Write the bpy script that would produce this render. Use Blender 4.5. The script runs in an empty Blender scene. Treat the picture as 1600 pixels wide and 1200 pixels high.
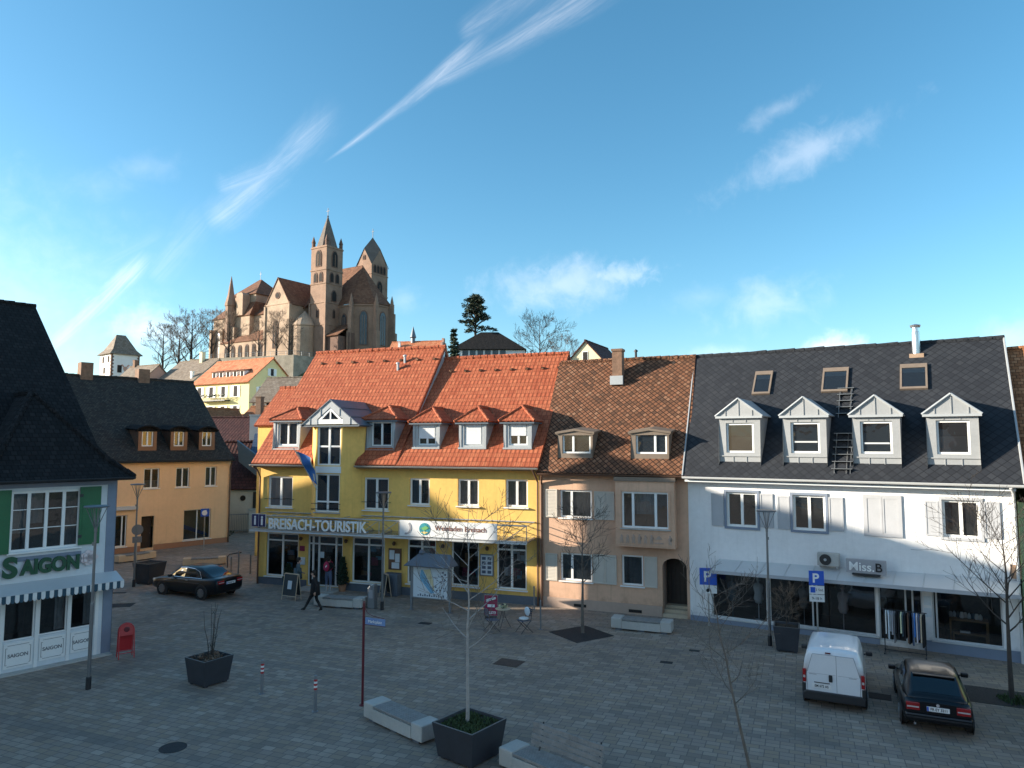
import bpy, bmesh, math, random
from math import sin, cos, tan, pi, radians, sqrt, atan2, hypot
from mathutils import Vector, Matrix
R = random.Random(7)
scn = bpy.context.scene
COL = scn.collection

# ---------------------------------------------------------------- camera, sky, sun
CAM_H = 7.2
cd = bpy.data.cameras.new('camera'); cam = bpy.data.objects.new('camera', cd); COL.objects.link(cam)
cam.location = (0, 0, CAM_H)
cam.rotation_euler = (radians(90) + math.atan(90 / 1110), 0, 0)
cd.sensor_width = 36; cd.lens = 36 * 1110 / 1600; cd.clip_start = 0.1; cd.clip_end = 6000
scn.camera = cam
SUN_EL, SUN_DIR = radians(14.5), (1.0, -0.018)
sd = bpy.data.lights.new('sun', 'SUN'); sun = bpy.data.objects.new('sun', sd); COL.objects.link(sun)
sd.energy = 5.0; sd.angle = radians(0.5); sd.color = (1.0, 0.89, 0.73)
ld = Vector((SUN_DIR[0] * cos(SUN_EL), SUN_DIR[1] * cos(SUN_EL), -sin(SUN_EL))).normalized()
sun.rotation_euler = ld.to_track_quat('-Z', 'Y').to_euler()
sun.location = (-60, 0, 40)
scn.view_settings.view_transform = 'Standard'; scn.view_settings.look = 'None'
scn.view_settings.gamma = 1.0; scn.view_settings.exposure = 1.30
scn.cycles.max_bounces = 6; scn.cycles.use_denoising = True


class NT:
    """small helper to write node trees"""
    def __init__(s, tree):
        s.t = tree; s.n = tree.nodes; s.l = tree.links
    def node(s, typ, **kw):
        n = s.n.new(typ)
        for k, v in kw.items():
            if k == 'i':
                for a, b in v.items():
                    if isinstance(b, bpy.types.NodeSocket): s.l.new(b, n.inputs[a])
                    else: n.inputs[a].default_value = b
            else: setattr(n, k, v)
        return n
    def math(s, op, a, b=0.0, c=0.0, clamp=False):
        return s.node('ShaderNodeMath', operation=op, use_clamp=clamp, i={0: a, 1: b, 2: c}).outputs[0]
    def vmath(s, op, a, b=(0, 0, 0)):
        n = s.node('ShaderNodeVectorMath', operation=op, i={0: a, 1: b})
        return n.outputs['Value'] if op in ('DOT_PRODUCT', 'LENGTH', 'DISTANCE') else n.outputs[0]
    def mix(s, f, a, b, typ='MIX'):
        n = s.node('ShaderNodeMix', data_type='RGBA', blend_type=typ)
        for k, v in ((0, f), (6, a), (7, b)):
            if isinstance(v, bpy.types.NodeSocket): s.l.new(v, n.inputs[k])
            else: n.inputs[k].default_value = v if k == 0 else (*v[:3], 1)
        return n.outputs[2]
    def noise(s, vec, scale, detail=4, rough=.55, dist=0.0):
        return s.node('ShaderNodeTexNoise', i={'Vector': vec, 'Scale': scale, 'Detail': detail, 'Roughness': rough, 'Distortion': dist}).outputs['Fac']
    def ramp(s, fac, stops, interp='LINEAR'):
        n = s.node('ShaderNodeValToRGB', i={0: fac}); cr = n.color_ramp; cr.interpolation = interp
        while len(cr.elements) < len(stops): cr.elements.new(0.5)
        for e, (p, c) in zip(cr.elements, stops):
            e.position = p; e.color = (*c, 1) if len(c) == 3 else c
        return n.outputs[0]
    def sstep(s, v, a, b):
        return s.node('ShaderNodeMapRange', interpolation_type='SMOOTHSTEP', i={0: v, 1: a, 2: b, 3: 0.0, 4: 1.0}).outputs[0]


world = bpy.data.worlds.new('World'); scn.world = world; world.use_nodes = True
W_ = NT(world.node_tree); W_.n.clear()
sky = W_.node('ShaderNodeTexSky', sky_type='NISHITA', sun_disc=False, sun_elevation=SUN_EL,
              sun_rotation=radians(-90), air_density=1.0, dust_density=0.7, ozone_density=3.0, altitude=250)
tc = W_.node('ShaderNodeTexCoord').outputs['Generated']
sep = W_.node('ShaderNodeSeparateXYZ', i={0: tc}).outputs
# clouds live on the sky dome, addressed by compass bearing and elevation
bear = W_.math('ARCTAN2', sep[0], sep[1])
elev = W_.math('ARCSINE', sep[2])
cuv = W_.node('ShaderNodeCombineXYZ', i={0: bear, 1: elev, 2: 0.0}).outputs[0]
n_puff = W_.noise(cuv, 14, 7, .62, .6)
n_fine = W_.noise(cuv, 42, 6, .6, .4)


def cloud(b, e, rb, re, amt, tilt=0.0, nz=n_puff, k=1.5):
    db = W_.math('SUBTRACT', bear, b); de = W_.math('SUBTRACT', elev, e)
    u = W_.math('ADD', W_.math('MULTIPLY', db, cos(tilt)), W_.math('MULTIPLY', de, sin(tilt)))
    v = W_.math('SUBTRACT', W_.math('MULTIPLY', de, cos(tilt)), W_.math('MULTIPLY', db, sin(tilt)))
    r = W_.math('SQRT', W_.math('ADD', W_.math('POWER', W_.math('DIVIDE', u, rb), 2.0), W_.math('POWER', W_.math('DIVIDE', v, re), 2.0)))
    base = W_.math('SUBTRACT', 1.0, r)
    base = W_.math('ADD', base, W_.math('MULTIPLY', W_.math('SUBTRACT', nz, .5), k))
    base = W_.math('ADD', base, W_.math('MULTIPLY', W_.math('SUBTRACT', n_fine, .5), .9))
    return W_.math('MULTIPLY', W_.sstep(base, 0.0, 1.25), amt)


def streak(b0, e0, b1, e1, w0, w1, amt, nsc=30, k=1.0, nstretch=.22):
    """a cirrus streak from (b0,e0) to (b1,e1) whose half width grows from w0 to w1"""
    L = hypot(b1 - b0, e1 - e0); cu, su = (b1 - b0) / L, (e1 - e0) / L
    db = W_.math('SUBTRACT', bear, b0); de = W_.math('SUBTRACT', elev, e0)
    u = W_.math('ADD', W_.math('MULTIPLY', db, cu), W_.math('MULTIPLY', de, su))
    v = W_.math('SUBTRACT', W_.math('MULTIPLY', de, cu), W_.math('MULTIPLY', db, su))
    q = W_.math('DIVIDE', u, L)
    ends = W_.math('MULTIPLY', W_.sstep(q, -.04, .12), W_.math('SUBTRACT', 1.0, W_.sstep(q, .75, 1.12)))
    w = W_.math('ADD', w0, W_.math('MULTIPLY', q, w1 - w0))
    vec = W_.node('ShaderNodeCombineXYZ', i={0: W_.math('MULTIPLY', u, nstretch), 1: v, 2: b0 * 7}).outputs[0]
    nz = W_.noise(vec, nsc, 7, .62, .5)
    d = W_.math('SUBTRACT', 1.0, W_.math('DIVIDE', W_.math('ABSOLUTE', v), w))
    d = W_.math('ADD', d, W_.math('MULTIPLY', W_.math('SUBTRACT', nz, .52), k * 1.5))
    fvec = W_.node('ShaderNodeCombineXYZ', i={0: W_.math('MULTIPLY', u, 3.0), 1: W_.math('MULTIPLY', v, 44.0), 2: b0 * 5}).outputs[0]
    fib = W_.math('ADD', .3, W_.math('MULTIPLY', W_.sstep(W_.noise(fvec, 2.6, 8, .68, 1.2),   .28, .74), .65))
    return W_.math('MULTIPLY', W_.math('MULTIPLY', W_.math('MULTIPLY', W_.sstep(d, -.1, 1.5), ends), fib), amt)


def be(px, py):
    """bearing and elevation of a photograph pixel"""
    p = math.atan(90 / 1110); x = (px - 800) / 1110; y = -(py - 600) / 1110
    X, Y, Z = x, cos(p) - y * sin(p), sin(p) + y * cos(p)
    return atan2(X, Y), math.asin(Z / sqrt(X * X + Y * Y + Z * Z))


def px_streak(x0, y0, x1, y1, w0, w1, *a, **k):
    return streak(*be(x0, y0), *be(x1, y1), w0, w1, *a, **k)


cl = [px_streak(512, 250, 750, 60, .003, .018, .44, 34),
      px_streak(660, 140, 960, -40, .008, .034, .30, 30),
      px_streak(720, 60, 850, -40, .02, .04, .20, 22),
      px_streak(322, 352, 520, 180, .024, .030, .30, 18, 1.1, .5),
      px_streak(340, 300, 450, 255, .022, .022, .28, 20, 1.1, .6),
      px_streak(75, 550, 228, 402, .018, .018, .62, 22, 1.1, .5),
      px_streak(235, 440, 330, 330, .025, .035, .16, 20, 1.1, .5), px_streak(150, 420, 260, 360, .02, .02, .10, 20, 1.1, .5),
      cloud(*be(222, 262), .06, .022, .10, .3), cloud(*be(150, 290), .07, .03, .08, .3),
      cloud(*be(240, 512), .075, .042, .50, 0, n_puff, 1.0),
      cloud(*be(20, 470), .22, .16, .16, 0, n_puff, 1.0),
      cloud(*be(870, 445), .14, .050, .27, .08, n_puff, 1.7), cloud(*be(960, 430), .08, .026, .26, .1, n_fine, 1.5),
      cloud(*be(1195, 475), .095, .048, .21, .15, n_puff, 1.5), cloud(*be(1100, 465), .06, .026, .10),
      cloud(*be(1255, 242), .15, .034, .23, .32, n_puff, 1.6), cloud(*be(1215, 170), .055, .016, .16, .35),
      cloud(2.35, .55, .75, .42, .75, 0, n_puff, 1.6), cloud(-2.45, .42, .65, .30, .6, 0, n_puff, 1.6), cloud(1.6, .35, .5, .2, .5, 0, n_puff, 1.6),  # cloud banks out of view, added as neutral fill for the shaded square
      cloud(*be(1310, 545), .065, .026, .70), cloud(*be(1120, 552), .07, .016, .2),
      cloud(*be(1590, 530), .05, .035, .22), cloud(*be(630, 470), .04, .025, .12), cloud(*be(1290, 232), .07, .02, .16, .3, n_fine, 1.7), cloud(*be(850, 428), .06, .022, .18, .1, n_fine, 1.7), cloud(*be(1200, 470), .05, .022, .2, .1, n_fine, 1.7)]
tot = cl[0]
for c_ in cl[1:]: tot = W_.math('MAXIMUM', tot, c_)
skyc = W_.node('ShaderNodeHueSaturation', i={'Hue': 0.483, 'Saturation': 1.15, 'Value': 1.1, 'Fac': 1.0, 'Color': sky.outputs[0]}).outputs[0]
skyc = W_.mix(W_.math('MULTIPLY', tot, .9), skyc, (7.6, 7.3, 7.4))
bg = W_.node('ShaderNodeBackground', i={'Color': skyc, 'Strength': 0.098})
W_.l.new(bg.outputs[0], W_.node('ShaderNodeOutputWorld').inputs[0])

# ---------------------------------------------------------------- materials
M = {}


def new_mat(name):
    m = bpy.data.materials.new(name); m.use_nodes = True
    t = NT(m.node_tree); t.n.clear()
    out = t.node('ShaderNodeOutputMaterial')
    b = t.node('ShaderNodeBsdfPrincipled'); t.l.new(b.outputs[0], out.inputs[0])
    M[name] = m
    return t, b, out


def uvco(t):
    return t.node('ShaderNodeTexCoord').outputs['UV']


def plain(name, col, rough=.6, metal=0.0, var=.08, scale=2.0, bump=.0, bscale=60, spec=.5, coat=0.0, streaks=0.0, grime=0.0):
    """surface colour with soft stains, speckle and fine relief"""
    t, b, out = new_mat(name)
    co = t.node('ShaderNodeTexCoord').outputs['Object']
    n1 = t.noise(co, scale, 6, .6); n2 = t.noise(co, scale * 11, 4, .6)
    f = t.math('ADD', t.math('MULTIPLY', n1, .65), t.math('MULTIPLY', n2, .35))
    lo = tuple(max(0, x * (1 - 2.2 * var)) for x in col); hi = tuple(min(1, x * (1 + 1.6 * var)) for x in col)
    c = t.ramp(f, [(.25, lo), (.75, hi)])
    if streaks:
        st = t.node('ShaderNodeMapping', i={0: co, 3: (7, 7, .35)}).outputs[0]
        s_ = t.sstep(t.noise(st, 1.0, 5, .6), .5, .8)
        c = t.mix(t.math('MULTIPLY', s_, streaks), c, tuple(x * .55 for x in col))
    if grime:   # splash dirt, thickest at the foot of the wall, broken by noise
        zz = t.node('ShaderNodeSeparateXYZ', i={0: co}).outputs[2]
        g_ = t.math('ADD', t.math('MULTIPLY', zz, -.75), t.math('MULTIPLY', t.noise(co, 2.2, 6, .7), 1.7))
        c = t.mix(t.math('MULTIPLY', t.sstep(g_, .35, 1.0), grime), c, tuple(x * .42 for x in col))
    t.l.new(c, b.inputs['Base Color'])
    b.inputs['Roughness'].default_value = rough; b.inputs['Metallic'].default_value = metal
    b.inputs['Specular IOR Level'].default_value = spec
    if coat: b.inputs['Coat Weight'].default_value = coat; b.inputs['Coat Roughness'].default_value = .04
    if bump:
        nb = t.noise(co, bscale, 5, .65)
        bp = t.node('ShaderNodeBump', i={'Strength': bump, 'Distance': .02, 'Height': nb})
        t.l.new(bp.outputs[0], b.inputs['Normal'])
    return M[name]


def tiles(name, cols, w, h, gap=.012, gapcol=.35, rough=.75, bump=.6, lichen=0.0, lcol=(.35, .33, .25), diag=False, wave=0.0, dark=.0):
    """roof tiles or bricks on the metre-scaled UV: each tile its own tint"""
    t, b, out = new_mat(name)
    uv = uvco(t)
    if diag:
        uv = t.node('ShaderNodeMapping', i={0: uv, 2: (0, 0, radians(45))}).outputs[0]
    br = t.node('ShaderNodeTexBrick', offset=0.0 if diag else .5, i={'Vector': uv, 'Color1': (0, 0, 0, 1), 'Color2': (1, 1, 1, 1), 'Mortar': (.5, .5, .5, 1),
                'Scale': 1.0, 'Mortar Size': gap, 'Mortar Smooth': .3, 'Bias': 0.0, 'Brick Width': w, 'Row Height': h})
    rnd = t.node('ShaderNodeSeparateColor', i={0: br.outputs['Color']}).outputs[0]
    co = t.node('ShaderNodeTexCoord').outputs['Object']
    big = t.noise(co, .55, 5, .6); fine = t.noise(co, 24, 4, .6)
    f = t.math('ADD', t.math('MULTIPLY', rnd, .5), t.math('ADD', t.math('MULTIPLY', big, .35), t.math('MULTIPLY', fine, .15)))
    st = [(i / (len(cols) - 1) * .62 + .19, c) for i, c in enumerate(cols)]
    c = t.ramp(f, st)
    # position within each course, used only for the relief
    sx = t.node('ShaderNodeSeparateXYZ', i={0: uv}).outputs
    row = t.math('FRACT', t.math('DIVIDE', sx[1], h))
    if lichen:
        l = t.sstep(t.noise(co, 5.5, 6, .7), .58, .75)
        c = t.mix(t.math('MULTIPLY', l, lichen), c, lcol)
    c = t.mix(br.outputs['Fac'], c, tuple(x * gapcol for x in cols[0]))
    t.l.new(c, b.inputs['Base Color']); b.inputs['Roughness'].default_value = rough; b.inputs['Specular IOR Level'].default_value = .22
    hgt = t.math('MULTIPLY', t.math('SUBTRACT', 1.0, row), 0.6 if not diag else .0)
    hgt = t.math('ADD', hgt, t.math('MULTIPLY', t.math('SUBTRACT', 1.0, br.outputs['Fac']), .6))
    hgt = t.math('ADD', hgt, t.math('MULTIPLY', rnd, .25))
    if wave:
        wv = t.math('SINE', t.math('MULTIPLY', sx[0], 2 * pi / w))
        hgt = t.math('ADD', hgt, t.math('MULTIPLY', wv, wave))
    bp = t.node('ShaderNodeBump', i={'Strength': bump, 'Distance': .03, 'Height': hgt})
    t.l.new(bp.outputs[0], b.inputs['Normal'])
    return M[name]


def glass(name, tint=(.55, .6, .62), body=(.03, .035, .04), see=.55, rough=.02):
    """window pane: lets the room behind show and mirrors the sky"""
    t, b, out = new_mat(name); t.n.remove(b)
    tr = t.node('ShaderNodeBsdfTransparent', i={0: (*tint, 1)})
    df = t.node('ShaderNodeBsdfDiffuse', i={0: (*body, 1)})
    gl = t.node('ShaderNodeBsdfGlossy', i={'Color': (.95, .97, 1, 1), 'Roughness': rough})
    co = t.node('ShaderNodeTexCoord').outputs['Object']
    bp = t.node('ShaderNodeBump', i={'Strength': .10, 'Distance': .06, 'Height': t.noise(t.vmath('ADD', co, t.node('ShaderNodeCombineXYZ', i={0: t.math('MULTIPLY', t.node('ShaderNodeObjectInfo').outputs['Random'], 90.0), 1: 0.0, 2: 0.0}).outputs[0]), 1.3, 2, .5)})
    t.l.new(bp.outputs[0], gl.inputs['Normal'])
    fr = t.node('ShaderNodeFresnel', i={0: 1.52})
    m1 = t.node('ShaderNodeMixShader', i={0: see, 1: df.outputs[0], 2: tr.outputs[0]})
    k = t.math('ADD', t.math('MULTIPLY', fr.outputs[0], 1.15), .025, clamp=True)
    m2 = t.node('ShaderNodeMixShader', i={0: k, 1: m1.outputs[0], 2: gl.outputs[0]})
    t.l.new(m2.outputs[0], out.inputs[0])
    return M[name]


plain('plaster_yellow', (.85, .54, .15), .9, var=.10, scale=.5, bump=.15, bscale=90, streaks=.34, grime=.6)
plain('plaster_pink', (.64, .40, .27), .9, var=.11, scale=.5, bump=.2, bscale=80, streaks=.36, grime=.7)
plain('plaster_pink_grey', (.45, .33, .26), .9, var=.08, scale=.6, bump=.2, bscale=80)
plain('plaster_white', (.80, .79, .78), .9, var=.07, scale=.45, bump=.12, bscale=90, streaks=.24, grime=.6)
plain('plaster_pale', (.66, .70, .72), .85, var=.06, scale=.6, bump=.1, streaks=.12)
plain('plaster_orange', (.86, .55, .31), .9, var=.06, scale=.4, bump=.12, streaks=.2, grime=.4)
plain('plaster_terracotta', (.38, .19, .11), .9, var=.08, scale=.6, bump=.12)
plain('plaster_green', (.30, .40, .20), .9, var=.06, bump=.12)
plain('plaster_cream', (.72, .62, .42), .9, var=.06, scale=.3)
plain('plaster_lemon', (.80, .68, .34), .9, var=.06, scale=.3)
plain('plaster_rose', (.55, .33, .26), .9, var=.06, scale=.3)
plain('plaster_dirty_white', (.62, .60, .54), .9, var=.09, scale=.5, streaks=.15)
plain('trim_grey_blue', (.20, .24, .31), .7, var=.06, bump=.06)
plain('plinth_grey', (.12, .14, .17), .75, var=.10, scale=1.2, bump=.15)
plain('white_paint', (.80, .80, .78), .45, var=.03, scale=1.5)
plain('white_metal', (.54, .55, .55), .35, var=.03)
plain('shutter_blind', (.78, .79, .79), .5, var=.03)
plain('shutter_grey', (.42, .43, .45), .6, var=.05)
plain('shutter_beige', (.55, .50, .43), .65, var=.05)
plain('shutter_green', (.018, .13, .05), .5, var=.12)
plain('zinc', (.42, .44, .45), .45, metal=.25, var=.07, scale=1.2)
plain('zinc_light', (.32, .33, .335), .5, metal=.15, var=.07, scale=1.2)
plain('zinc_dark', (.13, .16, .19), .5, metal=.3, var=.1)
plain('zinc_brown', (.22, .17, .13), .55, metal=.2, var=.12)
plain('gutter_metal', (.45, .44, .42), .4, metal=.5, var=.08)
plain('copper_brown', (.16, .09, .06), .5, metal=.4, var=.12)
plain('copper_light', (.50, .33, .22), .4, metal=.5, var=.12)
plain('steel', (.62, .63, .65), .25, metal=.9, var=.05)
plain('steel_grey', (.23, .25, .27), .45, metal=.5, var=.08)
plain('lamp_grey', (.20, .21, .22), .4, metal=.6, var=.08)
plain('dark_metal', (.035, .037, .042), .5, metal=.3, var=.12)
plain('black_rubber', (.02, .02, .021), .85, var=.15)
plain('black_plastic', (.022, .023, .026), .45, var=.1)
plain('curtain_white', (.62, .62, .60), .9, var=.10, scale=6)
plain('curtain_grey', (.30, .31, .32), .9, var=.14, scale=9)
plain('room_dark', (.035, .034, .034), .95, var=.2)
plain('room_brown', (.085, .066, .05), .95, var=.25, scale=3)
plain('concrete', (.44, .43, .40), .85, var=.10, scale=1.5, bump=.2)
plain('concrete_warm', (.55, .43, .30), .85, var=.10, scale=1.5, bump=.2)
plain('planter_anthracite', (.032, .036, .045), .55, var=.15, scale=2.5, bump=.04)
plain('rim_grey', (.16, .15, .14), .7, var=.12)
plain('wood_weathered', (.25, .245, .235), .8, var=.18, scale=5, bump=.3, bscale=25)
plain('wood_oak', (.30, .17, .07), .6, var=.15, scale=4)
plain('wood_dark', (.035, .024, .018), .6, var=.2, scale=3)
plain('soil', (.045, .034, .024), .95, var=.3, scale=8, bump=.6, bscale=30)
plain('leaf_green', (.045, .075, .022), .8, var=.35, scale=6)
plain('conifer_green', (.022, .045, .022), .8, var=.35, scale=3)
plain('conifer_dark', (.020, .038, .020), .85, var=.35, scale=.6)
plain('bark_pale', (.36, .34, .32), .9, var=.18, scale=6, bump=.3)
plain('bark_grey', (.15, .125, .105), .9, var=.2, scale=5, bump=.3)
plain('bark_dark', (.055, .045, .038), .9, var=.2, scale=5)
plain('bark_twig', (.17, .12, .085), .9, var=.2, scale=3)
plain('red_paint', (.42, .025, .03), .35, var=.08)
plain('dark_red_paint', (.11, .014, .022), .4, var=.12)
plain('sign_blue', (.025, .11, .55), .4, var=.04)
plain('sign_blue_pale', (.16, .27, .50), .4, var=.08)
plain('sign_navy', (.035, .03, .11), .4, var=.05)
plain('sign_white', (.78, .78, .77), .4, var=.03)
plain('sign_grey', (.34, .34, .36), .45, var=.05)
plain('letter_white', (.86, .86, .84), .4, var=.02)
plain('letter_green', (.008, .075, .035), .4, var=.1)
plain('letter_grey', (.16, .16, .17), .4, var=.03)
plain('letter_black', (.015, .015, .018), .5, var=.05)
plain('letter_brown', (.26, .12, .08), .5, var=.05)
plain('petal_pink', (.72, .62, .62), .6, var=.05)
plain('logo_teal', (.03, .30, .36), .5, var=.1)
plain('logo_green', (.16, .42, .14), .5, var=.1)
plain('logo_sand', (.75, .58, .22), .5, var=.1)
plain('poster_pale', (.62, .68, .72), .5, var=.05)
plain('poster_red', (.30, .02, .07), .5, var=.08)
plain('map_blue', (.17, .40, .58), .5, var=.06)
plain('map_sand', (.66, .58, .36), .5, var=.06)
plain('map_dark', (.09, .12, .18), .5, var=.2)
plain('chalkboard', (.045, .055, .06), .7, var=.15)
plain('awning_blue', (.03, .075, .11), .8, var=.08)
plain('awning_white', (.72, .72, .70), .8, var=.06)
plain('flag_blue', (.035, .17, .50), .7, var=.06)
plain('flag_gold', (.62, .62, .40), .7, var=.1)
plain('car_black', (.004, .004, .006), .3, var=.05, spec=.3, coat=.45)
plain('car_white', (.74, .75, .77), .3, var=.03, coat=.8)
plain('car_silver', (.38, .40, .42), .3, metal=.4, var=.03, coat=.8)
plain('chrome', (.75, .76, .78), .12, metal=1.0, var=.02)
plain('alloy', (.30, .31, .32), .3, metal=.8, var=.05)
plain('tail_red', (.30, .010, .012), .2, var=.1, coat=.5)
plain('tail_clear', (.50, .45, .44), .2, var=.1, coat=.5)
plain('skin', (.50, .30, .22), .6, var=.04)
plain('hair_dark', (.02, .015, .012), .7, var=.2)
plain('cloth_black', (.010, .010, .012), .85, var=.2, scale=6)
plain('cloth_teal', (.075, .11, .13), .85, var=.15, scale=6)
plain('cloth_jeans', (.09, .12, .20), .85, var=.2, scale=6)
plain('cloth_magenta', (.40, .02, .08), .7, var=.12)
plain('shoe_black', (.012, .011, .011), .6, var=.1)
plain('shoe_pale', (.4, .39, .38), .6, var=.1)
plain('sandstone', (.29, .19, .138), .9, var=.24, scale=.35, bump=.2, bscale=4)
plain('sandstone_pale', (.40, .295, .215), .9, var=.22, scale=.3, bump=.2, bscale=4)
plain('sandstone_dark', (.16, .095, .072), .9, var=.16, scale=.35, bump=.2, bscale=4)
plain('stained_glass', (.06, .075, .09), .25, var=.3, scale=1.5)
plain('dark_opening', (.02, .017, .016), .9, var=.1)
plain('stone_wall', (.33, .29, .23), .95, var=.3, scale=.6, bump=.5, bscale=2)
plain('iron_rust', (.075, .05, .04), .8, var=.25, scale=5, bump=.3)
plain('grate_dark', (.028, .028, .03), .8, var=.25, scale=6, bump=.3)
plain('spire_slate', (.15, .12, .10), .8, var=.2, scale=.8)
plain('brick_chimney', (.22, .13, .085), .9, var=.25, scale=5, bump=.3)
tiles('tile_orange', [(.31, .073, .033), (.38, .103, .048), (.44, .135, .064)], .215, .27, .014, .6, bump=.5, wave=.35, lichen=.16, lcol=(.26, .12, .06))
tiles('tile_orange_far', [(.42, .13, .06), (.52, .20, .10), (.58, .25, .13)], .5, .5, .02, .6, bump=.4, lichen=.3, lcol=(.30, .2, .13))
tiles('tile_brown', [(.085, .045, .028), (.16, .072, .038), (.22, .095, .05), (.27, .15, .09)], .19, .19, .022, .35, bump=.7, diag=True, lichen=.45, lcol=(.30, .24, .17))
tiles('tile_rust', [(.22, .09, .04), (.34, .14, .06), (.42, .20, .10)], .2, .16, .012, .5, bump=.6, lichen=.35, lcol=(.30, .22, .14))
tiles('slate_diamond', [(.020, .022, .027), (.026, .029, .035), (.034, .037, .043)], .23, .23, .014, .55, rough=.65, bump=.4, diag=True)
tiles('tile_black', [(.010, .0095, .010), (.016, .015, .0155), (.026, .023, .023)], .19, .22, .016, .5, bump=.7, wave=.4, rough=.95)
tiles('tile_old_dark', [(.028, .026, .024), (.045, .041, .037), (.07, .063, .054)], .18, .15, .012, .5, bump=.7, rough=.9, lichen=.4, lcol=(.09, .085, .065))
tiles('tile_maroon', [(.055, .022, .02), (.085, .03, .026), (.11, .042, .035)], .3, .34, .018, .4, bump=.8, wave=.4)
tiles('tile_church', [(.12, .06, .038), (.18, .085, .05), (.22, .115, .07)], .6, .5, .02, .7, bump=.3, lichen=.4, lcol=(.20, .14, .09))
tiles('tile_greybrown', [(.16, .125, .095), (.22, .175, .135), (.27, .225, .18)], .5, .4, .02, .6, bump=.3, lichen=.4, lcol=(.25, .21, .15))
tiles('sheet_blue', [(.05, .085, .15), (.06, .10, .17), (.07, .11, .18)], 6, .35, .02, .6, bump=.4)
glass('pane'); glass('pane_shop', (.75, .78, .8), (.02, .022, .025), .8)
glass('pane_canopy', (.7, .75, .78), (.25, .27, .28), .6, .15)
glass('pane_car', (.25, .27, .28), (.006, .007, .008), .35)
glass('pane_white', (.6, .62, .62), (.30, .31, .31), .25)


def paving():
    t, b, out = new_mat('paving')
    co = t.node('ShaderNodeTexCoord').outputs['Object']
    warp = t.node('ShaderNodeMapping', i={0: co, 2: (0, 0, radians(22))}).outputs[0]
    def lay(w, h, vec, off=.5, fq=2):
        br = t.node('ShaderNodeTexBrick', offset=off, offset_frequency=fq, i={'Vector': vec, 'Color1': (0, 0, 0, 1), 'Color2': (1, 1, 1, 1), 'Mortar': (.5, .5, .5, 1),
                    'Scale': 1.0, 'Mortar Size': .011, 'Mortar Smooth': .2, 'Bias': 0.0, 'Brick Width': w, 'Row Height': h})
        return t.node('ShaderNodeSeparateColor', i={0: br.outputs['Color']}).outputs[0], br.outputs['Fac']
    r1, f1 = lay(.33, .21, warp, .37, 3)
    wp2 = t.node('ShaderNodeMapping', i={0: co, 1: (.1, .2, 0), 2: (0, 0, radians(22))}).outputs[0]
    r2, f2 = lay(.99, .42, wp2, .4, 2)
    rnd = t.math('ADD', t.math('MULTIPLY', r1, .8), t.math('MULTIPLY', r2, .2))
    big = t.noise(co, .16, 5, .6); fine = t.noise(co, 30, 5, .65)
    f = t.math('ADD', t.math('MULTIPLY', rnd, .50), t.math('ADD', t.math('MULTIPLY', big, .42), t.math('MULTIPLY', fine, .10)))
    c = t.ramp(f, [(.18, (0.173, 0.143, 0.116)), (.34, (0.225, 0.182, 0.149)), (.46, (0.289, 0.224, 0.163)), (.56, (0.267, 0.218, 0.181)), (.68, (0.325, 0.266, 0.211)), (.84, (0.399, 0.333, 0.274))])
    dirt = t.sstep(t.noise(co, .35, 6, .65), .48, .72)
    c = t.mix(t.math('MULTIPLY', dirt, .55), c, (.13, .115, .10))
    lime = t.sstep(t.noise(co, .8, 6, .7), .60, .78)
    c = t.mix(t.math('MULTIPLY', lime, .45), c, (.45, .43, .40))
    spot = t.sstep(t.noise(co, 2.6, 7, .72), .62, .74)     # oil, gum and leaf stains
    c = t.mix(t.math('MULTIPLY', spot, .5), c, (.085, .075, .065))
    band = t.math('FRACT', t.math('MULTIPLY', t.node('ShaderNodeSeparateXYZ', i={0: warp}).outputs[1], 1 / 6.3))
    band = t.math('LESS_THAN', band, .0667)                 # a darker course every six metres
    c = t.mix(t.math('MULTIPLY', band, .28), c, (.13, .125, .125))
    c = t.mix(t.math('MULTIPLY', f1, .8), c, (.10, .095, .09))
    t.l.new(c, b.inputs['Base Color'])
    b.inputs['Roughness'].default_value = .82
    h = t.math('ADD', t.math('MULTIPLY', t.math('SUBTRACT', 1.0, f1), .5), t.math('ADD', t.math('MULTIPLY', r1, .3), t.math('MULTIPLY', fine, .25)))
    bp = t.node('ShaderNodeBump', i={'Strength': .5, 'Distance': .02, 'Height': h})
    t.l.new(bp.outputs[0], b.inputs['Normal'])


paving()


def hillside_mat():
    t, b, out = new_mat('hillside')
    co = t.node('ShaderNodeTexCoord').outputs['Object']
    n = t.noise(co, .12, 7, .65); n2 = t.noise(co, 1.5, 5, .7)
    f = t.math('ADD', t.math('MULTIPLY', n, .6), t.math('MULTIPLY', n2, .4))
    t.l.new(t.ramp(f, [(.3, (.035, .045, .018)), (.5, (.075, .085, .03)), (.7, (.13, .11, .06))]), b.inputs['Base Color'])
    b.inputs['Roughness'].default_value = .95


hillside_mat()


# ---------------------------------------------------------------- mesh helpers
def auto_uv(me):
    """metre-scaled UV from each face's own plane: u level, v up the slope"""
    uvl = me.uv_layers.new(name='UVMap').data
    vs = me.vertices
    for p in me.polygons:
        n = p.normal
        if n.z < 0: n = -n
        if abs(n.z) > .9995: t_ = Vector((1, 0, 0)); b_ = Vector((0, 1, 0))
        else:
            t_ = Vector((-n.y, n.x, 0)).normalized(); b_ = n.cross(t_)
        for li in p.loop_indices:
            co = vs[me.loops[li].vertex_index].co
            uvl[li].uv = (co.dot(t_), co.dot(b_))


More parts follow.
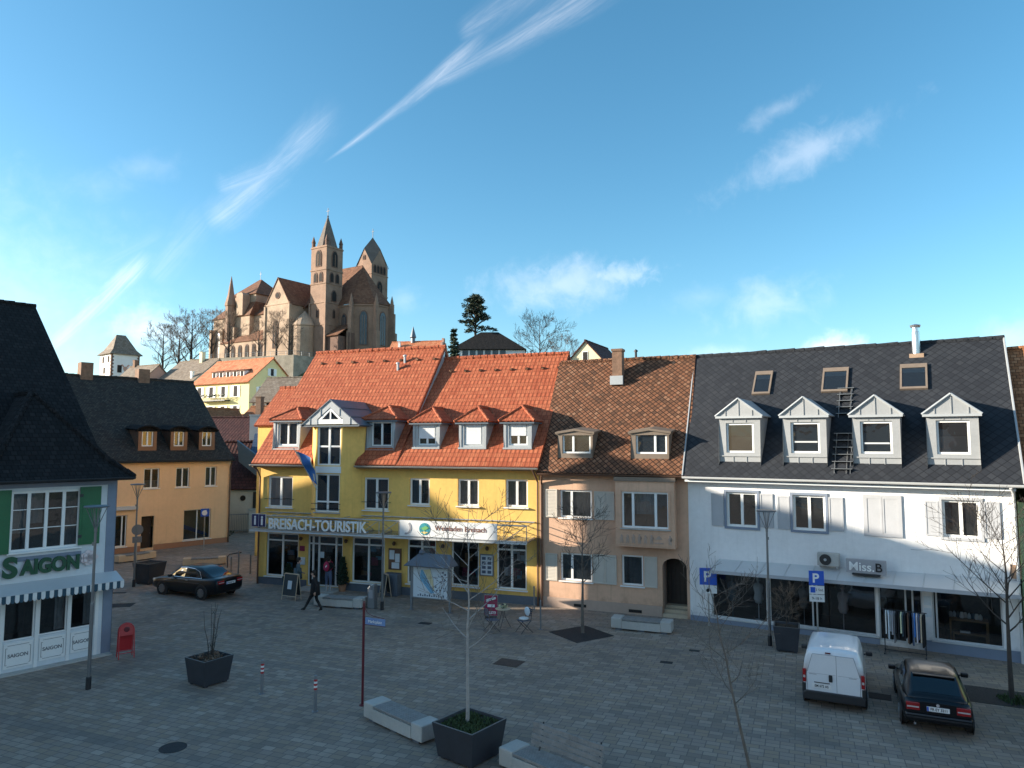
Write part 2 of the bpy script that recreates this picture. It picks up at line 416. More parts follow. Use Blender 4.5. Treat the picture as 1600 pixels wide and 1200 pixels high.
class MB:
    def __init__(s): s.v = []; s.f = []; s.m = []; s.cur = 0
    def poly(s, pts):
        i = len(s.v); s.v += [tuple(p) for p in pts]; s.f.append(tuple(range(i, i + len(pts)))); s.m.append(s.cur); return s
    def _fs(s, base, fs):
        for f in fs: s.f.append(tuple(base + k for k in f)); s.m.append(s.cur)
    def box(s, x0, x1, y0, y1, z0, z1, taper=None):
        i = len(s.v); a = taper or 0
        s.v += [(x0 + a, y0 + a, z0), (x1 - a, y0 + a, z0), (x1 - a, y1 - a, z0), (x0 + a, y1 - a, z0), (x0, y0, z1), (x1, y0, z1), (x1, y1, z1), (x0, y1, z1)]
        s._fs(i, [(0, 3, 2, 1), (4, 5, 6, 7), (0, 1, 5, 4), (1, 2, 6, 5), (2, 3, 7, 6), (3, 0, 4, 7)]); return s
    def prism(s, pts, vec):
        """polygon (3-D points) swept along vec"""
        n = len(pts); i = len(s.v); v = Vector(vec)
        s.v += [tuple(p) for p in pts] + [tuple(Vector(p) + v) for p in pts]
        s._fs(i, [tuple(range(n))[::-1], tuple(range(n, 2 * n))] + [(k, (k + 1) % n, n + (k + 1) % n, n + k) for k in range(n)]); return s
    def slab(s, pts, th):
        """thin plate: polygon with thickness th along minus its normal"""
        a, b, c = (Vector(p) for p in pts[:3]); n = (b - a).cross(c - a).normalized()
        return s.prism(pts, n * -th)
    def tube(s, p0, p1, r0, r1=None, n=8, cap=True):
        return s.path([p0, p1], [r0, r0 if r1 is None else r1], n, cap)
    def path(s, pts, rs, n=6, cap=True):
        pts = [Vector(p) for p in pts]; base = len(s.v); prev = None
        for k, p in enumerate(pts):
            d = (pts[min(k + 1, len(pts) - 1)] - pts[max(k - 1, 0)])
            d = d.normalized() if d.length > 1e-9 else Vector((0, 0, 1))
            if prev is None: a = d.orthogonal().normalized()
            else:
                a = prev - d * prev.dot(d)
                a = a.normalized() if a.length > 1e-6 else d.orthogonal().normalized()
            prev = a; b = d.cross(a)
            for q in range(n):
                w = 2 * pi * (q + .5) / n
                s.v.append(tuple(p + (a * cos(w) + b * sin(w)) * rs[k]))
        fs = []
        for k in range(len(pts) - 1):
            for q in range(n): fs.append((k * n + q, k * n + (q + 1) % n, (k + 1) * n + (q + 1) % n, (k + 1) * n + q))
        if cap: fs += [tuple(range(n))[::-1], tuple((len(pts) - 1) * n + q for q in range(n))]
        s._fs(base, fs); return s
    def lathe(s, prof, c=(0, 0, 0), n=12, ax='z', a0=0.0):
        base = len(s.v)
        for r, h in prof:
            for q in range(n):
                w = a0 + 2 * pi * q / n; x, y = r * cos(w), r * sin(w)
                p = (x, y, h) if ax == 'z' else ((x, h, y) if ax == 'y' else (h, x, y))
                s.v.append((c[0] + p[0], c[1] + p[1], c[2] + p[2]))
        fs = []
        for k in range(len(prof) - 1):
            for q in range(n): fs.append((k * n + q, k * n + (q + 1) % n, (k + 1) * n + (q + 1) % n, (k + 1) * n + q))
        fs += [tuple(range(n))[::-1], tuple((len(prof) - 1) * n + q for q in range(n))]
        s._fs(base, fs); return s
    def blob(s, c, r, n=8, m=5):
        c = Vector(c); rx, ry, rz = (r, r, r) if not hasattr(r, '__len__') else r
        return s._sphere(c, rx, ry, rz, n, m)
    def _sphere(s, c, rx, ry, rz, n, m):
        base = len(s.v); s.v.append((c.x, c.y, c.z - rz))
        for k in range(1, m):
            t = -pi / 2 + pi * k / m
            for q in range(n):
                w = 2 * pi * q / n; s.v.append((c.x + rx * cos(t) * cos(w), c.y + ry * cos(t) * sin(w), c.z + rz * sin(t)))
        s.v.append((c.x, c.y, c.z + rz)); top = len(s.v) - 1 - base; fs = []
        for q in range(n): fs.append((0, 1 + (q + 1) % n, 1 + q)); fs.append((top, 1 + (m - 2) * n + q, 1 + (m - 2) * n + (q + 1) % n))
        for k in range(m - 2):
            for q in range(n): fs.append((1 + k * n + q, 1 + k * n + (q + 1) % n, 1 + (k + 1) * n + (q + 1) % n, 1 + (k + 1) * n + q))
        s._fs(base, fs); return s
    def mesh(s, name, mats, smooth=False, weld=False):
        me = bpy.data.meshes.new(name); me.from_pydata(s.v, [], s.f)
        for i, p in enumerate(me.polygons): p.material_index = s.m[i]
        bm = bmesh.new(); bm.from_mesh(me)
        if weld: bmesh.ops.remove_doubles(bm, verts=bm.verts, dist=1e-4)
        bmesh.ops.recalc_face_normals(bm, faces=bm.faces); bm.to_mesh(me); bm.free()
        for m in (mats if isinstance(mats, (list, tuple)) else [mats]): me.materials.append(M[m])
        auto_uv(me)
        if smooth:
            for p in me.polygons: p.use_smooth = True
        return me
    def build(s, name, mats, parent=None, loc=(0, 0, 0), rz=0.0, smooth=False, weld=False, bevel=0.0):
        o = bpy.data.objects.new(name, s.mesh(name, mats, smooth, weld)); COL.objects.link(o)
        o.location = loc; o.rotation_euler = (0, 0, rz)
        if parent is not None: o.parent = parent
        if bevel:
            b = o.modifiers.new('bevel', 'BEVEL'); b.width = bevel; b.segments = 2; b.limit_method = 'ANGLE'
        return o


def tag(o, label=None, cat=None, group=None, kind=None):
    if label: o['label'] = label
    if cat: o['category'] = cat
    if group: o['group'] = group
    if kind: o['kind'] = kind
    return o


def thing(name, label, cat, loc=(0, 0, 0), deg=0.0, group=None, kind=None):
    o = bpy.data.objects.new(name, None); COL.objects.link(o); o.empty_display_size = .3
    o.location = loc; o.rotation_euler = (0, 0, radians(deg))
    return tag(o, label, cat, group, kind)


def copy_tree(o, parent=None):
    c = o.copy(); COL.objects.link(c)
    if parent is not None: c.parent = parent
    for ch in list(o.children): copy_tree(ch, c)
    return c


def text(name, body, size, mat, parent, loc, rot=(pi / 2, 0, 0), ext=.01, align='LEFT', bold=0.0, sx=1.0, shear=0.0):
    cu = bpy.data.curves.new(name, 'FONT'); cu.body = body; cu.size = size; cu.extrude = ext; cu.align_x = align
    cu.offset = bold; cu.shear = shear; cu.materials.append(M[mat])
    tmp = bpy.data.objects.new('lettering_curve', cu); COL.objects.link(tmp); bpy.context.view_layer.update()
    me = bpy.data.meshes.new_from_object(tmp.evaluated_get(bpy.context.evaluated_depsgraph_get()))
    bpy.data.objects.remove(tmp); bpy.data.curves.remove(cu)
    o = bpy.data.objects.new(name, me); COL.objects.link(o); o.location = loc; o.rotation_euler = rot; o.scale = (sx, 1, 1)
    if not me.materials: me.materials.append(M[mat])
    if parent is not None: o.parent = parent
    return o


def wall_face(mb, x0, x1, z0, z1, y, ops, depth=.16, back=None):
    """vertical wall face in the plane y with real openings (x0,x1,z0,z1) and their reveals"""
    xs = sorted({x0, x1, *[a for o in ops for a in o[:2]]}); zs = sorted({z0, z1, *[a for o in ops for a in o[2:4]]})
    xs = [x for x in xs if x0 <= x <= x1]; zs = [q for q in zs if z0 <= q <= z1]
    for a, b in zip(xs, xs[1:]):
        for c, d in zip(zs, zs[1:]):
            mx, mz = (a + b) / 2, (c + d) / 2
            if any(o[0] < mx < o[1] and o[2] < mz < o[3] for o in ops): continue
            mb.poly([(a, y, c), (b, y, c), (b, y, d), (a, y, d)])
    for o in ops:
        a, b, c, d = o[:4]; e = y + depth
        mb.poly([(a, y, c), (a, e, c), (a, e, d), (a, y, d)]); mb.poly([(b, y, c), (b, y, d), (b, e, d), (b, e, c)])
        mb.poly([(a, y, d), (a, e, d), (b, e, d), (b, y, d)]); mb.poly([(a, y, c), (b, y, c), (b, e, c), (a, e, c)])


def window(parent, x0, x1, z0, z1, y, fw=.06, lights=(.5,), rail=(), frame='white_paint', pane='pane', curtain=None, room='room_dark',
           sill='white_paint', sill_out=.07, depth=.12, roomd=.45, bars=(), name='window', flat=False):
    """window standing in a wall opening: frame with mullions and rails, pane, sill, curtain, room behind"""
    yf = y + depth - .06; yb = y + depth
    w = MB(); e = .003
    w.box(x0 + e, x0 + fw, yf, yb, z0 + e, z1 - e); w.box(x1 - fw, x1 - e, yf, yb, z0 + e, z1 - e)
    w.box(x0 + fw, x1 - fw, yf, yb, z0 + e, z0 + fw); w.box(x0 + fw, x1 - fw, yf, yb, z1 - fw, z1 - e)
    xs = [x0 + (x1 - x0) * q for q in lights]
    for q in xs: w.box(q - fw * .62, q + fw * .62, yf - .012, yb, z0 + fw, z1 - fw)
    edges = [x0 + fw] + [q for q in xs] + [x1 - fw]
    for q in rail:
        zz = z0 + (z1 - z0) * q
        for a, b in zip(edges, edges[1:]): w.box(a + (fw * .62 if a in xs else 0), b - (fw * .62 if b in xs else 0), yf + .004, yb, zz - fw * .5, zz + fw * .5)
    for q in bars:
        zz = z0 + (z1 - z0) * q
        for a, b in zip(edges, edges[1:]): w.box(a + (fw * .62 if a in xs else 0), b - (fw * .62 if b in xs else 0), yf + .01, yb, zz - .012, zz + .012)
    o = w.build(name, frame, parent)
    if flat: o = parent
    p = MB().poly([(x0 + fw * .5, yb - .02, z0 + fw * .5), (x1 - fw * .5, yb - .02, z0 + fw * .5), (x1 - fw * .5, yb - .02, z1 - fw * .5), (x0 + fw * .5, yb - .02, z1 - fw * .5)])
    p.build('pane', pane, o)
    if room:
        d = yb + roomd; r = MB()
        r.poly([(x0, d, z0), (x1, d, z0), (x1, d, z1), (x0, d, z1)])
        r.poly([(x0, yb, z0), (x0, d, z0), (x0, d, z1), (x0, yb, z1)]); r.poly([(x1, yb, z0), (x1, d, z0), (x1, d, z1), (x1, yb, z1)])
        r.poly([(x0, yb, z0), (x1, yb, z0), (x1, d, z0), (x0, d, z0)]); r.poly([(x0, yb, z1), (x1, yb, z1), (x1, d, z1), (x0, d, z1)])
        r.build('room', room, o)
    if curtain:
        for (a, b, c, d, cm) in curtain:
            ca = MB(); n = max(4, int((b - a) * (x1 - x0) / .05)); pa = []
            for k in range(n + 1):
                xx = x0 + (x1 - x0) * (a + (b - a) * k / n); pa.append((xx, yb + .07 + .022 * sin(k * 2.1) + .01 * sin(k * 5.3)))
            za, zb = z0 + (z1 - z0) * c, z0 + (z1 - z0) * d
            for (xa, ya), (xb, yb2) in zip(pa, pa[1:]): ca.poly([(xa, ya, za), (xb, yb2, za), (xb, yb2, zb), (xa, ya, zb)])
            ca.build('curtain', cm, o)
    if sill: MB().box(x0 - .06, x1 + .06, y - sill_out, y + depth - .062, z0 - .055, z0 - .004).build('sill', sill, o)
    return o


def shutter(parent, x0, x1, z0, z1, y, mat, slats=True):
    s = MB(); f = .055
    s.box(x0, x0 + f, y - .05, y - .008, z0, z1); s.box(x1 - f, x1, y - .05, y - .008, z0, z1)
    s.box(x0 + f, x1 - f, y - .05, y - .008, z0, z0 + f); s.box(x0 + f, x1 - f, y - .05, y - .008, z1 - f, z1)
    if slats:
        n = int((z1 - z0 - 2 * f) / .06)
        for k in range(n):
            zz = z0 + f + (z1 - z0 - 2 * f) * k / n
            s.poly([(x0 + f, y - .042, zz), (x1 - f, y - .042, zz), (x1 - f, y - .014, zz + .062), (x0 + f, y - .014, zz + .062)])
    else: s.box(x0 + f, x1 - f, y - .036, y - .01, z0 + f, z1 - f)
    return s.build('shutter', mat, parent)


def gutter(parent, x0, x1, y, z, r=.075, mat='gutter_metal'):
    g = MB(); n = 8; prev = None
    for xx in (x0, x1):
        ring = [(xx, y + r * cos(pi + pi * k / n), z + r * sin(pi + pi * k / n)) for k in range(n + 1)]
        if prev:
            for k in range(n): g.poly([prev[k], prev[k + 1], ring[k + 1], ring[k]])
        else: g.poly(ring)
        prev = ring
    g.poly(prev)
    g.tube((x0, y - r, z), (x1, y - r, z), .014, n=5)
    return g.build('gutter', mat, parent)


def ridge_caps(mb, p0, p1, r=.12, step=.4):
    p0, p1 = Vector(p0), Vector(p1); n = max(1, int((p1 - p0).length / step))
    for k in range(n):
        j = Vector((0, 0, R.uniform(-.014, .014))); mb.tube(p0.lerp(p1, k / n) + j, p0.lerp(p1, (k + 1.06) / n) + j, r * .9, r * R.uniform(1.03, 1.13), 7)


# ---------------------------------------------------------------- ground
def sheet(name, pts, z, mat, n=1):
    mb = MB().poly([(x, y, z) for x, y in pts]); o = mb.build(name, mat); tag(o, kind='structure'); return o


sheet('ground', [(-2500, -300), (2500, -300), (2500, 4000), (-2500, 4000)], -0.03, 'hillside')
sheet('plaza', [(-70, -20), (60, -20), (60, 60), (-70, 60)], 0.0, 'paving')


def hill_z(x, y):
    """the hill behind the square: a 28 m terrace under the minster, lower shoulders either side"""
    def tab(t, v):
        if v <= t[0][0]: return t[0][1]
        for (p, q), (r_, w_) in zip(t, t[1:]):
            if v <= r_: return q + (w_ - q) * (v - p) / (r_ - p)
        return t[-1][1]
    top = tab([(-175, 0), (-115, 19), (-84, 22), (-78, 28.4), (-36, 28.4), (-24, 20), (25, 17.5), (60, 2), (80, 0)], x)
    prof = tab([(61, 0), (80, .09), (100, .22), (115, .33), (135, .52), (165, .74), (174, .80), (181, 1), (240, 1), (330, 0)], y)
    return top * prof


def make_hill():
    nx, ny = 74, 62; mb = MB()
    X = [-240 + 420 * i / nx for i in range(nx + 1)]; Yv = [61 + 290 * j / ny for j in range(ny + 1)]
    base = [(x, y, hill_z(x, y) + .5 * sin(x * .21) * sin(y * .17) - .35) for y in Yv for x in X]
    mb.v = base
    for j in range(ny):
        for i in range(nx):
            a = j * (nx + 1) + i; mb.f.append((a, a + 1, a + nx + 2, a + nx + 1)); mb.m.append(0)
    tag(mb.build('hill', 'hillside', smooth=True), kind='structure')


make_hill()

# ---------------------------------------------------------------- dormers shared by the row houses
def dormer(parent, x0, x1, yf, zb, zt, rp, win, wall, cheek, kind, rmat, za, over=.2, label=None, blind=None, lights=(.5,), trim=None, hood=.0):
    """rp = (y0, z0, slope) of the house roof; win = (x0,x1,z0,z1)"""
    y_at = lambda z: rp[0] + (z - rp[1]) / rp[2]
    d = MB(); wall_face(d, x0, x1, zb - .25, zt, yf, [win], .14)
    for x in (x0, x1): d.poly([(x, yf, zb - .25), (x, yf, zt), (x, y_at(zt) + .15, zt), (x, y_at(zb) - .1, zb - .25)])
    if trim == 'zinc':
        for x in (x0, x1 - .10): d.box(x - .012, x + .112, yf - .03, yf - .002, zb - .05, zt)
        d.box(x0 - .03, x1 + .03, yf - .10, yf - .002, zb - .10, zb - .02)
    if trim == 'seams':
        for q in (.34, .66):
            xx = x0 + (x1 - x0) * q
            d.box(xx - .012, xx + .012, yf - .022, yf - .002, win[3] + .03, zt); d.box(xx - .012, xx + .012, yf - .022, yf - .002, zb - .06, win[2] - .16)
        d.box(x0, x1, yf - .045, yf - .002, win[2] - .15, win[2] - .11)
        d.slab([(x0 - .02, yf - .14, zb - .16), (x1 + .02, yf - .14, zb - .16), (x1 + .02, yf - .002, zb - .02), (x0 - .02, yf - .002, zb - .02)], .02)
    o = d.build('dormer', wall, parent)
    if label: o['label'] = label
    window(o, *win, yf, fw=.075, lights=lights, flat=True, name='window_frame', sill=None, depth=.13, roomd=.5,
           bars=(), curtain=blind)
    xc = (x0 + x1) / 2; xl, xr = x0 - over, x1 + over; yl = yf - over
    r = MB(); yb = y_at(za) + .25; ye = y_at(zt) + .25
    if kind == 'hip':
        ya = yf + (x1 - x0) * .5
        A, B, Cc = (xl, yl, zt), (xr, yl, zt), (xc, ya, za)
        r.slab([A, B, Cc], .07); r.slab([B, (xr, ye, zt), (xc, yb, za), Cc], .07); r.slab([(xl, ye, zt), A, Cc, (xc, yb, za)], .07)
        ro = r.build('dormer_roof', rmat, o)
        c = MB(); ridge_caps(c, B, Cc, .07, .3); ridge_caps(c, A, Cc, .07, .3); ridge_caps(c, Cc, (xc, yb, za), .08, .3); c.build('ridge_tiles', rmat, o)
        f = MB().box(xl + .04, xr - .04, yl + .03, yf - .003, zt - .14, zt - .075)
        f.box(xl + .04, x0 - .003, yf, ye - .3, zt - .13, zt - .075); f.box(x1 + .003, xr - .04, yf, ye - .3, zt - .13, zt - .075); f.build('soffit', 'zinc_dark', o)
    elif kind == 'gable':
        A, B, Cc = (xl, yl, zt), (xr, yl, zt), (xc, yl, za)
        r.slab([B, (xr, ye, zt), (xc, yb, za), Cc], .05); r.slab([(xl, ye, zt), A, Cc, (xc, yb, za)], .05)
        for q in (.25, .5, .75):
            for sx, E_ in ((1, xr), (-1, xl)):
                pass
        r.tube(A, Cc, .035, n=6); r.tube(B, Cc, .035, n=6)
        r.build('dormer_roof', rmat, o)
        g = MB().prism([(xl + .05, yl + .05, zt + .0), (xr - .05, yl + .05, zt + .0), (xc, yl + .05, za - .045)], (0, .06, 0))
        for q in (-.56, 0, .56):
            xx = xc + q * (xr - xl) / 2; h = (za - zt) * (1 - abs(q)) - .05
            g.box(xx - .014, xx + .014, yl + .025, yl + .049, zt + .01, zt + h)
        g.build('gable_front', wall, o)
        s_ = MB().box(xl + .02, xr - .02, yl - .03, yf - .003, zt - .09, zt - .004); s_.build('soffit', 'zinc', o)
    else:   # low segment arch
        n = 6; pts = []; flat_ = za - zt < .2
        for k in range(n + 1):
            q = k / n; xx = xl + (xr - xl) * q; pts.append((xx, zt + (za - zt) * ((1 - abs(2 * q - 1)) if flat_ else (1 - (2 * q - 1) ** 2))))
        for (xa, z_a), (xb, z_b) in zip(pts, pts[1:]):
            r.slab([(xa, yl, z_a), (xb, yl, z_b), (xb, y_at(z_b) + .2, z_b + .12), (xa, y_at(z_a) + .2, z_a + .12)], .09)
        r.prism([(x, yf - .02, zz - .09) for x, zz in pts] + [(xr - .1, yf - .02, zt - .14), (xl + .1, yf - .02, zt - .14)], (0, .018, 0))
        r.build('dormer_roof', rmat, o)
    return o


def gable_shell(parent, x0, x1, depth, he, yr, zr, y0=0.0, mat='plaster_white', ops=(), front_y=0.0, od=.16, name='wall', zb=0.0):
    """front wall with openings, back wall and the two gable walls of a house"""
    w = MB(); wall_face(w, x0, x1, zb, he, front_y, list(ops), od)
    w.poly([(x0, depth, zb), (x1, depth, zb), (x1, depth, he), (x0, depth, he)])
    for x in (x0, x1): w.poly([(x, front_y, zb), (x, depth, zb), (x, depth, he), (x, yr, zr - .12), (x, front_y, he)])
    return w.build(name, mat, parent)


# ================================================================ yellow tourist office
YEL = thing('tourist_house', 'long yellow house with bright orange roof and glazed bay over the tourist office', 'house', (-12.98, 36.98, 0), -19.33)
y_up = [(.46, 1.97, 3.86, 5.44), (6.1, 7.46, 3.9, 5.46), (8.58, 9.64, 4.2, 5.47), (11.08, 12.14, 4.23, 5.48), (13.44, 14.51, 4.25, 5.5)]
y_gf = [(.47, 2.40, .42, 2.58), (2.96, 4.97, .08, 2.56), (5.5, 7.3, .42, 2.58), (8.5, 10.0, .55, 2.62), (10.78, 12.16, .6, 2.62), (13.02, 14.45, .6, 2.70)]
gable_shell(YEL, 0, 15.04, 10.5, 6.0, 5.0, 11.72, mat='plaster_yellow', ops=y_up + y_gf, od=.17)
MB().box(-.03, 2.93, -.03, -.002, 0, .34).box(5.0, 15.06, -.03, -.002, 0, .36).build('plinth', 'plinth_grey', YEL)
for i, o in enumerate(y_up):
    cur = [(0, .42, 0, 1, 'curtain_white')] if i in (2,) else ([(.04, .96, 0, 1, 'curtain_grey')] if i > 2 else None)
    window(YEL, *o, 0, fw=.09, curtain=cur, sill_out=.1, depth=.15)
    if i in (0, 1):
        b = MB(); 
        for zz in (4.28,): b.tube((o[0] - .15, -.06, zz), (o[1] + .15, -.06, zz), .014, n=5)
        b.tube((o[0] - .1, -.06, zz), (o[0] - .1, -.002, zz), .012, n=5); b.tube((o[1] + .1, -.06, zz), (o[1] + .1, -.002, zz), .012, n=5)
        b.build('guard_rail', 'dark_metal', YEL)
for i, o in enumerate(y_gf):
    if i == 1: continue
    k = (o[2] + 1.82 - o[2]) / (o[3] - o[2])
    wd = window(YEL, *o, 0, fw=.075, lights=(.5,) if i != 4 else (), rail=(.83,) if i != 4 else (), pane='pane_shop', name='shop_window', roomd=1.2, room='room_brown', sill_out=.1)
    st = MB(); rr = random.Random(i)
    for q in range(9):
        xx = o[0] + .15 + (o[1] - o[0] - .4) * rr.random(); zz = o[2] + .2 + 1.35 * rr.random(); st.cur = q % 4
        st.box(xx, xx + .22 + .2 * rr.random(), .55, .58, zz, zz + .28 * rr.random() + .12)
    st.build('window_display', ['poster_pale', 'wood_oak', 'map_blue', 'poster_red'], wd)
    sh = MB()
    for zz in (.55, 1.0, 1.45): sh.box(o[0] + .1, o[1] - .1, .6, .9, o[2] + zz, o[2] + zz + .03)
    sh.build('shelf', 'wood_dark', wd)
# entrance
dr = window(YEL, *y_gf[1], 0, fw=.07, lights=(.14, .31, .80), rail=(.83,), pane='pane_shop', name='door', sill=None, roomd=1.5, room='room_dark')
MB().box(3.55, 3.85, .09, .1, 1.45, 1.75).build('notice', 'poster_pale', dr)
MB().box(2.9, 5.05, -.9, .1, .0, .07).build('door_step', 'concrete', YEL)
# wall notices, sconces
MB().box(7.54, 8.2, -.07, -.003, 1.14, 2.13).build('notice_case', 'copper_brown', YEL)
nb = MB()
for a, b, c, d in ((7.6, 7.86, 1.62, 2.05), (7.9, 8.14, 1.5, 1.9), (7.72, 8.12, 1.2, 1.48)): nb.box(a, b, -.085, -.072, c, d)
nb.build('notice', 'poster_pale', YEL)
MB().box(12.23, 12.89, -.06, -.003, 1.14, 2.1).build('poster_frame', 'steel_grey', YEL)
MB().box(12.28, 12.84, -.075, -.062, 1.18, 2.05).build('poster', 'poster_pale', YEL)
pp = MB()
for r_ in range(4):
    for c_ in range(2): pp.box(12.34 + c_ * .27, 12.52 + c_ * .27, -.085, -.077, 1.25 + r_ * .2, 1.38 + r_ * .2)
pp.build('poster_picture', 'map_dark', YEL)
MB().box(2.5, 2.78, -.04, -.003, 1.75, 2.0).build('wall_plaque', 'poster_red', YEL)
MB().box(2.55, 2.82, -.04, -.003, 1.08, 1.45).build('notice', 'poster_pale', YEL)
MB().box(7.5, 8.25, -.5, -.04, 0, 1.02).build('meter_box', 'plinth_grey', YEL, bevel=.02)
for xx in (2.62, 5.22, 7.85, 10.4, 12.6):
    MB().lathe([(.02, 0), (.07, .03), (.09, .12), (.03, .2)], (xx, -.13, 2.27), 8).box(xx - .03, xx + .03, -.12, -.003, 2.36, 2.42).build('wall_lamp', 'copper_brown', YEL)
# roof sections
sl1, sl2 = 1.153, 1.036
z1 = lambda y: 6.10 + sl1 * (y + .5)
z2 = lambda y: 6.08 + sl2 * (y + .5)
r = MB()
def strip(mb, x0, x1, ya, yb, zf, th=.16): mb.slab([(x0, ya, zf(ya)), (x1, ya, zf(ya)), (x1, yb, zf(yb)), (x0, yb, zf(yb))], th)
strip(r, -.24, 3.32, -.5, 5.0, z1); strip(r, 3.32, 5.86, 1.22, 5.0, z1); strip(r, 5.86, 8.08, -.5, 5.0, z1)
r.slab([(8.08, 5.0, z1(5)), (8.08, 11, 6.0), (-.24, 11, 6.0), (-.24, 5, z1(5))][::-1], -.16)
r.build('roof', 'tile_orange', YEL)
r = MB(); strip(r, 8.083, 15.12, -.5, 5.0, z2)
r.slab([(8.083, 5.0, z2(5)), (15.12, 5, z2(5)), (15.12, 11, 6.0), (8.083, 11, 6.0)], -.16)
r.build('roof', 'tile_orange', YEL)
c = MB(); ridge_caps(c, (-.24, 5, z1(5) - .02), (8.1, 5, z1(5) - .02), .13); ridge_caps(c, (8.1, 5, z2(5) - .02), (15.14, 5, z2(5) - .02), .13)
c.build('ridge_tiles', 'tile_orange', YEL)
MB().prism([(8.05, 5, z1(5) - .03), (8.05, -.4, z1(-.4) - .03), (8.05, -.4, z2(-.4) + .0), (8.05, 5, z2(5))], (.028, 0, 0)).build('verge_flashing', 'zinc', YEL)
v = MB()
for k in range(8):
    xx = .55 + k * 1.02; yy = 4.35; v.box(xx, xx + .14, yy - .12, yy + .06, z1(yy) - .05, z1(yy) + .07)
for k in range(8):
    xx = 8.75 + k * .86; yy = 4.2; v.box(xx, xx + .13, yy - .12, yy + .06, z2(yy) - .05, z2(yy) + .07)
v.build('vent_tile', 'tile_brown', YEL)
p = MB()
p.tube((5.78, 3.87, 10.9), (5.78, 3.87, 11.45), .07, n=8).lathe([(.11, 0), (.11, .04), (.02, .1)], (5.78, 3.87, 11.45), 8)
p.tube((6.0, 4.25, 11.3), (6.0, 4.25, 11.9), .07, n=8).lathe([(.11, 0), (.11, .04), (.02, .1)], (6.0, 4.25, 11.9), 8)
p.build('vent_pipe', 'zinc', YEL)
gutter(YEL, -.26, 3.3, -.56, 6.03); gutter(YEL, 5.9, 15.14, -.56, 6.03)
MB().path([(14.9, -.56, 5.96), (14.95, -.4, 5.75), (15.0, -.09, 5.4), (15.0, -.09, 0)], [.045] * 4, 7).build('downpipe', 'copper_brown', YEL)
MB().path([(-.05, -.56, 5.96), (.02, -.3, 5.75), (.04, -.09, 5.4), (.04, -.09, 0)], [.045] * 4, 7).build('downpipe', 'copper_brown', YEL)
# eave board
MB().box(-.2, 3.3, -.46, -.003, 5.9, 5.98).box(5.9, 15.04, -.46, -.003, 5.9, 5.98).build('eave_board', 'wood_oak', YEL)
rp1, rp2 = (-.5, 6.10, sl1), (-.5, 6.08, sl2)
dormer(YEL, .58, 2.23, .2, 6.87, 8.34, rp1, (.84, 2.02, 7.0, 8.2), 'zinc', 'zinc', 'hip', 'tile_orange', 8.98, trim='zinc')
dormer(YEL, 6.1, 7.67, .2, 6.83, 8.31, rp1, (6.34, 7.48, 6.97, 8.17), 'zinc', 'zinc', 'hip', 'tile_orange', 8.97, trim='zinc')
for k, (a, b) in enumerate(((8.6, 10.0), (11.02, 12.38), (13.26, 14.6))):
    do = dormer(YEL, a, b, .3, 6.95, 8.16, rp2, (a + .24, b - .2, 7.03, 8.1), 'zinc', 'zinc', 'hip', 'tile_orange', 8.86, trim='zinc')
    low = (.3, .03, .42)[k]
    bl = MB(); zb_ = 7.05 + low
    for q in range(int((8.05 - zb_) / .05)): bl.box(a + .32, b - .28, .335, .35 + .004, zb_ + q * .05, zb_ + q * .05 + .046)
    bl.build('roller_blind', 'shutter_blind', do)
# glazed bay
bay = MB(); B0, B1, yb_ = 3.85, 5.33, -.8
bz0, bz1 = 3.52, 8.02
wall_face(bay, B0, B1, bz0, bz1, yb_, [(3.92, 5.26, 6.04, 7.97), (3.86, 5.24, 3.8, 5.64)], .12)
for (xa, xb, yback) in ((3.1, B0, 0), (6.08, B1, 0)):
    bay.poly([(xa, 0, bz0), (xb, yb_, bz0), (xb, yb_, bz1), (xa, 0, bz1)])
    bay.poly([(xa, 0, bz0), (xa, 1.6, bz0), (xa, 1.6, bz1), (xa, 0, bz1)])
bay.poly([(3.1, 0, bz0), (B0, yb_, bz0), (B1, yb_, bz0), (6.08, 0, bz0)])
bay = bay.build('bay', 'plaster_yellow', YEL)
window(bay, 3.92, 5.26, 6.04, 7.97, yb_, fw=.085, rail=(.48,), flat=True, name='window_frame', sill=None, roomd=.6)
window(bay, 3.86, 5.24, 3.8, 5.64, yb_, fw=.075, rail=(.27,), flat=True, name='window_frame', sill='zinc', roomd=.6)
MB().box(3.86, 5.3, yb_ - .03, yb_ - .002, 5.68, 6.0).build('band', 'white_paint', bay)
g = MB()
for zz in (3.95, 4.2): g.tube((3.7, yb_ - .08, zz), (5.35, yb_ - .08, zz), .016, n=5)
g.tube((3.72, yb_ - .08, 3.9), (3.72, yb_ + .2, 3.9), .014, n=5); g.build('guard_rail', 'dark_metal', bay)
g = MB(); gx0, gx1, gc, gy, ga = 3.08, 6.32, 4.70, -.92, 9.24
for sx in (-1, 1):   # zinc gable either side of the glazed triangle
    e = gx0 if sx < 0 else gx1; i_ = 3.98 if sx < 0 else 5.42
    g.prism([(e, gy, 8.03), (i_, gy, 8.03), (i_, gy, 8.29), (gc, gy, 8.86), (gc, gy, ga)], (0, .10, 0))
    for q in (.33, .7): 
        xx = gc + (e - gc) * q; zz = ga + (8.03 - ga) * q; g.box(xx - .014, xx + .014, gy - .025, gy - .002, max(8.04, 8.88 - .8 * abs(xx - gc)), zz - .02)
g.build('gable_front', 'zinc', bay)
g = MB().prism([(3.98, gy + .02, 8.05), (5.42, gy + .02, 8.05), (5.42, gy + .02, 8.12), (3.98, gy + .02, 8.12)], (0, .07, 0))
g.prism([(3.99, gy + .02, 8.125), (5.41, gy + .02, 8.125), (5.41, gy + .02, 8.28), (3.99, gy + .02, 8.28)], (0, .07, 0))
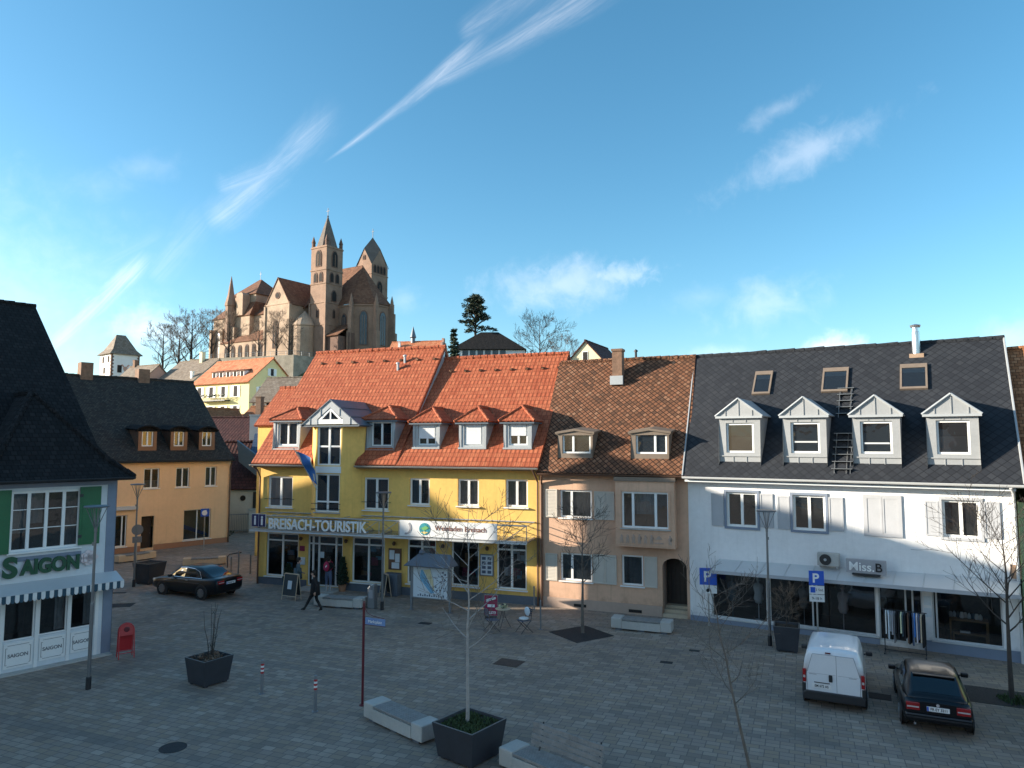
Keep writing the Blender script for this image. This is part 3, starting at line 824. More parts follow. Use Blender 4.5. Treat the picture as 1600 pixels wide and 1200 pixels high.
for sx in (-1, 1):
    e = 4.05 if sx < 0 else 5.35
    g.prism([(e, gy + .02, 8.283), (e - sx * .17, gy + .02, 8.283), (gc, gy + .02, 8.72), (gc, gy + .02, 8.845)], (0, .07, 0))
g.box(gc - .035, gc + .035, gy + .03, gy + .085, 8.285, 8.75); g.build('gable_window', 'white_paint', bay)
MB().poly([(4.1, gy + .06, 8.27), (5.3, gy + .06, 8.27), (gc, gy + .06, 8.80)]).build('pane', 'pane', bay)
g = MB()
g.slab([(gx1 + .06, gy - .04, 7.99), (gx1 + .06, 1.9, 7.99), (gc, 2.6, ga + .03), (gc, gy - .04, ga + .03)], .04)
g.slab([(gc, gy - .04, ga + .03), (gc, 2.6, ga + .03), (gx0 - .06, 1.9, 7.99), (gx0 - .06, gy - .04, 7.99)], .04)
for q in (.35, .7):
    for e in (gx0 - .06, gx1 + .06):
        xx = gc + (e - gc) * q; zz = ga + .03 + (7.99 - ga) * q; g.tube((xx, gy - .04, zz + .015), (xx, 2.2, zz + .015), .018, n=4)
g.build('bay_roof', 'zinc_dark', bay)
MB().box(gx0, gx1, gy, 0, 7.93, 7.985).build('soffit', 'zinc_dark', bay)
# steel and glass canopy over the shop fronts
can = MB(); cy = -1.25
for zz in (2.90, 3.58): can.tube((.5, cy, zz), (14.87, cy, zz), .035, n=6)
can.tube((.5, -.04, 3.62), (14.87, -.04, 3.62), .03, n=6)
xs = [.52 + k * (14.85 - .52) / 14 for k in range(15)]
for k, xx in enumerate(xs):
    can.tube((xx, cy, 2.9), (xx, cy, 3.58), .02, n=5); can.tube((xx, cy, 2.9), (xx, -.02, 2.98), .025, n=5); can.tube((xx, cy, 3.58), (xx, -.02, 3.62), .02, n=5)
    if k < 14: can.tube((xx, cy, 2.9), (xs[k + 1], cy, 3.58), .016, n=4); can.tube((xx, cy, 3.58), (xx, -.02, 2.98), .014, n=4)
can = can.build('canopy', 'gutter_metal', YEL)
MB().slab([(.5, cy - .08, 2.86), (14.9, cy - .08, 2.86), (14.9, -.02, 2.95), (.5, -.02, 2.95)], .02).build('canopy_glass', 'pane_canopy', can)
MB().box(.5, 14.9, cy - .12, cy - .085, 2.80, 2.88).build('canopy_edge', 'white_metal', can)
# flag pole and flag belong together
FL = thing('flag', 'blue flag with pale gold edge hanging from a slanting pole on the yellow bay', 'flag', (-12.98, 36.98, 0), -19.33)
p0, p1 = Vector((4.0, -.83, 4.85)), Vector((3.27, -1.75, 6.86))
MB().tube(p0, p1, .022, .016, 6).blob(p1, .035).build('pole', 'white_metal', FL)
fl = MB(); nu, nv = 10, 12; a = p1.lerp(p0, .05); b = p1.lerp(p0, .72); grid = []
for i in range(nu + 1):
    row = []
    for j in range(nv + 1):
        q = i / nu; h = j / nv; top = a.lerp(b, q)
        P_ = top + Vector((.04 * sin(q * 7 + h * 3) + .95 * h * (1 - q * .55), .06 * sin(q * 9 + h * 4), -h * (.34 * (1 - q * .2)) - .05 * sin(q * 8)))
        row.append(P_)
    grid.append(row)
for i in range(nu):
    for j in range(nv):
        fl.cur = 1 if (j == nv - 1 or j == 0 or (i in (7, 8) and j in (7, 8))) else 0
        fl.poly([grid[i][j], grid[i + 1][j], grid[i + 1][j + 1], grid[i][j + 1]])
fl.build('cloth', ['flag_blue', 'flag_gold'], FL, smooth=True, weld=True)
# signs on the canopy
S1 = thing('sign', 'white lettered tourist office sign standing on the canopy rail above the entrance', 'sign', (-12.98, 36.98, 0), -19.33)
MB().box(1.5, 7.15, cy - .05, cy - .02, 2.97, 3.02).box(1.5, 7.15, cy - .05, cy - .02, 3.45, 3.49).build('rail', 'steel_grey', S1)
text('lettering', 'BREISACH-TOURISTIK', .70, 'letter_white', S1, (1.58, cy - .07, 2.98), ext=.03, bold=.014, sx=.80)
S2 = thing('banner', 'long white wine shop banner with a round teal logo on the canopy rail', 'banner', (-12.98, 36.98, 0), -19.33)
MB().box(8.78, 13.53, cy - .07, cy - .04, 2.93, 3.64).build('panel', 'sign_white', S2)
lg = MB(); lg.lathe([(.27, 0), (.27, .012)], (10.05, cy - .084, 3.28), 24, 'y'); lg.build('logo', 'logo_teal', S2)
MB().prism([(9.85, cy - .094, 3.3), (10.05, cy - .094, 3.2), (10.3, cy - .094, 3.34), (10.1, cy - .094, 3.42)], (0, .008, 0)).build('logo', 'logo_green', S2)
MB().prism([(9.86, cy - .094, 3.14), (10.05, cy - .094, 3.05), (10.24, cy - .094, 3.14), (10.05, cy - .094, 3.17)], (0, .008, 0)).build('logo', 'logo_sand', S2)
mn = MB()
for k in range(9):
    t0, t1 = radians(-100 + k * 17), radians(-100 + (k + 1) * 17)
    mn.prism([(9.1 + .2 * cos(t0), cy - .083, 3.3 + .22 * sin(t0)), (9.1 + .3 * cos(t0), cy - .083, 3.3 + .3 * sin(t0)), (9.1 + .3 * cos(t1), cy - .083, 3.3 + .3 * sin(t1)), (9.1 + .2 * cos(t1), cy - .083, 3.3 + .22 * sin(t1))], (0, .01, 0))
mn.build('logo', 'sign_grey', S2)
text('lettering', 'Weinladen Breisach', .31, 'letter_brown', S2, (10.55, cy - .075, 3.24), ext=.006, bold=.004)
S3 = thing('sign', 'pair of navy tourist information panels each with a white letter i', 'sign', (-12.98, 36.98, 0), -19.33)
for k in (0, 1):
    x0 = .62 + k * .41
    pn = MB().box(x0, x0 + .385, cy - .10, cy - .06, 3.04, 3.64).build('panel', 'sign_navy', S3)
    text('lettering', 'i', .62, 'letter_white', pn, (x0 + .19, cy - .105, 3.14), ext=.006, align='CENTER', bold=.022)
    MB().box(x0 - .012, x0 + .397, cy - .09, cy - .058, 3.028, 3.652).build('rim', 'sign_white', pn)

# rear wing roof to the left of the yellow house
RW = thing('rear_house', 'house with small orange tiled roof tucked behind the left gable of the yellow house', 'house', (-12.98, 36.98, 0), -19.33)
r = MB(); r.slab([(-6.2, 6.9, 8.25), (4, 6.9, 8.25), (4, 9.5, 10.82), (-6.2, 9.5, 10.82)], .15); r.slab([(-6.2, 9.5, 10.82), (4, 9.5, 10.82), (4, 12.2, 8.1), (-6.2, 12.2, 8.1)], .15)
ridge_caps(r, (-6.2, 9.5, 10.82), (4, 9.5, 10.82), .12); r.build('roof', 'tile_orange', RW)
gable_shell(RW, -6.0, 4, 11.9, 8.2, 9.5, 10.8, mat='plaster_yellow', front_y=7.1)

# ================================================================ pink house
PNK = thing('pink_house', 'narrow pink house with brown speckled roof and beige shutters between the yellow and white houses', 'house', (1.21, 32.01, 0), -22.39)
pw = [(.97, 2.43, 3.88, 5.09), (.98, 2.42, 1.17, 2.36), (3.71, 4.63, 1.16, 2.43)]
door = (5.42, 6.42, .1, 2.42)
gable_shell(PNK, .02, 6.53, 8.9, 5.75, 4.2, 11.1, mat='plaster_pink', ops=pw + [door], od=.17)
MB().box(.05, 5.4, -.035, -.002, 0, .42).build('plinth', 'plaster_pink_grey', PNK)
for i, o in enumerate(pw):
    window(PNK, *o, 0, fw=.08, lights=((.36,), (.36,), ())[i], curtain=[(.02, .98, 0, 1, 'curtain_grey')], depth=.15)
for (a, b, c_, d_) in ((.31, .86, 3.87, 5.1), (2.55, 2.99, 3.85, 5.06), (3.0, 3.44, 3.85, 5.06), (.3, .85, 1.13, 2.3), (2.46, 2.98, 1.15, 2.38), (2.99, 3.5, 1.15, 2.38), (4.68, 5.22, 1.15, 2.42)):
    shutter(PNK, a, b, c_, d_, 0, 'shutter_beige')
# arched doorway
ar = MB(); n = 10; cx_, rx = 5.92, .5; top = [(cx_ + rx * cos(pi * k / n), 0, 2.02 + .38 * sin(pi * k / n)) for k in range(n + 1)]
ar.prism([(6.425, -.0, 2.02), (6.425, 0, 2.425)] + [(5.415, 0, 2.425), (5.415, 0, 2.02)] + top[::-1], (0, .17, 0)); ar.build('door_arch', 'plaster_pink', PNK)
dd = MB().box(5.44, 6.4, .95, 1.0, .35, 2.42)
for k in range(5): dd.box(5.5 + k * .18, 5.63 + k * .18, .93, .949, .5, 2.2)
dd = dd.build('door', 'wood_dark', PNK); MB().blob((6.3, .9, 1.3), .03).build('handle', 'steel', dd)
q = MB(); q.poly([(5.42, .16, .1), (5.42, 1, .1), (5.42, 1, 2.42), (5.42, .16, 2.42)]); q.poly([(6.42, .16, .1), (6.42, 1, .1), (6.42, 1, 2.42), (6.42, .16, 2.42)]); q.poly([(5.42, .16, 2.42), (5.42, 1, 2.42), (6.42, 1, 2.42), (6.42, .16, 2.42)])
q.build('porch', 'plaster_pink_grey', PNK)
MB().box(5.43, 6.41, -.02, .95, 0, .14).box(5.43, 6.41, .28, .95, .14, .26).box(5.43, 6.41, .58, .95, .26, .37).build('door_step', 'concrete_warm', PNK)
for xx, zz in ((1.6, .1), (4.0, .08)): MB().box(xx, xx + .55, -.05, -.036, zz, zz + .12).build('cellar_vent', 'dark_opening', PNK)
# oriel
ori = MB(); wall_face(ori, 3.6, 6.05, 2.85, 5.55, -.5, [(3.86, 5.83, 3.62, 5.12)], .15)
ori.poly([(3.6, -.5, 2.85), (3.6, 0, 2.85), (3.6, 0, 5.55), (3.6, -.5, 5.55)]); ori.poly([(6.05, -.5, 2.85), (6.05, 0, 2.85), (6.05, 0, 5.55), (6.05, -.5, 5.55)])
ori.poly([(3.6, -.5, 2.85), (6.05, -.5, 2.85), (6.05, 0, 2.85), (3.6, 0, 2.85)])
ori.box(3.68, 6.0, -.512, -.501, 2.92, 2.96); ori.box(3.68, 6.0, -.512, -.501, 3.42, 3.46)
for xx in (3.80, 5.86): ori.box(xx - .06, xx + .03, -.53, -.502, 3.55, 5.2)
ori = ori.build('oriel', 'plaster_pink', PNK)
window(ori, 3.86, 5.83, 3.62, 5.12, -.5, fw=.08, lights=(.24, .72), flat=True, name='window_frame', curtain=[(.25, .71, .38, 1, 'curtain_white')], sill='concrete', depth=.13)
MB().box(3.55, 6.1, -.56, .0, 5.553, 5.72).build('oriel_roof', 'zinc_brown', ori)
rel = MB(); rr = random.Random(5)
for k in range(9):   # stone relief figures
    x0 = 3.8 + k * .25; h = .2 + .12 * rr.random()
    if k == 6: rel.prism([(x0 - .05, -.52, 3.2), (x0 + .25, -.52, 3.2), (x0 + .1, -.52, 3.36)], (0, .018, 0)); rel.box(x0 - .08, x0 + .28, -.52, -.502, 3.02, 3.08); continue
    if k == 7: continue
    rel._sphere(Vector((x0 + .05, -.51, 3.02 + h)), .045, .02, .05, 7, 4)
    rel.prism([(x0, -.52, 3.0), (x0 + .03, -.52, 3.0), (x0 + .05, -.52, 3.1), (x0 + .08, -.52, 3.0), (x0 + .12, -.52, 3.0), (x0 + .1, -.52, 3.0 + h), (x0 + .16, -.52, 3.0 + h * .7), (x0 + .08, -.52, 3.03 + h), (x0 - .02, -.52, 3.0 + h * .8)], (0, .018, 0))
rel.build('relief', 'plaster_pink_grey', ori)
zp = lambda y: 5.85 + 1.167 * (y + .42)
r = MB(); r.slab([(-.03, -.42, zp(-.42)), (6.62, -.42, zp(-.42)), (6.37, 4.2, zp(4.2)), (-.4, 4.2, zp(4.2))], .15)
r.slab([(-.4, 4.2, zp(4.2)), (6.37, 4.2, zp(4.2)), (6.37, 9.2, 5.7), (-.4, 9.2, 5.7)], .15)
r.build('roof', 'tile_brown', PNK)
c = MB(); ridge_caps(c, (-.3, 4.2, zp(4.2) - .03), (6.37, 4.2, zp(4.2) - .03), .12); c.build('ridge_tiles', 'tile_brown', PNK)
gutter(PNK, .1, 6.6, -.48, 5.8, mat='copper_brown')
MB().path([(.3, -.48, 5.74), (.22, -.3, 5.55), (.14, -.08, 5.3), (.14, -.08, 0)], [.045] * 4, 7).build('downpipe', 'copper_brown', PNK)
rpp = (-.42, 5.85, 1.167)
dormer(PNK, .85, 2.46, .12, 6.5, 7.62, rpp, (1.06, 2.36, 6.68, 7.56), 'zinc_brown', 'zinc_brown', 'arch', 'zinc_brown', 7.76, over=.1, lights=(.38,))
dormer(PNK, 4.14, 5.77, .12, 6.5, 7.62, rpp, (4.36, 5.68, 6.68, 7.56), 'zinc_brown', 'zinc_brown', 'arch', 'zinc_brown', 7.76, over=.1, lights=(.62,))
ch = MB().box(2.62, 3.09, 3.05, 3.55, 9.6, 11.52).box(2.58, 3.13, 3.01, 3.59, 11.52, 11.63).build('chimney', 'brick_chimney', PNK)
MB().box(2.54, 3.16, 2.9, 3.04, 9.9, 10.32).build('flashing', 'zinc', ch)
MB().tube((3.5, 4.3, 11.1), (3.5, 4.3, 11.6), .06).lathe([(.1, 0), (.1, .05), (.02, .12)], (3.5, 4.3, 11.6), 8).build('vent_pipe', 'dark_metal', PNK)

# ================================================================ white house with the boutique
WHT = thing('white_house', 'wide white house with dark slate roof, four pale gabled dormers and a boutique below', 'house', (7.25, 29.52, 0), -31.2)
ww = [(1.56, 2.74, 3.84, 5.2), (4.06, 5.21, 3.86, 5.18), (8.94, 10.04, 3.92, 5.2)]
shop = [(.88, 3.02, .24, 2.02), (3.10, 6.78, .28, 2.08), (6.86, 8.22, .16, 2.14), (8.52, 10.52, .40, 2.22)]
gable_shell(WHT, 0, 11.05, 8.9, 5.68, 4.2, 11.0, mat='plaster_white', ops=ww + shop, od=.16)
for i, o in enumerate(ww):
    f = MB(); a, b, c_, d_ = o; k = .09
    f.box(a - k, a - .002, -.05, -.002, c_ - k, d_ + k); f.box(b + .002, b + k, -.05, -.002, c_ - k, d_ + k); f.box(a - .002, b + .002, -.05, -.002, d_ + .002, d_ + k); f.box(a - .002, b + .002, -.05, -.002, c_ - k, c_ - .002)
    f.build('window_surround', 'trim_grey_blue' if i < 2 else 'shutter_grey', WHT)
    window(WHT, *o, 0, fw=.085, curtain=[(.5, .97, 0, 1, 'curtain_grey')] if i == 2 else None, sill=None, depth=.14)
for (a, b, c_, d_) in ((.96, 1.45, 3.84, 5.12), (2.86, 3.34, 3.88, 5.18), (3.50, 3.95, 3.86, 5.12), (5.32, 5.82, 3.9, 5.14), (8.42, 8.84, 3.94, 5.14), (10.14, 10.6, 3.96, 5.18)):
    shutter(WHT, a, b, c_, d_, 0, 'shutter_grey', slats=False)
f = MB(); a, b, c_, d_ = 6.56, 7.64, 3.88, 5.2
f.box(a - .08, a, -.05, -.002, c_ - .08, d_ + .08); f.box(b, b + .08, -.05, -.002, c_ - .08, d_ + .08); f.box(a, b, -.05, -.002, d_, d_ + .08); f.box(a, b, -.05, -.002, c_ - .08, c_); f.build('window_surround', 'shutter_grey', WHT)
shutter(WHT, a, (a + b) / 2 - .005, c_, d_, 0, 'shutter_grey', slats=False); shutter(WHT, (a + b) / 2 + .005, b, c_, d_, 0, 'shutter_grey', slats=False)
MB().box(.02, 6.85, -.045, -.002, 0, .2).box(8.23, 11.07, -.045, -.002, 0, .36).build('plinth', 'trim_grey_blue', WHT)
# one shop room behind all the glass
s_ = MB(); zf, zc, yb2 = .12, 2.5, 3.2
for pts in ([(.6, yb2, zf), (10.8, yb2, zf), (10.8, yb2, zc), (.6, yb2, zc)], [(.6, .2, zf), (10.8, .2, zf), (10.8, yb2, zf), (.6, yb2, zf)], [(.6, .2, zc), (10.8, .2, zc), (10.8, yb2, zc), (.6, yb2, zc)],
            [(.6, .2, zf), (.6, yb2, zf), (.6, yb2, zc), (.6, .2, zc)], [(10.8, .2, zf), (10.8, yb2, zf), (10.8, yb2, zc), (10.8, .2, zc)]): s_.poly(pts)
s_.build('shop_room', 'room_brown', WHT)
for i, o in enumerate(shop):
    wd = window(WHT, *o, 0, fw=.045, lights=((), (.42,), (.62, .78), (.06,))[i], rail=(), frame='white_metal', pane='pane_shop', room=None, sill='white_metal' if i != 2 else None, sill_out=.08, name='shop_window' if i != 2 else 'door')
    if i == 2: MB().box(7.95, 8.1, .1, .112, .9, 1.1).build('handle', 'steel', wd)
nt = MB()
for zz in (1.55, 1.15): nt.box(8.27, 8.48, -.02, -.003, zz, zz + .3)
nt.build('notice', 'poster_pale', WHT)
aw = MB(); aw.slab([(1.1, -.95, 2.22), (10.98, -.95, 2.34), (11.04, -.003, 2.66), (1.2, -.003, 2.52)], .05)
for k in range(12):
    q = k / 11; aw.tube((1.15 + 9.8 * q, -.95, 2.235 + .12 * q), (1.25 + 9.75 * q, -.01, 2.53 + .14 * q), .012, n=4)
aw = aw.build('awning', 'white_metal', WHT)
MB().prism([(1.08, -.98, 2.10), (11.0, -.98, 2.21), (11.0, -.98, 2.34), (1.08, -.98, 2.22)], (0, .03, 0)).build('awning_edge', 'shutter_grey', aw)
zw = lambda y: 5.80 + 1.16 * (y + .5)
r = MB(); r.slab([(-.06, -.5, zw(-.5)), (11.3, -.5, zw(-.5)), (11.25, 4.2, zw(4.2)), (-.85, 4.2, zw(4.2))], .15)
r.slab([(-.85, 4.2, zw(4.2)), (11.25, 4.2, zw(4.2)), (11.25, 9.2, 5.6), (-.85, 9.2, 5.6)], .15); r.build('roof', 'slate_diamond', WHT)
c = MB(); ridge_caps(c, (-.83, 4.2, zw(4.2) - .03), (11.25, 4.2, zw(4.2) - .03), .1); c.build('ridge_tiles', 'slate_diamond', WHT)
MB().tube((-.07, -.5, zw(-.5) + .02), (-.86, 4.2, zw(4.2) + .02), .035, n=5).build('verge_flashing', 'zinc', WHT)
MB().tube((11.29, -.5, zw(-.5) + .02), (11.25, 4.2, zw(4.2) + .02), .04, n=5).build('verge_flashing', 'zinc', WHT)
gutter(WHT, -.05, 11.3, -.56, 5.78, r=.085, mat='white_metal')
MB().box(.0, 11.05, -.42, -.003, 5.58, 5.66).build('eave_board', 'plaster_pale', WHT)
MB().path([(10.9, -.56, 5.7), (10.98, -.35, 5.5), (11.0, -.1, 5.2), (11.0, -.1, 0)], [.05] * 4, 7).build('downpipe', 'white_metal', WHT)
rpw = (-.5, 5.80, 1.16)
for k, ((a, b), wx) in enumerate(zip(((1.32, 2.94), (3.78, 5.34), (6.22, 7.78), (8.58, 10.14)), ((1.6, 2.68), (4.06, 5.1), (6.48, 7.52), (8.88, 9.88)))):
    do = dormer(WHT, a, b, .02, 6.34, 8.22 - .02 * k, rpw, (*wx, 6.76, 7.94), 'zinc_light', 'zinc_light', 'gable', 'zinc', 8.93 - .02 * k, over=.12, trim='seams', lights=())
    if k in (0, 3): MB().box(wx[0] + .1, wx[1] - .1, .18, .19, 6.84, 7.38).build('blind', 'pane_white', do)
    else: MB().box(wx[0] + .1, wx[1] - .1, .1, .13, 7.16 - (k - 1) * .05, 7.22 - (k - 1) * .05).build('rail', 'white_metal', do)
for k, (a, b) in enumerate(((2.12, 2.86), (4.88, 5.86), (7.72, 8.66))):
    ya, yb3 = 2.42, 3.32; e = .07; nrm = Vector((0, -1.16, 1)).normalized() * .09
    P = lambda x, y: Vector((x, y, zw(y)))
    sk = MB()
    for pts in ([P(a, ya), P(b, ya), P(b, ya + e), P(a, ya + e)], [P(a, yb3 - 2 * e), P(b, yb3 - 2 * e), P(b, yb3), P(a, yb3)], [P(a, ya + e), P(a + e, ya + e), P(a + e, yb3 - 2 * e), P(a, yb3 - 2 * e)], [P(b - e, ya + e), P(b, ya + e), P(b, yb3 - 2 * e), P(b - e, yb3 - 2 * e)]):
        sk.prism([tuple(p) for p in pts], nrm)
    sk = sk.build('skylight', 'zinc_brown', WHT)
    g_ = nrm * .75
    MB().poly([tuple(p + g_) for p in (P(a + e, ya + e), P(b - e, ya + e), P(b - e, yb3 - 2 * e), P(a + e, yb3 - 2 * e))]).build('pane', 'pane', sk)
    MB().poly([tuple(p + nrm * .45) for p in (P(a + e, ya + .6), P(b - e, ya + .6), P(b - e, yb3 - 2 * e), P(a + e, yb3 - 2 * e))]).build('blind', 'curtain_white', sk)
    MB().poly([tuple(p + nrm * .2) for p in (P(a + e, ya + e), P(b - e, ya + e), P(b - e, yb3 - 2 * e), P(a + e, yb3 - 2 * e))]).build('room', 'room_dark', sk)
for q0, q1 in ((0, 6), (8, 13)):   # chimney sweep steps, a lower and an upper run
    st = MB()
    for k in range(q0, q1):
        yy = -.3 + 2.72 * k / 12; x0 = 5.5; x1 = 6.2 if yy < 1 else 6.1; zz = zw(yy) + .16
        st.box(x0, x1, yy - .02, yy + .14, zz, zz + .025)
        for xx in (x0 + .08, x1 - .08): st.box(xx, xx + .02, yy + .0, yy + .12, zw(yy) - .02, zz)
    ya, yc = -.35 + 2.72 * q0 / 12, -.3 + 2.72 * (q1 - 1) / 12 + .1
    for xx in (5.6, 6.0): st.tube((xx, ya, zw(ya) + .06), (xx, yc, zw(yc) + .06), .015, n=4)
    st.build('roof_ladder', 'lamp_grey', WHT)
ch = MB().lathe([(.15, 10.4), (.15, 11.62), (.12, 11.64), (.12, 11.8), (.17, 11.81), (.2, 11.9), (.03, 11.95)], (8.3, 3.86, 0), 14).build('chimney', 'steel', WHT)
MB().box(8.05, 8.56, 3.6, 4.1, 10.3, 10.72).build('flashing', 'copper_light', ch)

# signs and goods of the boutique
AC = thing('air_conditioner', 'beige air conditioning unit on white wall brackets beside the boutique sign', 'air conditioner', (7.25, 29.52, 0), -31.2)
MB().box(4.92, 5.66, -.42, -.12, 2.66, 3.12).build('casing', 'concrete', AC, bevel=.02)
MB().lathe([(.19, 0), (.2, .02), (.19, .04)], (5.2, -.455, 2.89), 20, 'y').build('fan_grille', 'black_plastic', AC)
MB().lathe([(.05, 0), (.05, .02)], (5.2, -.478, 2.89), 10, 'y').build('fan_hub', 'zinc', AC)
MB().box(4.98, 5.02, -.45, -.0, 2.6, 2.655).box(5.56, 5.6, -.45, -.0, 2.6, 2.655).build('bracket', 'zinc', AC)
SG = thing('sign', 'grey boutique sign box with pale and black letters above the white awning', 'sign', (7.25, 29.52, 0), -31.2)
MB().box(5.92, 7.2, -.72, -.55, 2.56, 3.04).build('box', 'sign_grey', SG, bevel=.012)
text('lettering', 'Miss.', .42, 'letter_white', SG, (6.0, -.735, 2.65), ext=.012, bold=.005, sx=1.0)
text('lettering', 'B', .42, 'letter_black', SG, (6.84, -.735, 2.65), ext=.012, bold=.006, sx=1.0)
MB().box(6.1, 7.0, -.68, -.05, 2.48, 2.52).build('bracket', 'dark_metal', SG)
RK = thing('clothes_rack', 'clothes rail full of hanging garments in front of the boutique door', 'clothes rack', (7.25, 29.52, 0), -31.2)
f = MB()
for xx in (7.08, 8.3):
    f.tube((xx, -.95, .06), (xx, -.95, 1.45), .016, n=6); f.tube((xx, -1.25, .05), (xx, -.65, .05), .016, n=6)
    for yy in (-1.25, -.65): f.blob((xx, yy, .03), .03, 6, 4)
f.tube((7.02, -.95, 1.45), (8.36, -.95, 1.45), .016, n=6); f.tube((7.08, -.95, .1), (8.3, -.95, .1), .014, n=6); f.build('frame', 'dark_metal', RK)
gm = ['curtain_white', 'poster_pale', 'curtain_grey', 'sign_grey', 'letter_grey', 'cloth_black', 'cloth_black', 'flag_gold', 'cloth_teal', 'cloth_black', 'copper_brown', 'cloth_black', 'cloth_jeans', 'flag_blue', 'petal_pink', 'cloth_jeans', 'concrete_warm', 'cloth_black']
rr = random.Random(3)
for k, gcol in enumerate(gm):
    x0 = 7.12 + k * .066; L = .62 + .45 * rr.random(); w_ = .2 + .04 * rr.random(); y0 = -.95; g_ = MB()
    prof = [(-.02, 1.42), (-w_, 1.34), (-w_ * 1.02, 1.0), (-w_ * 1.1, 1.4 - L), (w_ * 1.1, 1.4 - L), (w_ * 1.02, 1.0), (w_, 1.34), (.02, 1.42)]
    tw = rr.uniform(-.03, .03)
    g_.prism([(x0 + tw * (p[0] / w_), y0 + p[0], p[1]) for p in prof], (.042, 0, 0)); g_.build('garment', gcol, RK)
TB = thing('display_table', 'low wooden display table behind the boutique glass with small goods', 'table', (7.25, 29.52, 0), -31.2)
t_ = MB()
for (a, b, c_, d_, h) in ((9.0, 10.15, .75, 1.35, 1.02), (9.08, 10.1, .5, .72, .62)):
    t_.box(a, b, c_, d_, h - .05, h)
    for xx in (a, b - .06):
        for yy in (c_, d_ - .06): t_.box(xx, xx + .06, yy, yy + .06, .12, h - .05)
t_.build('table_top', 'wood_oak', TB)
g_ = MB(); rr = random.Random(9)
for k in range(9):
    g_.cur = k % 4; xx = 9.05 + .11 * k; h = 1.02; g_.lathe([(.05, 0), (.07, .05), (.05, .12 + .1 * rr.random()), (.01, .2)], (xx, 1.0 + .2 * rr.random(), h), 8)
g_.cur = 3; g_.box(9.3, 9.6, .55, .68, .62, .68); goods = g_.build('shop_goods', ['curtain_white', 'poster_pale', 'cloth_teal', 'letter_white'], None, (7.25, 29.52, 0), radians(-31.2)); tag(goods, 'small vases and folded cloth set out on the wooden shop table', 'goods')
def mannequin(x, y, mat, label):
    m_ = MB().lathe([(.02, .12), (.16, .13), (.02, .15), (.02, .75), (.12, .78), (.19, .95), (.15, 1.15), (.2, 1.38), (.17, 1.5), (.05, 1.55), (.05, 1.62)], (x, y, 0), 12)
    m_._sphere(Vector((x, y, 1.74)), .085, .1, .13, 10, 7)
    tag(m_.build('mannequin', mat, None, (7.25, 29.52, 0), radians(-31.2), smooth=True), label, 'mannequin', 'mannequins behind the boutique glass')
mannequin(1.5, .8, 'cloth_teal', 'mannequin in dark teal nearest the pink house behind the boutique glass'); mannequin(2.5, .9, 'poster_pale', 'pale mannequin in the first boutique window beside the lamp post')
mannequin(4.2, .9, 'curtain_grey', 'grey mannequin behind the boutique window left of the white van roof'); mannequin(5.6, .8, 'petal_pink', 'rose clad mannequin behind the boutique window under the sign'); mannequin(8.85, 1.1, 'cloth_black', 'black mannequin beside the wooden shop table')

# green neighbour at the right edge
GRN = thing('green_house', 'green walled house with rust brown tiled roof cut by the right picture edge', 'house', (7.25, 29.52, 0), -31.2)
gw = [(12.4, 13.4, 3.7, 5.1), (15.2, 16.2, 3.7, 5.1), (12.2, 13.8, .6, 2.3)]
gable_shell(GRN, 11.1, 19.5, 8.9, 5.2, 4.2, 10.3, mat='plaster_green', ops=gw)
for o in gw: window(GRN, *o, 0)
r = MB(); zg = lambda y: 5.35 + 1.17 * (y + .45)
r.slab([(11.33, -.45, zg(-.45)), (19.8, -.45, zg(-.45)), (19.8, 4.2, zg(4.2)), (11.33, 4.2, zg(4.2))], .14); r.slab([(11.33, 4.2, zg(4.2)), (19.8, 4.2, zg(4.2)), (19.8, 9.2, 5.2), (11.33, 9.2, 5.2)], .14)
r.build('roof', 'tile_rust', GRN); c = MB(); ridge_caps(c, (11.33, 4.2, zg(4.2) - .03), (19.8, 4.2, zg(4.2) - .03)); c.build('ridge_tiles', 'tile_rust', GRN)
gutter(GRN, 11.32, 19.8, -.5, 5.3, mat='copper_brown')
MB().box(10.8, 11.09, -.06, -.004, 2.7, 3.15).build('vent_grille', 'copper_light', GRN)
# ================================================================ restaurant house at the left, with its cross wing
SAI = thing('restaurant_house', 'pale restaurant house with huge black tiled roof and green shutters at the left edge', 'house', (-15.79, 22.56, 0), 49.4)
w = MB()
s_win = (.04, 2.03, 3.72, 5.62)
s_shop = [(.02, .86, .98, 2.42), (.98, 1.78, 1.0, 2.42), (1.88, 2.60, 1.02, 2.42)]
wall_face(w, -.72, 3.12, 0, 5.95, 0, [s_win] + s_shop, .16)
w.poly([(3.12, 0, 0), (3.12, 1.6, 0), (3.12, 1.6, 5.95), (3.12, 0, 5.95)]); w.poly([(-.72, 0, 0), (-.72, 1.6, 0), (-.72, 1.6, 5.95), (-.72, 0, 5.95)])
wall_face(w, -14, -.72, 0, 6.2, 1.6, [], .1)
w.poly([(3.12, 1.6, 0), (3.12, 10.4, 0), (3.12, 10.4, 13.1), (3.12, 1.6, 6.3)]); w.poly([(-14, 1.6, 0), (-14, 10.4, 0), (-14, 10.4, 13.1), (-14, 1.6, 6.3)]); w.poly([(-14, 10.4, 0), (3.12, 10.4, 0), (3.12, 10.4, 13.1), (-14, 10.4, 13.1)])
w.build('wall', 'plaster_pale', SAI)
t_ = MB()
t_.box(2.84, 3.14, -.02, -.002, 0, 5.72).box(3.122, 3.14, -.02, 1.6, 0, 5.72)
t_.box(-.72, 3.14, -.021, -.002, 5.722, 5.95); t_.box(-.05, 2.1, -.022, -.002, 3.42, 3.56)
t_.build('corner_band', 'trim_grey_blue', SAI)
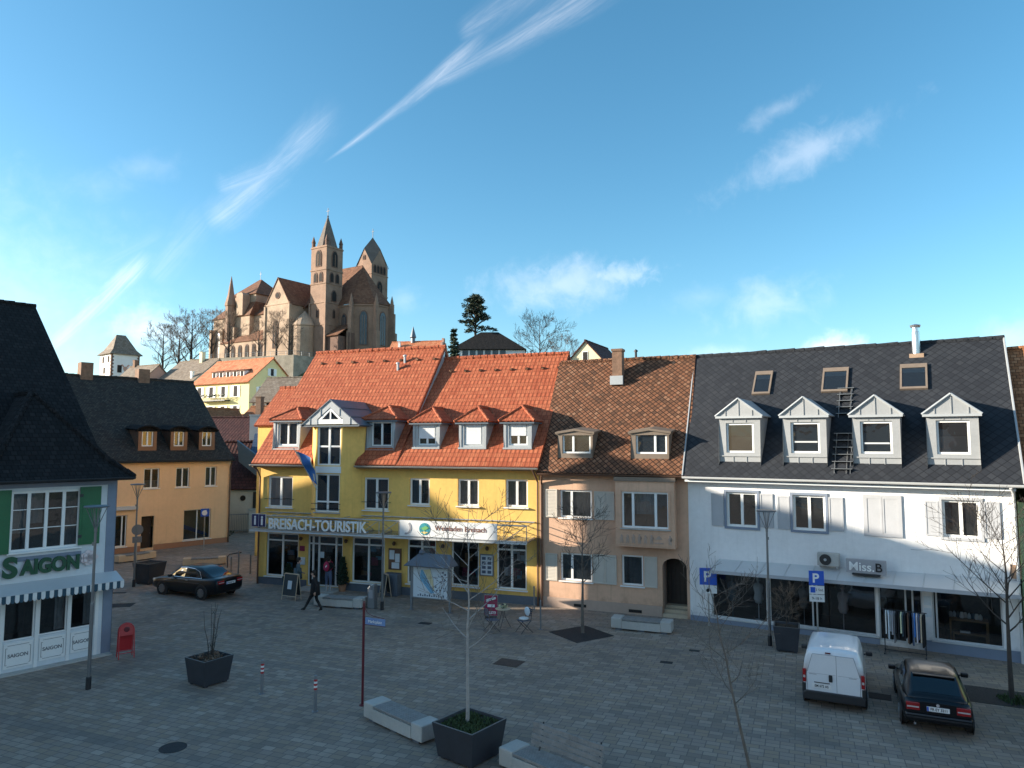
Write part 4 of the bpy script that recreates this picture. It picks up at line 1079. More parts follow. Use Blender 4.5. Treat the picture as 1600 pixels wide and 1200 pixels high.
window(SAI, *s_win, 0, fw=.075, lights=(.25, .5, .75), bars=(.37, .69), sill_out=.1, depth=.1, curtain=[(0, .22, .3, 1, 'curtain_white'), (.28, .47, .45, 1, 'curtain_white'), (.78, 1, 0, 1, 'curtain_grey')], room='room_brown')
MB().box(1.98, 2.62, -.07, -.02, 3.76, 5.68).box(2.06, 2.54, -.08, -.068, 3.84, 5.6).build('shutter', 'shutter_green', SAI)
MB().box(-.62, .02, -.10, -.05, 3.70, 5.68).box(-.54, -.06, -.11, -.098, 3.78, 5.6).build('shutter', 'shutter_green', SAI)
for zz in (4.0, 5.35): MB().box(1.96, 2.06, -.1, -.071, zz, zz + .1).build('hinge', 'dark_metal', SAI)
sf = MB()
for xx in (-.04, .92, 1.83, 2.66): sf.box(xx - .05, xx + .05, -.03, -.002, .04, 2.5)
sf.build('shop_frame', 'white_paint', SAI)
for k, o in enumerate(s_shop):
    window(SAI, *o, 0, fw=.04, lights=(), pane='pane_shop', room='room_dark', roomd=1.0, sill=None, name='shop_window', curtain=[(.6, .98, .05, 1, 'curtain_grey')] if k else None)
    a, b = o[0] + .03, o[1] - .03; zb_ = .16 + .05 * k; zt_ = .92
    pn = MB().box(a, b, -.028, -.003, zb_, zt_).build('panel', 'white_paint', SAI)
    fr = MB(); t1 = .012
    for (xa, xb, za, zc_) in ((a + .1, b - .1, zt_ - .07, zt_ - .07 + t1), (a + .1, b - .1, zb_ + .06, zb_ + .06 + t1), (a + .05, a + .05 + t1, zb_ + .12, zt_ - .13), (b - .05 - t1, b - .05, zb_ + .12, zt_ - .13), (a + .05, a + .1, zb_ + .11, zb_ + .122), (b - .1, b - .05, zb_ + .11, zb_ + .122), (a + .05, a + .1, zt_ - .142, zt_ - .13), (b - .1, b - .05, zt_ - .142, zt_ - .13)):
        fr.box(xa, xb, -.034, -.0285, za, zc_)
    fr.build('panel_line', 'letter_grey', pn)
    text('lettering', 'SAIGON', .15, 'letter_grey', pn, ((a + b) / 2, -.03, (zb_ + zt_) / 2 - .05), ext=.004, align='CENTER', bold=.004)
MB().box(-.7, 3.1, -.3, -.002, 0, .05).build('door_step', 'concrete', SAI)
# awning with scalloped valance
a = MB(); a.slab([(-.72, -.72, 2.52), (3.22, -.72, 2.52), (3.22, -.003, 2.76), (-.72, -.003, 2.76)], .02)
a = a.build('awning', 'white_metal', SAI)
va, vb = MB(), MB(); n = 34; wv = 3.94 / n
for k in range(n):
    x0 = -.72 + k * wv; tgt = va if k % 2 else vb
    pts = [(x0, -.735, 2.51), (x0 + wv, -.735, 2.51), (x0 + wv, -.735, 2.34)] + [(x0 + wv * (.5 + .5 * cos(pi * q / 5)), -.735, 2.34 - .07 * sin(pi * q / 5)) for q in range(1, 5)] + [(x0, -.735, 2.34)]
    tgt.prism(pts, (0, .01, 0))
va.build('valance', 'awning_white', a); vb.build('valance', 'awning_blue', a)
for k in range(4):
    y0 = -.72 + k * .18; tgt = MB().prism([(3.225, y0, 2.51 + .04 * k), (3.225, y0 + .18, 2.55 + .04 * k), (3.225, y0 + .18, 2.36), (3.225, y0, 2.32)], (.008, 0, 0)); tgt.build('valance', 'awning_white' if k % 2 else 'awning_blue', a)
# roofs: wing with hip, kicked eaves; main roof behind
HA = Vector((1.26, 3.0, 8.99)); ER, EL = Vector((3.46, -.6, 6.0)), Vector((-.94, -.6, 6.0))
def kick(e, a_, q=.22, drop=-.16): p = e.lerp(a_, q); p.z += drop; return p
KR, KL = kick(ER, HA), kick(EL, HA); RB = Vector((1.26, 5.4, 8.99))
ERb, ELb = Vector((3.46, 2.2, 6.0)), Vector((-.94, 2.2, 6.0)); KRb, KLb = Vector((KR.x, 3.4, KR.z)), Vector((KL.x, 3.4, KL.z))
r = MB()
r.slab([EL, ER, KR, KL], .14); r.slab([KL, KR, HA], .14); r.slab([ER, ERb, KRb, KR], .14); r.slab([KR, KRb, RB, HA], .14); r.slab([ELb, EL, KL, KLb], .14); r.slab([KLb, KL, HA, RB], .14)
mz = [(.85, 6.05), (2.5, 7.28), (10.4, 13.32)]
for (ya, za), (yb2, zb_) in zip(mz, mz[1:]): r.slab([(-14.3, ya, za), (3.22, ya, za), (3.22, yb2, zb_), (-14.3, yb2, zb_)], .16)
r.slab([(-14.3, 10.4, 13.32), (3.22, 10.4, 13.32), (3.22, 10.75, 13.0), (-14.3, 10.75, 13.0)], .12)
r.build('roof', 'tile_black', SAI)
c = MB(); ridge_caps(c, ER, KR, .1, .35); ridge_caps(c, KR, HA, .1, .35); ridge_caps(c, EL, KL, .1, .35); ridge_caps(c, KL, HA, .1, .35); ridge_caps(c, HA, RB, .1, .35); c.build('ridge_tiles', 'tile_black', SAI); c = MB(); ridge_caps(c, (-14.3, 10.4, 13.3), (3.22, 10.4, 13.3), .12, .4)
c.build('ridge_tiles', 'tile_black', SAI)
MB().slab([(EL.x + .05, EL.y + .05, 5.955), (ER.x - .05, ER.y + .05, 5.955), (3.13, 0, 5.955), (-.72, 0, 5.955)], .03).build('soffit', 'plaster_pale', SAI)
gutter(SAI, -.94, 3.46, -.66, 5.98, mat='dark_metal')
SG4 = thing('sign', 'dark green fancy restaurant lettering with pink flower above the striped awning', 'sign', (-15.79, 22.56, 0), 49.4)
text('lettering', 'S', .86, 'letter_green', SG4, (-.12, -.10, 2.98), ext=.035, bold=.035, sx=1.0)
text('lettering', 'AIGON', .62, 'letter_green', SG4, (.38, -.10, 3.02), ext=.035, bold=.03, sx=.82)
f = MB()
for ring, rr_, zz in ((7, .15, -.10), (5, .08, -.14)):
    for k in range(ring):
        t0 = 2 * pi * k / ring; cx_, cz_ = 2.33 + rr_ * cos(t0), 3.32 + rr_ * sin(t0)
        pts = [(cx_ + .11 * cos(t0 + 2 * pi * q / 8) * (1.25 if q == 0 else 1), zz, cz_ + .11 * sin(t0 + 2 * pi * q / 8)) for q in range(8)]
        f.prism(pts, (0, .03, 0))
f.build('flower', 'petal_pink', SG4)
MB().lathe([(.2, 0), (.22, .02), (.2, .05)], (-.42, -.12, 3.05), 18, 'y').build('logo', 'letter_white', SG4)

# ================================================================ orange house beyond the street corner
ORG = thing('orange_house', 'orange plastered house with old dark tiled roof and three hooded dormers at the street corner', 'house', (-25.57, 46.29, 0), 47.17)
ow = [(1.66, 2.66, 4.08, 5.42), (3.74, 4.66, 4.06, 5.42), (5.77, 6.58, 4.06, 5.42)]
og = [(1.62, 2.42, .16, 2.26), (4.38, 6.26, .42, 2.48), (-.6, .74, .42, 2.44)]
gable_shell(ORG, -5, 7.6, 14.6, 5.85, 7.3, 11.85, mat='plaster_orange', ops=ow + og, od=.18)
MB().box(-5, 1.6, -.03, -.002, 0, .36).box(2.44, 7.62, -.03, -.002, 0, .36).build('plinth', 'plaster_terracotta', ORG)
for k, o in enumerate(ow): window(ORG, *o, 0, fw=.07, curtain=[(.0, .95, 0, .4 if k == 0 else 1, 'curtain_grey' if k else 'curtain_white')], depth=.17)
window(ORG, *og[1], 0, fw=.05, pane='pane_shop', room='curtain_grey', roomd=.9, name='shop_window', depth=.17)
MB().prism([(4.5, .5, 1.5), (4.5, .5, 1.2), (6.2, .5, .55), (6.2, .5, .75)], (0, .02, 0)).build('window_display', 'sign_blue', ORG)
window(ORG, *og[2], 0, fw=.06, lights=(.8,), pane='pane_shop', room='room_dark', roomd=.9, name='shop_window', depth=.17)
d = MB().box(1.64, 2.40, .4, .45, .16, 2.24).build('door', 'wood_dark', ORG); MB().blob((2.3, .36, 1.1), .03).build('handle', 'steel', d)
MB().box(-.4, 1.3, -.28, -.003, 2.78, 3.0).build('awning_case', 'white_metal', ORG)
zo = lambda y: 5.92 + .79 * (y + .35)
r = MB(); r.slab([(-5.2, -.35, 5.92), (7.75, -.35, 5.92), (7.75, 1.2, 5.92 + .70 * 1.55), (-5.2, 1.2, 5.92 + .70 * 1.55)], .15)
zk = 5.92 + .70 * 1.55
r.slab([(-5.2, 1.2, zk), (7.75, 1.2, zk), (7.75, 7.3, 11.97), (-5.2, 7.3, 11.97)], .15); r.slab([(-5.2, 7.3, 11.97), (7.75, 7.3, 11.97), (7.75, 15, 5.9), (-5.2, 15, 5.9)], .15); r.build('roof', 'tile_old_dark', ORG)
c = MB(); ridge_caps(c, (-5.2, 7.3, 11.95), (7.75, 7.3, 11.95), .13, .4); c.build('ridge_tiles', 'tile_old_dark', ORG)
ro = (1.2, zk, (11.97 - zk) / 6.1)
for (a, b) in ((1.66, 2.4), (3.76, 4.46), (5.72, 6.42)):
    dormer(ORG, a - .22, b + .22, .62, 6.78, 8.02, ro, (a, b, 6.88, 7.92), 'copper_brown', 'copper_brown', 'arch', 'tile_black', 8.30, over=.22)
gutter(ORG, -5.2, 7.75, -.41, 5.88, mat='dark_metal')
MB().path([(7.5, -.41, 5.82), (7.55, -.2, 5.6), (7.55, -.07, 5.4), (7.55, -.07, 0)], [.05] * 4, 7).build('downpipe', 'copper_brown', ORG)

# ================================================================ houses of the square outside the frame on the sun side; they shade the square
def block_house(name, label, cat, x0, x1, y0, y1, he, hr, axis, wallm, roofm, hipback=None):
    H = thing(name, label, cat, (0, 0, 0)); w = MB()
    nwin = [(a, b) for a, b in ((1, 2.2), (3.4, 4.6), (6.4, 7.6))]
    for pts in ([(x0, y0), (x1, y0)], [(x1, y0), (x1, y1)], [(x1, y1), (x0, y1)], [(x0, y1), (x0, y0)]):
        (ax, ay), (bx, by) = pts; w.poly([(ax, ay, 0), (bx, by, 0), (bx, by, he), (ax, ay, he)])
    r = MB()
    if axis == 'y':
        xm = (x0 + x1) / 2
        for y in (y0, y1): w.poly([(x0, y, he), (x1, y, he), (xm, y, hr)])
        r.slab([(x1 + .4, y0, he - .3), (x1 + .4, y1, he - .3), (xm, y1, hr + .1), (xm, y0, hr + .1)], .15); r.slab([(x0 - .4, y1, he - .3), (x0 - .4, y0, he - .3), (xm, y0, hr + .1), (xm, y1, hr + .1)], .15)
    else:
        ym = hipback if hipback is not None else (y0 + y1) / 2
        for x in (x0, x1): w.poly([(x, y0, he), (x, y1, he), (x, ym, hr)])
        r.slab([(x0, y0, he), (x1, y0, he), (x1, ym, hr + .1), (x0, ym, hr + .1)], .15); r.slab([(x0, ym, hr + .1), (x1, ym, hr + .1), (x1, y1, he), (x0, y1, he)], .15)
    w.build('wall', wallm, H); r.build('roof', roofm, H)
    n = int((y1 - y0) / 2.6)
    for k in range(n):
        for zz in (1, 4.2, 7.4):
            if zz + 1.8 > he: continue
            yy = y0 + .8 + k * 2.6; fr = MB().box(x1 + .002, x1 + .05, yy, yy + 1.1, zz, zz + 1.5).build('window', 'white_paint', H)
            MB().poly([(x1 + .054, yy + .1, zz + .1), (x1 + .054, yy + 1, zz + .1), (x1 + .054, yy + 1, zz + 1.4), (x1 + .054, yy + .1, zz + 1.4)]).build('pane', 'pane_white', fr)
    return H


block_house('town_house', 'tall cream town house on the sunny side of the square, out of the picture', 'house', -40, -29, 8, 30.6, 10.5, 16.15, 'y', 'plaster_cream', 'tile_brown')
block_house('gabled_house', 'steep gabled rose house on the sunny side of the street, out of the picture', 'house', -53, -44, 32.4, 37.9, 11.9, 16.1, 'x', 'plaster_rose', 'tile_brown', 35.2)
block_house('street_house', 'long lemon house in the street behind the square, out of the picture', 'house', -53, -44, 37.95, 46.6, 10, 14.9, 'y', 'plaster_lemon', 'tile_maroon')

block_house('shade_block', 'unseen block added to shade the gap between the rose house and the restaurant house, out of the picture', 'house', -53, -44, 30.4, 32.35, 10.4, 11.2, 'x', 'plaster_cream', 'tile_brown')  # unseen block added to keep a strip of sun off the paving
# the row on the far side of the square, behind the viewpoint; windows mirror it
block_house('town_house', 'grey white town house behind the viewpoint, out of the picture', 'house', -26, -8, -27, -15, 8.5, 13.5, 'x', 'plaster_pale', 'tile_brown')
block_house('town_house', 'rose town house behind the viewpoint, out of the picture', 'house', -7.9, 9, -26, -14, 9.5, 14.5, 'x', 'plaster_rose', 'tile_maroon')
block_house('town_house', 'cream town house behind the viewpoint, out of the picture', 'house', 9.1, 30, -25, -13, 8, 13, 'x', 'plaster_dirty_white', 'tile_rust')
# ---------------------------------------------------------------- hill (replaces a flat back country)
# ---------------------------------------------------------------- trees
def lerp_tab(tab, x):
    if x <= tab[0][0]: return tab[0][1]
    for (a, b), (c, d) in zip(tab, tab[1:]):
        if x <= c: return b + (d - b) * (x - a) / (c - a)
    return tab[-1][1]


def bare_tree(h, spread, seed, trunk_h=.3, r0=.12, levels=4, kids=4, mat=('bark_grey', 'bark_twig'), up=.55, twig_r=.006, lean=(0, 0), leader=True, start_levels=7, first=None):
    """leafless tree: trunk with limbs in one mesh, the twig crown in another"""
    rr = random.Random(seed); tr, cr = MB(), MB()
    def limb(p, d, L, r, lev, mb):
        n = 4 if lev < 2 else 3; pts = [p]; rs = [r]; q = p.copy(); dd = d.copy()
        for k in range(n):
            dd = (dd + Vector((rr.uniform(-.16, .16), rr.uniform(-.16, .16), rr.uniform(-.06, .16) + .05 * up))).normalized()
            q = q + dd * (L / n); pts.append(q.copy()); rs.append(max(twig_r * .7, r * (1 - .72 * (k + 1) / n)))
        mb.path(pts, rs, 5 if lev < 2 else 3, cap=lev < 2)
        if lev >= levels: return
        m = kids + (1 if lev > 1 else 0)
        for j in range(m):
            t_ = .22 + .76 * (j + rr.random() * .7) / m; k = min(n - 1, int(t_ * n)); f = t_ * n - k
            b = pts[k].lerp(pts[k + 1], f); rb = (rs[k] + (rs[k + 1] - rs[k]) * f) * .62
            ax = dd.orthogonal().normalized(); ax.rotate(Matrix.Rotation(rr.uniform(0, 2 * pi), 3, dd))
            nd = (dd * rr.uniform(.55, .95) + ax * rr.uniform(.55, .95) + Vector((0, 0, .22 * up))).normalized()
            limb(b, nd, L * rr.uniform(.42, .68) * (1.15 - .4 * t_), max(twig_r, rb), lev + 1, cr if lev >= 1 else tr)
    n = 9; pts = []; rs = []
    for k in range(n + 1):
        f = k / n; pts.append(Vector((lean[0] * f + rr.uniform(-1, 1) * .008 * h * f, lean[1] * f + rr.uniform(-1, 1) * .008 * h * f, h * f * (1 if leader else .62)))); rs.append(max(twig_r, r0 * (1 - .93 * f ** .9)))
    tr.path(pts, rs, 8)
    for j in range(start_levels * 2):
        f = trunk_h + (.93 - trunk_h) * (j + .5 * rr.random()) / (start_levels * 2)
        k = min(n - 1, int(f * n)); b = pts[k].lerp(pts[k + 1], f * n - k); rb = rs[k] + (rs[k + 1] - rs[k]) * (f * n - k)
        a = j * 2.4 + rr.uniform(-.4, .4); shape = sin(pi * min(1, max(.12, (f - trunk_h) / (1 - trunk_h) * .82 + .16)))
        d = Vector((cos(a), sin(a), up + rr.uniform(-.1, .25))).normalized()
        limb(b, d, spread * (.35 + .75 * shape) * rr.uniform(.8, 1.1), rb * .55, 1, tr)
    return tr, cr


def plant_bare(name, label, cat, loc, args, group=None, mats=('bark_grey', 'bark_twig')):
    t = thing(name, label, cat, loc, 0, group)
    tr, cr = bare_tree(*args[0], **args[1]); tr.build('trunk', mats[0], t); cr.build('crown', mats[1], t)
    return t


def leaf_cloud(mb, c, r, n, size, rr, flat=1.0, up=False):
    for _ in range(n):
        while True:
            p = Vector((rr.uniform(-1, 1), rr.uniform(-1, 1), rr.uniform(-1, 1)))
            if p.length <= 1: break
        q = Vector((c[0] + p.x * r, c[1] + p.y * r, c[2] + p.z * r * flat))
        a = Vector((rr.uniform(-1, 1), rr.uniform(-1, 1), rr.uniform(-.6, .9))).normalized(); b = a.orthogonal().normalized()
        b.rotate(Matrix.Rotation(rr.uniform(0, 6.3), 3, a)); s_ = size * rr.uniform(.6, 1.4)
        mb.poly([q - b * s_ * .35, q + a * s_, q + b * s_ * .35])


def conifer(name, label, loc, h, r, seed, mat='conifer_dark', n=2600, size=.35, cat='tree', group=None):
    t = thing(name, label, cat, loc, 0, group); rr = random.Random(seed)
    MB().tube((0, 0, 0), (0, 0, h * .95), r * .09, r * .02, 7).build('trunk', 'bark_dark', t)
    cr = MB(); tiers = 15
    for k in range(tiers):
        f = k / tiers; z = h * (.06 + .92 * f); rad = r * (1 - f) ** .8 * rr.uniform(.8, 1.1)
        for j in range(int(5 + 5 * (1 - f))):
            a = rr.uniform(0, 2 * pi); L = rad * rr.uniform(.55, 1.05)
            for s_ in (.35, .7, 1.0):
                leaf_cloud(cr, (L * s_ * cos(a), L * s_ * sin(a), z - .18 * L * s_), .14 * r + .1 * rad * (1.1 - s_), max(2, n // (tiers * 24)), size, rr, .6)
    cr.build('crown', mat, t); return t


# ---------------------------------------------------------------- minster on the hill
MIN = thing('minster', 'reddish sandstone minster with two towers standing high on the hill', 'church', (-50.5, 190, 0), -32.3)
def pointed(mb, xa, xb, za, zb, y, th, flip=False, n=5):
    """pointed-arch plate in the plane y (or in the plane x when flip)"""
    xm, w = (xa + xb) / 2, (xb - xa) / 2; zs = zb - 1.5 * w; pts = [(xa, za), (xb, za), (xb, zs)]
    for k in range(1, n): pts.append((xb - w * (k / n) ** 1.6, zs + (zb - zs) * sin(pi / 2 * k / n)))
    pts.append((xm, zb))
    for k in range(n - 1, 0, -1): pts.append((xa + w * (k / n) ** 1.6, zs + (zb - zs) * sin(pi / 2 * k / n)))
    pts.append((xa, zs))
    if flip: mb.prism([(y, p, q) for p, q in pts], (th, 0, 0))
    else: mb.prism([(p, y, q) for p, q in pts], (0, th, 0))
def church_window(parent, xa, xb, za, zb, y, flip=False, mull=1, mat='dark_opening', fr='sandstone_dark'):
    m_ = MB(); s_ = -.16 if not flip else .10
    pointed(m_, xa - .22, xb + .22, za - .2, zb + .34, y + (s_ if not flip else 0), .16 if not flip else .12, flip); o = m_.build('window', fr, parent)
    m_ = MB(); pointed(m_, xa, xb, za, zb, y - .2 if not flip else y + .125, .035 if not flip else .04, flip); m_.build('pane', mat, o)
    if mull:
        m_ = MB()
        for k in range(mull):
            q = xa + (xb - xa) * (k + 1) / (mull + 1)
            if flip: m_.box(y + .17, y + .24, q - .07, q + .07, za, zb - .5 * (xb - xa))
            else: m_.box(q - .07, q + .07, y - .27, y - .205, za, zb - .5 * (xb - xa))
        m_.build('mullion', 'sandstone', o)
def church_box(name, x0, x1, y0, y1, z0, z1, mat): return MB().box(x0, x1, y0, y1, z0, z1).build(name, mat, MIN)
# south tower
tw = MB().box(-6, 0, 0, 6, 27.5, 60.8)
for z in (38.9, 45, 50.3, 54.1, 60.4): tw.box(-6.16, .16, -.16, 6.16, z - .16, z + .2)
for (x, y) in ((-6, 0), (0, 0), (0, 6)): tw.box(x - .28, x + .28, y - .28, y + .28, 27.5, 45.1)
tw = tw.build('south_tower', 'sandstone', MIN)
church_window(tw, -3.9, -2.1, 55.2, 59.4, 0); church_window(tw, 2.1, 3.9, 55.2, 59.4, 0, True)
for a in (-4.6, -2.5): church_window(tw, a, a + 1.05, 50.8, 53.2, 0, mull=0)
for a in (1.5, 3.5): church_window(tw, a, a + 1.05, 50.8, 53.2, 0, True, mull=0)
church_window(tw, 2.2, 3.7, 45.6, 48.4, 0, True, mull=0); church_window(tw, -3.3, -2.8, 41, 43, 0, mull=0); church_window(tw, 2.8, 3.3, 41, 43, 0, True, mull=0)
sp = MB().lathe([(3.05, 60.8), (2.9, 61.2), (1.45, 65.8), (.14, 69.8), (.3, 69.95), (.05, 70.2)], (-3, 3, 0), 8, a0=pi / 8)
sp.build('spire', 'spire_slate', tw)
c = MB().box(-3.06, -2.94, 2.94, 3.06, 70, 72.3).box(-3.6, -2.4, 2.96, 3.04, 71.4, 71.52); c.build('cross', 'dark_metal', tw)
for (x, y) in ((-5.6, .4), (-.4, .4), (-.4, 5.6), (-5.6, 5.6)):
    MB().lathe([(.5, 60.8), (.5, 62), (.62, 62.1), (.05, 63.9)], (x, y, 0), 6).build('pinnacle', 'sandstone_dark', tw)
# north tower with four gables
nt = MB().box(-6, 0, 17.5, 24.4, 27.5, 59.2)
for z in (50.2, 56.4): nt.box(-6.14, .14, 17.36, 24.54, z - .14, z + .16)
ym = 20.95
nt.prism([(-6, 17.5, 59.2), (0, 17.5, 59.2), (-3, 17.5, 64.2)], (0, .4, 0)); nt.prism([(-6, 24.0, 59.2), (0, 24.0, 59.2), (-3, 24, 64.2)], (0, .4, 0))
nt.prism([(0, 17.5, 59.2), (0, 24.4, 59.2), (0, ym, 64.2)], (-.4, 0, 0)); nt.prism([(-6, 17.5, 59.2), (-6, 24.4, 59.2), (-6, ym, 64.2)], (.4, 0, 0))
nt = nt.build('north_tower', 'sandstone', MIN)
for k in range(4): church_window(nt, 18.5 + k * 1.35, 19.2 + k * 1.35, 57, 59, 0, True, mull=0)
church_window(nt, 20, 21.9, 51, 54.4, 0, True); church_window(nt, -3.3, -2.7, 61, 62, 17.5, mull=0)
s = MB(); ap = (-3, ym, 68.4); g = [(-3, 17.35, 64.3), (.15, ym, 64.3), (-3, 24.55, 64.3), (-6.15, ym, 64.3)]; e = [(-6.25, 17.25, 59.0), (.25, 17.25, 59.0), (.25, 24.65, 59.0), (-6.25, 24.65, 59.0)]
for k in range(4):
    a, b = g[k], g[(k + 1) % 4]; cn = e[(k + 1) % 4]; s.slab([a, cn, b, ap], .12)
s.build('spire', 'spire_slate', nt)
MB().box(-3.06, -2.94, ym - .06, ym + .06, 68.2, 71).box(-3.5, -2.5, ym - .04, ym + .04, 70.1, 70.22).build('cross', 'dark_metal', nt)
# choir with polygonal end
poly = [(-1, 5), (5, 5), (10.3, 8.4), (11, 13.5), (7.5, 17.4), (-1, 17.4)]
ch = MB().prism([(x, y, 27.5) for x, y in poly], (0, 0, 17.2)); ctr = (3, 11.2)
ch.prism([(x + (.22 if x > 0 else 0), y + (-.2 if y < 9 else .2), 44.2) for x, y in poly], (0, 0, .5))
ch = ch.build('choir', 'sandstone', MIN)
def lancet(a, b, za, zb, w):
    A, B = Vector((*a, 0)), Vector((*b, 0)); d = (B - A).normalized(); n_ = Vector((d.y, -d.x, 0)); m_ = A.lerp(B, .5); k = 6
    def outline(w_, za_, zb_, off):
        pts = [(-w_, za_), (w_, za_), (w_, zb_ - 1.6 * w_)] + [(w_ * (1 - (q / k) ** 1.6), zb_ - 1.6 * w_ * (1 - sin(pi / 2 * q / k))) for q in range(1, k + 1)] + [(-w_ * (1 - (q / k) ** 1.6), zb_ - 1.6 * w_ * (1 - sin(pi / 2 * q / k))) for q in range(k - 1, -1, -1)]
        return [tuple(m_ + d * p + n_ * off + Vector((0, 0, z))) for p, z in pts]
    o = MB().prism(outline(w + .25, za - .2, zb + .35, .0), n_ * .12).build('window', 'sandstone_dark', ch)
    MB().prism(outline(w, za, zb, .13), n_ * .03).build('pane', 'stained_glass', o)
    mm = MB()
    for q in (-w * .34, w * .34):
        P_ = m_ + d * q + n_ * .165; mm.prism([tuple(P_ - d * .06 + Vector((0, 0, za))), tuple(P_ + d * .06 + Vector((0, 0, za))), tuple(P_ + d * .06 + Vector((0, 0, zb - w))), tuple(P_ - d * .06 + Vector((0, 0, zb - w)))], n_ * .05)
    mm.build('mullion', 'sandstone', o)
lancet((-1, 5), (5, 5), 34, 42, .75); lancet((5, 5), (10.3, 8.4), 33.5, 42.6, .95); lancet((10.3, 8.4), (11, 13.5), 33.5, 42.6, .95); lancet((11, 13.5), (7.5, 17.4), 33.5, 42.6, .9)
for (x, y) in poly[1:5]:
    v = Vector((x - ctr[0], y - ctr[1], 0)).normalized(); t = Vector((-v.y, v.x, 0)) * .55; b = MB()
    for (d0, d1, z1_) in ((0, 2.0, 37), (0, 1.5, 42.5), (0, 1.1, 45.2)):
        p = Vector((x, y, 27.5)); b.prism([tuple(p + v * (d0 - .3) - t), tuple(p + v * d1 - t), tuple(p + v * d1 + t), tuple(p + v * (d0 - .3) + t)], (0, 0, z1_ - 27.5)); t = t * .92
    q = Vector((x, y, 0)) + v * .6; b.lathe([(.5, 45.2), (.42, 46), (.04, 47.6)], (q.x, q.y, 0), 6); b.build('buttress', 'sandstone', ch)
r = MB(); e = [(-6, 4.6, 44.8), (5.2, 4.6, 44.8), (10.8, 8.2, 44.8), (11.5, 13.7, 44.8), (7.7, 17.9, 44.8), (-6, 17.9, 44.8)]; A, B = (-6, 11.6, 57.2), (2.2, 11.6, 57.2)
up_ = [Vector(p).lerp(Vector(B), .48) + Vector((0, 0, -.5)) for p in e[1:5]]
r.slab([e[0], e[1], up_[0], B, A], .15); r.slab([e[4], e[5], A, B, up_[3]], .15)
for k in range(3): r.slab([e[k + 1], e[k + 2], up_[k + 1], up_[k]], .15); r.slab([up_[k], up_[k + 1], B], .15)
r.build('choir_roof', 'tile_church', ch)
MB().prism([(0, 5, 27.5), (6, 3, 27.5), (6, 5, 27.5)], (0, 0, 9)).box(0.2, 4.5, .5, 5, 27.5, 35.5).build('sacristy', 'sandstone_dark', MIN)
MB().slab([(.1, -.1, 35.6), (4.9, -.1, 35.6), (4.9, 5, 39.2), (.1, 5, 39.2)], .2).build('sacristy_roof', 'tile_church', MIN)
# transept
tr = MB(); xm = -14.6
tr.poly([(-19.6, -4, 27.5), (-9.7, -4, 27.5), (-9.7, -4, 45.2), (xm, -4, 52.6), (-19.6, -4, 45.2)])
for x in (-19.6, -9.7): tr.poly([(x, -4, 27.5), (x, 18, 27.5), (x, 18, 45.2), (x, -4, 45.2)])
tr.box(-19.8, -9.5, -4.14, -4.002, 45, 45.35)
for x in (-19.6, -9.7): tr.box(x - .3, x + .3, -4.3, -3.4, 27.5, 44.8)
tr = tr.build('transept', 'sandstone_pale', MIN)
MB().lathe([(1.0, 0), (1.0, .14)], (xm, -4.145, 47.6), 18, 'y').build('window', 'sandstone_dark', tr); MB().lathe([(.72, 0), (.72, .03)], (xm, -4.18, 47.6), 18, 'y').build('pane', 'dark_opening', tr)
church_window(tr, xm - 1.4, xm + .4, 33, 40.5, -4)
r = MB(); r.slab([(-9.4, -4.2, 44.8), (-9.4, 18, 44.8), (xm, 18, 52.75), (xm, -4.2, 52.75)], .16); r.slab([(-19.9, 18, 44.8), (-19.9, -4.2, 44.8), (xm, -4.2, 52.75), (xm, 18, 52.75)], .16); r.build('transept_roof', 'tile_church', tr)
MB().lathe([(3.1, 27.5), (3.1, 38.6), (3.35, 38.7), (3.35, 39), (2.2, 40.8), (.1, 43)], (-7.4, -.6, 0), 18).build('side_apse', 'sandstone_pale', MIN)
# nave, aisle
nv = MB().box(-44, -9.8, 1, 15, 27.5, 44.5).build('nave', 'sandstone_pale', MIN)
r = MB(); r.slab([(-44, .6, 44.3), (-9, .6, 44.3), (-9, 8, 51.6), (-44, 8, 51.6)], .16); r.slab([(-44, 8, 51.6), (-9, 8, 51.6), (-9, 15.4, 44.3), (-44, 15.4, 44.3)], .16); r.build('nave_roof', 'tile_church', nv)
ai = MB().box(-40.5, -19.7, -3, 1, 27.5, 36.2).build('aisle', 'sandstone_pale', MIN)
MB().slab([(-40.7, -3.3, 36.0), (-19.6, -3.3, 36.0), (-19.6, 1, 39.6), (-40.7, 1, 39.6)], .18).build('aisle_roof', 'tile_church', ai)
for k in range(6): church_window(ai, -38.4 + k * 3.1, -37.2 + k * 3.1, 31, 34.8, -3, mull=0)
# west hall with hipped tower roof and turret
wh = MB().box(-48, -31, -.5, 15, 27.5, 44.4).box(-42, -31, 1.5, 13, 44, 51.2)
for x in (-47.6, -42.5, -37): wh.box(x - .6, x + .6, -1.7, -.5, 27.5, 41)
wh.prism([(-36.5, 1.4, 44.4), (-33.5, 1.4, 44.4), (-33.5, 1.4, 50.6), (-34, 1.4, 51.2), (-36, 1.4, 51.2), (-36.5, 1.4, 50.6)], (0, -2.6, 0))
wh = wh.build('west_hall', 'sandstone_pale', MIN)
church_window(wh, -46, -44.3, 32, 40, -.5, mat='stained_glass'); church_window(wh, -41, -39.4, 32, 40, -.5, mat='stained_glass')
r = MB(); Rr = [(-48.4, -.9, 44.2), (-30.6, -.9, 44.2), (-30.6, 15.4, 44.2), (-48.4, 15.4, 44.2)]; U = [(-42.1, 1.4, 48.6), (-30.9, 1.4, 48.6), (-30.9, 13.1, 48.6), (-42.1, 13.1, 48.6)]
for k in range(4): r.slab([Rr[k], Rr[(k + 1) % 4], U[(k + 1) % 4], U[k]], .16)
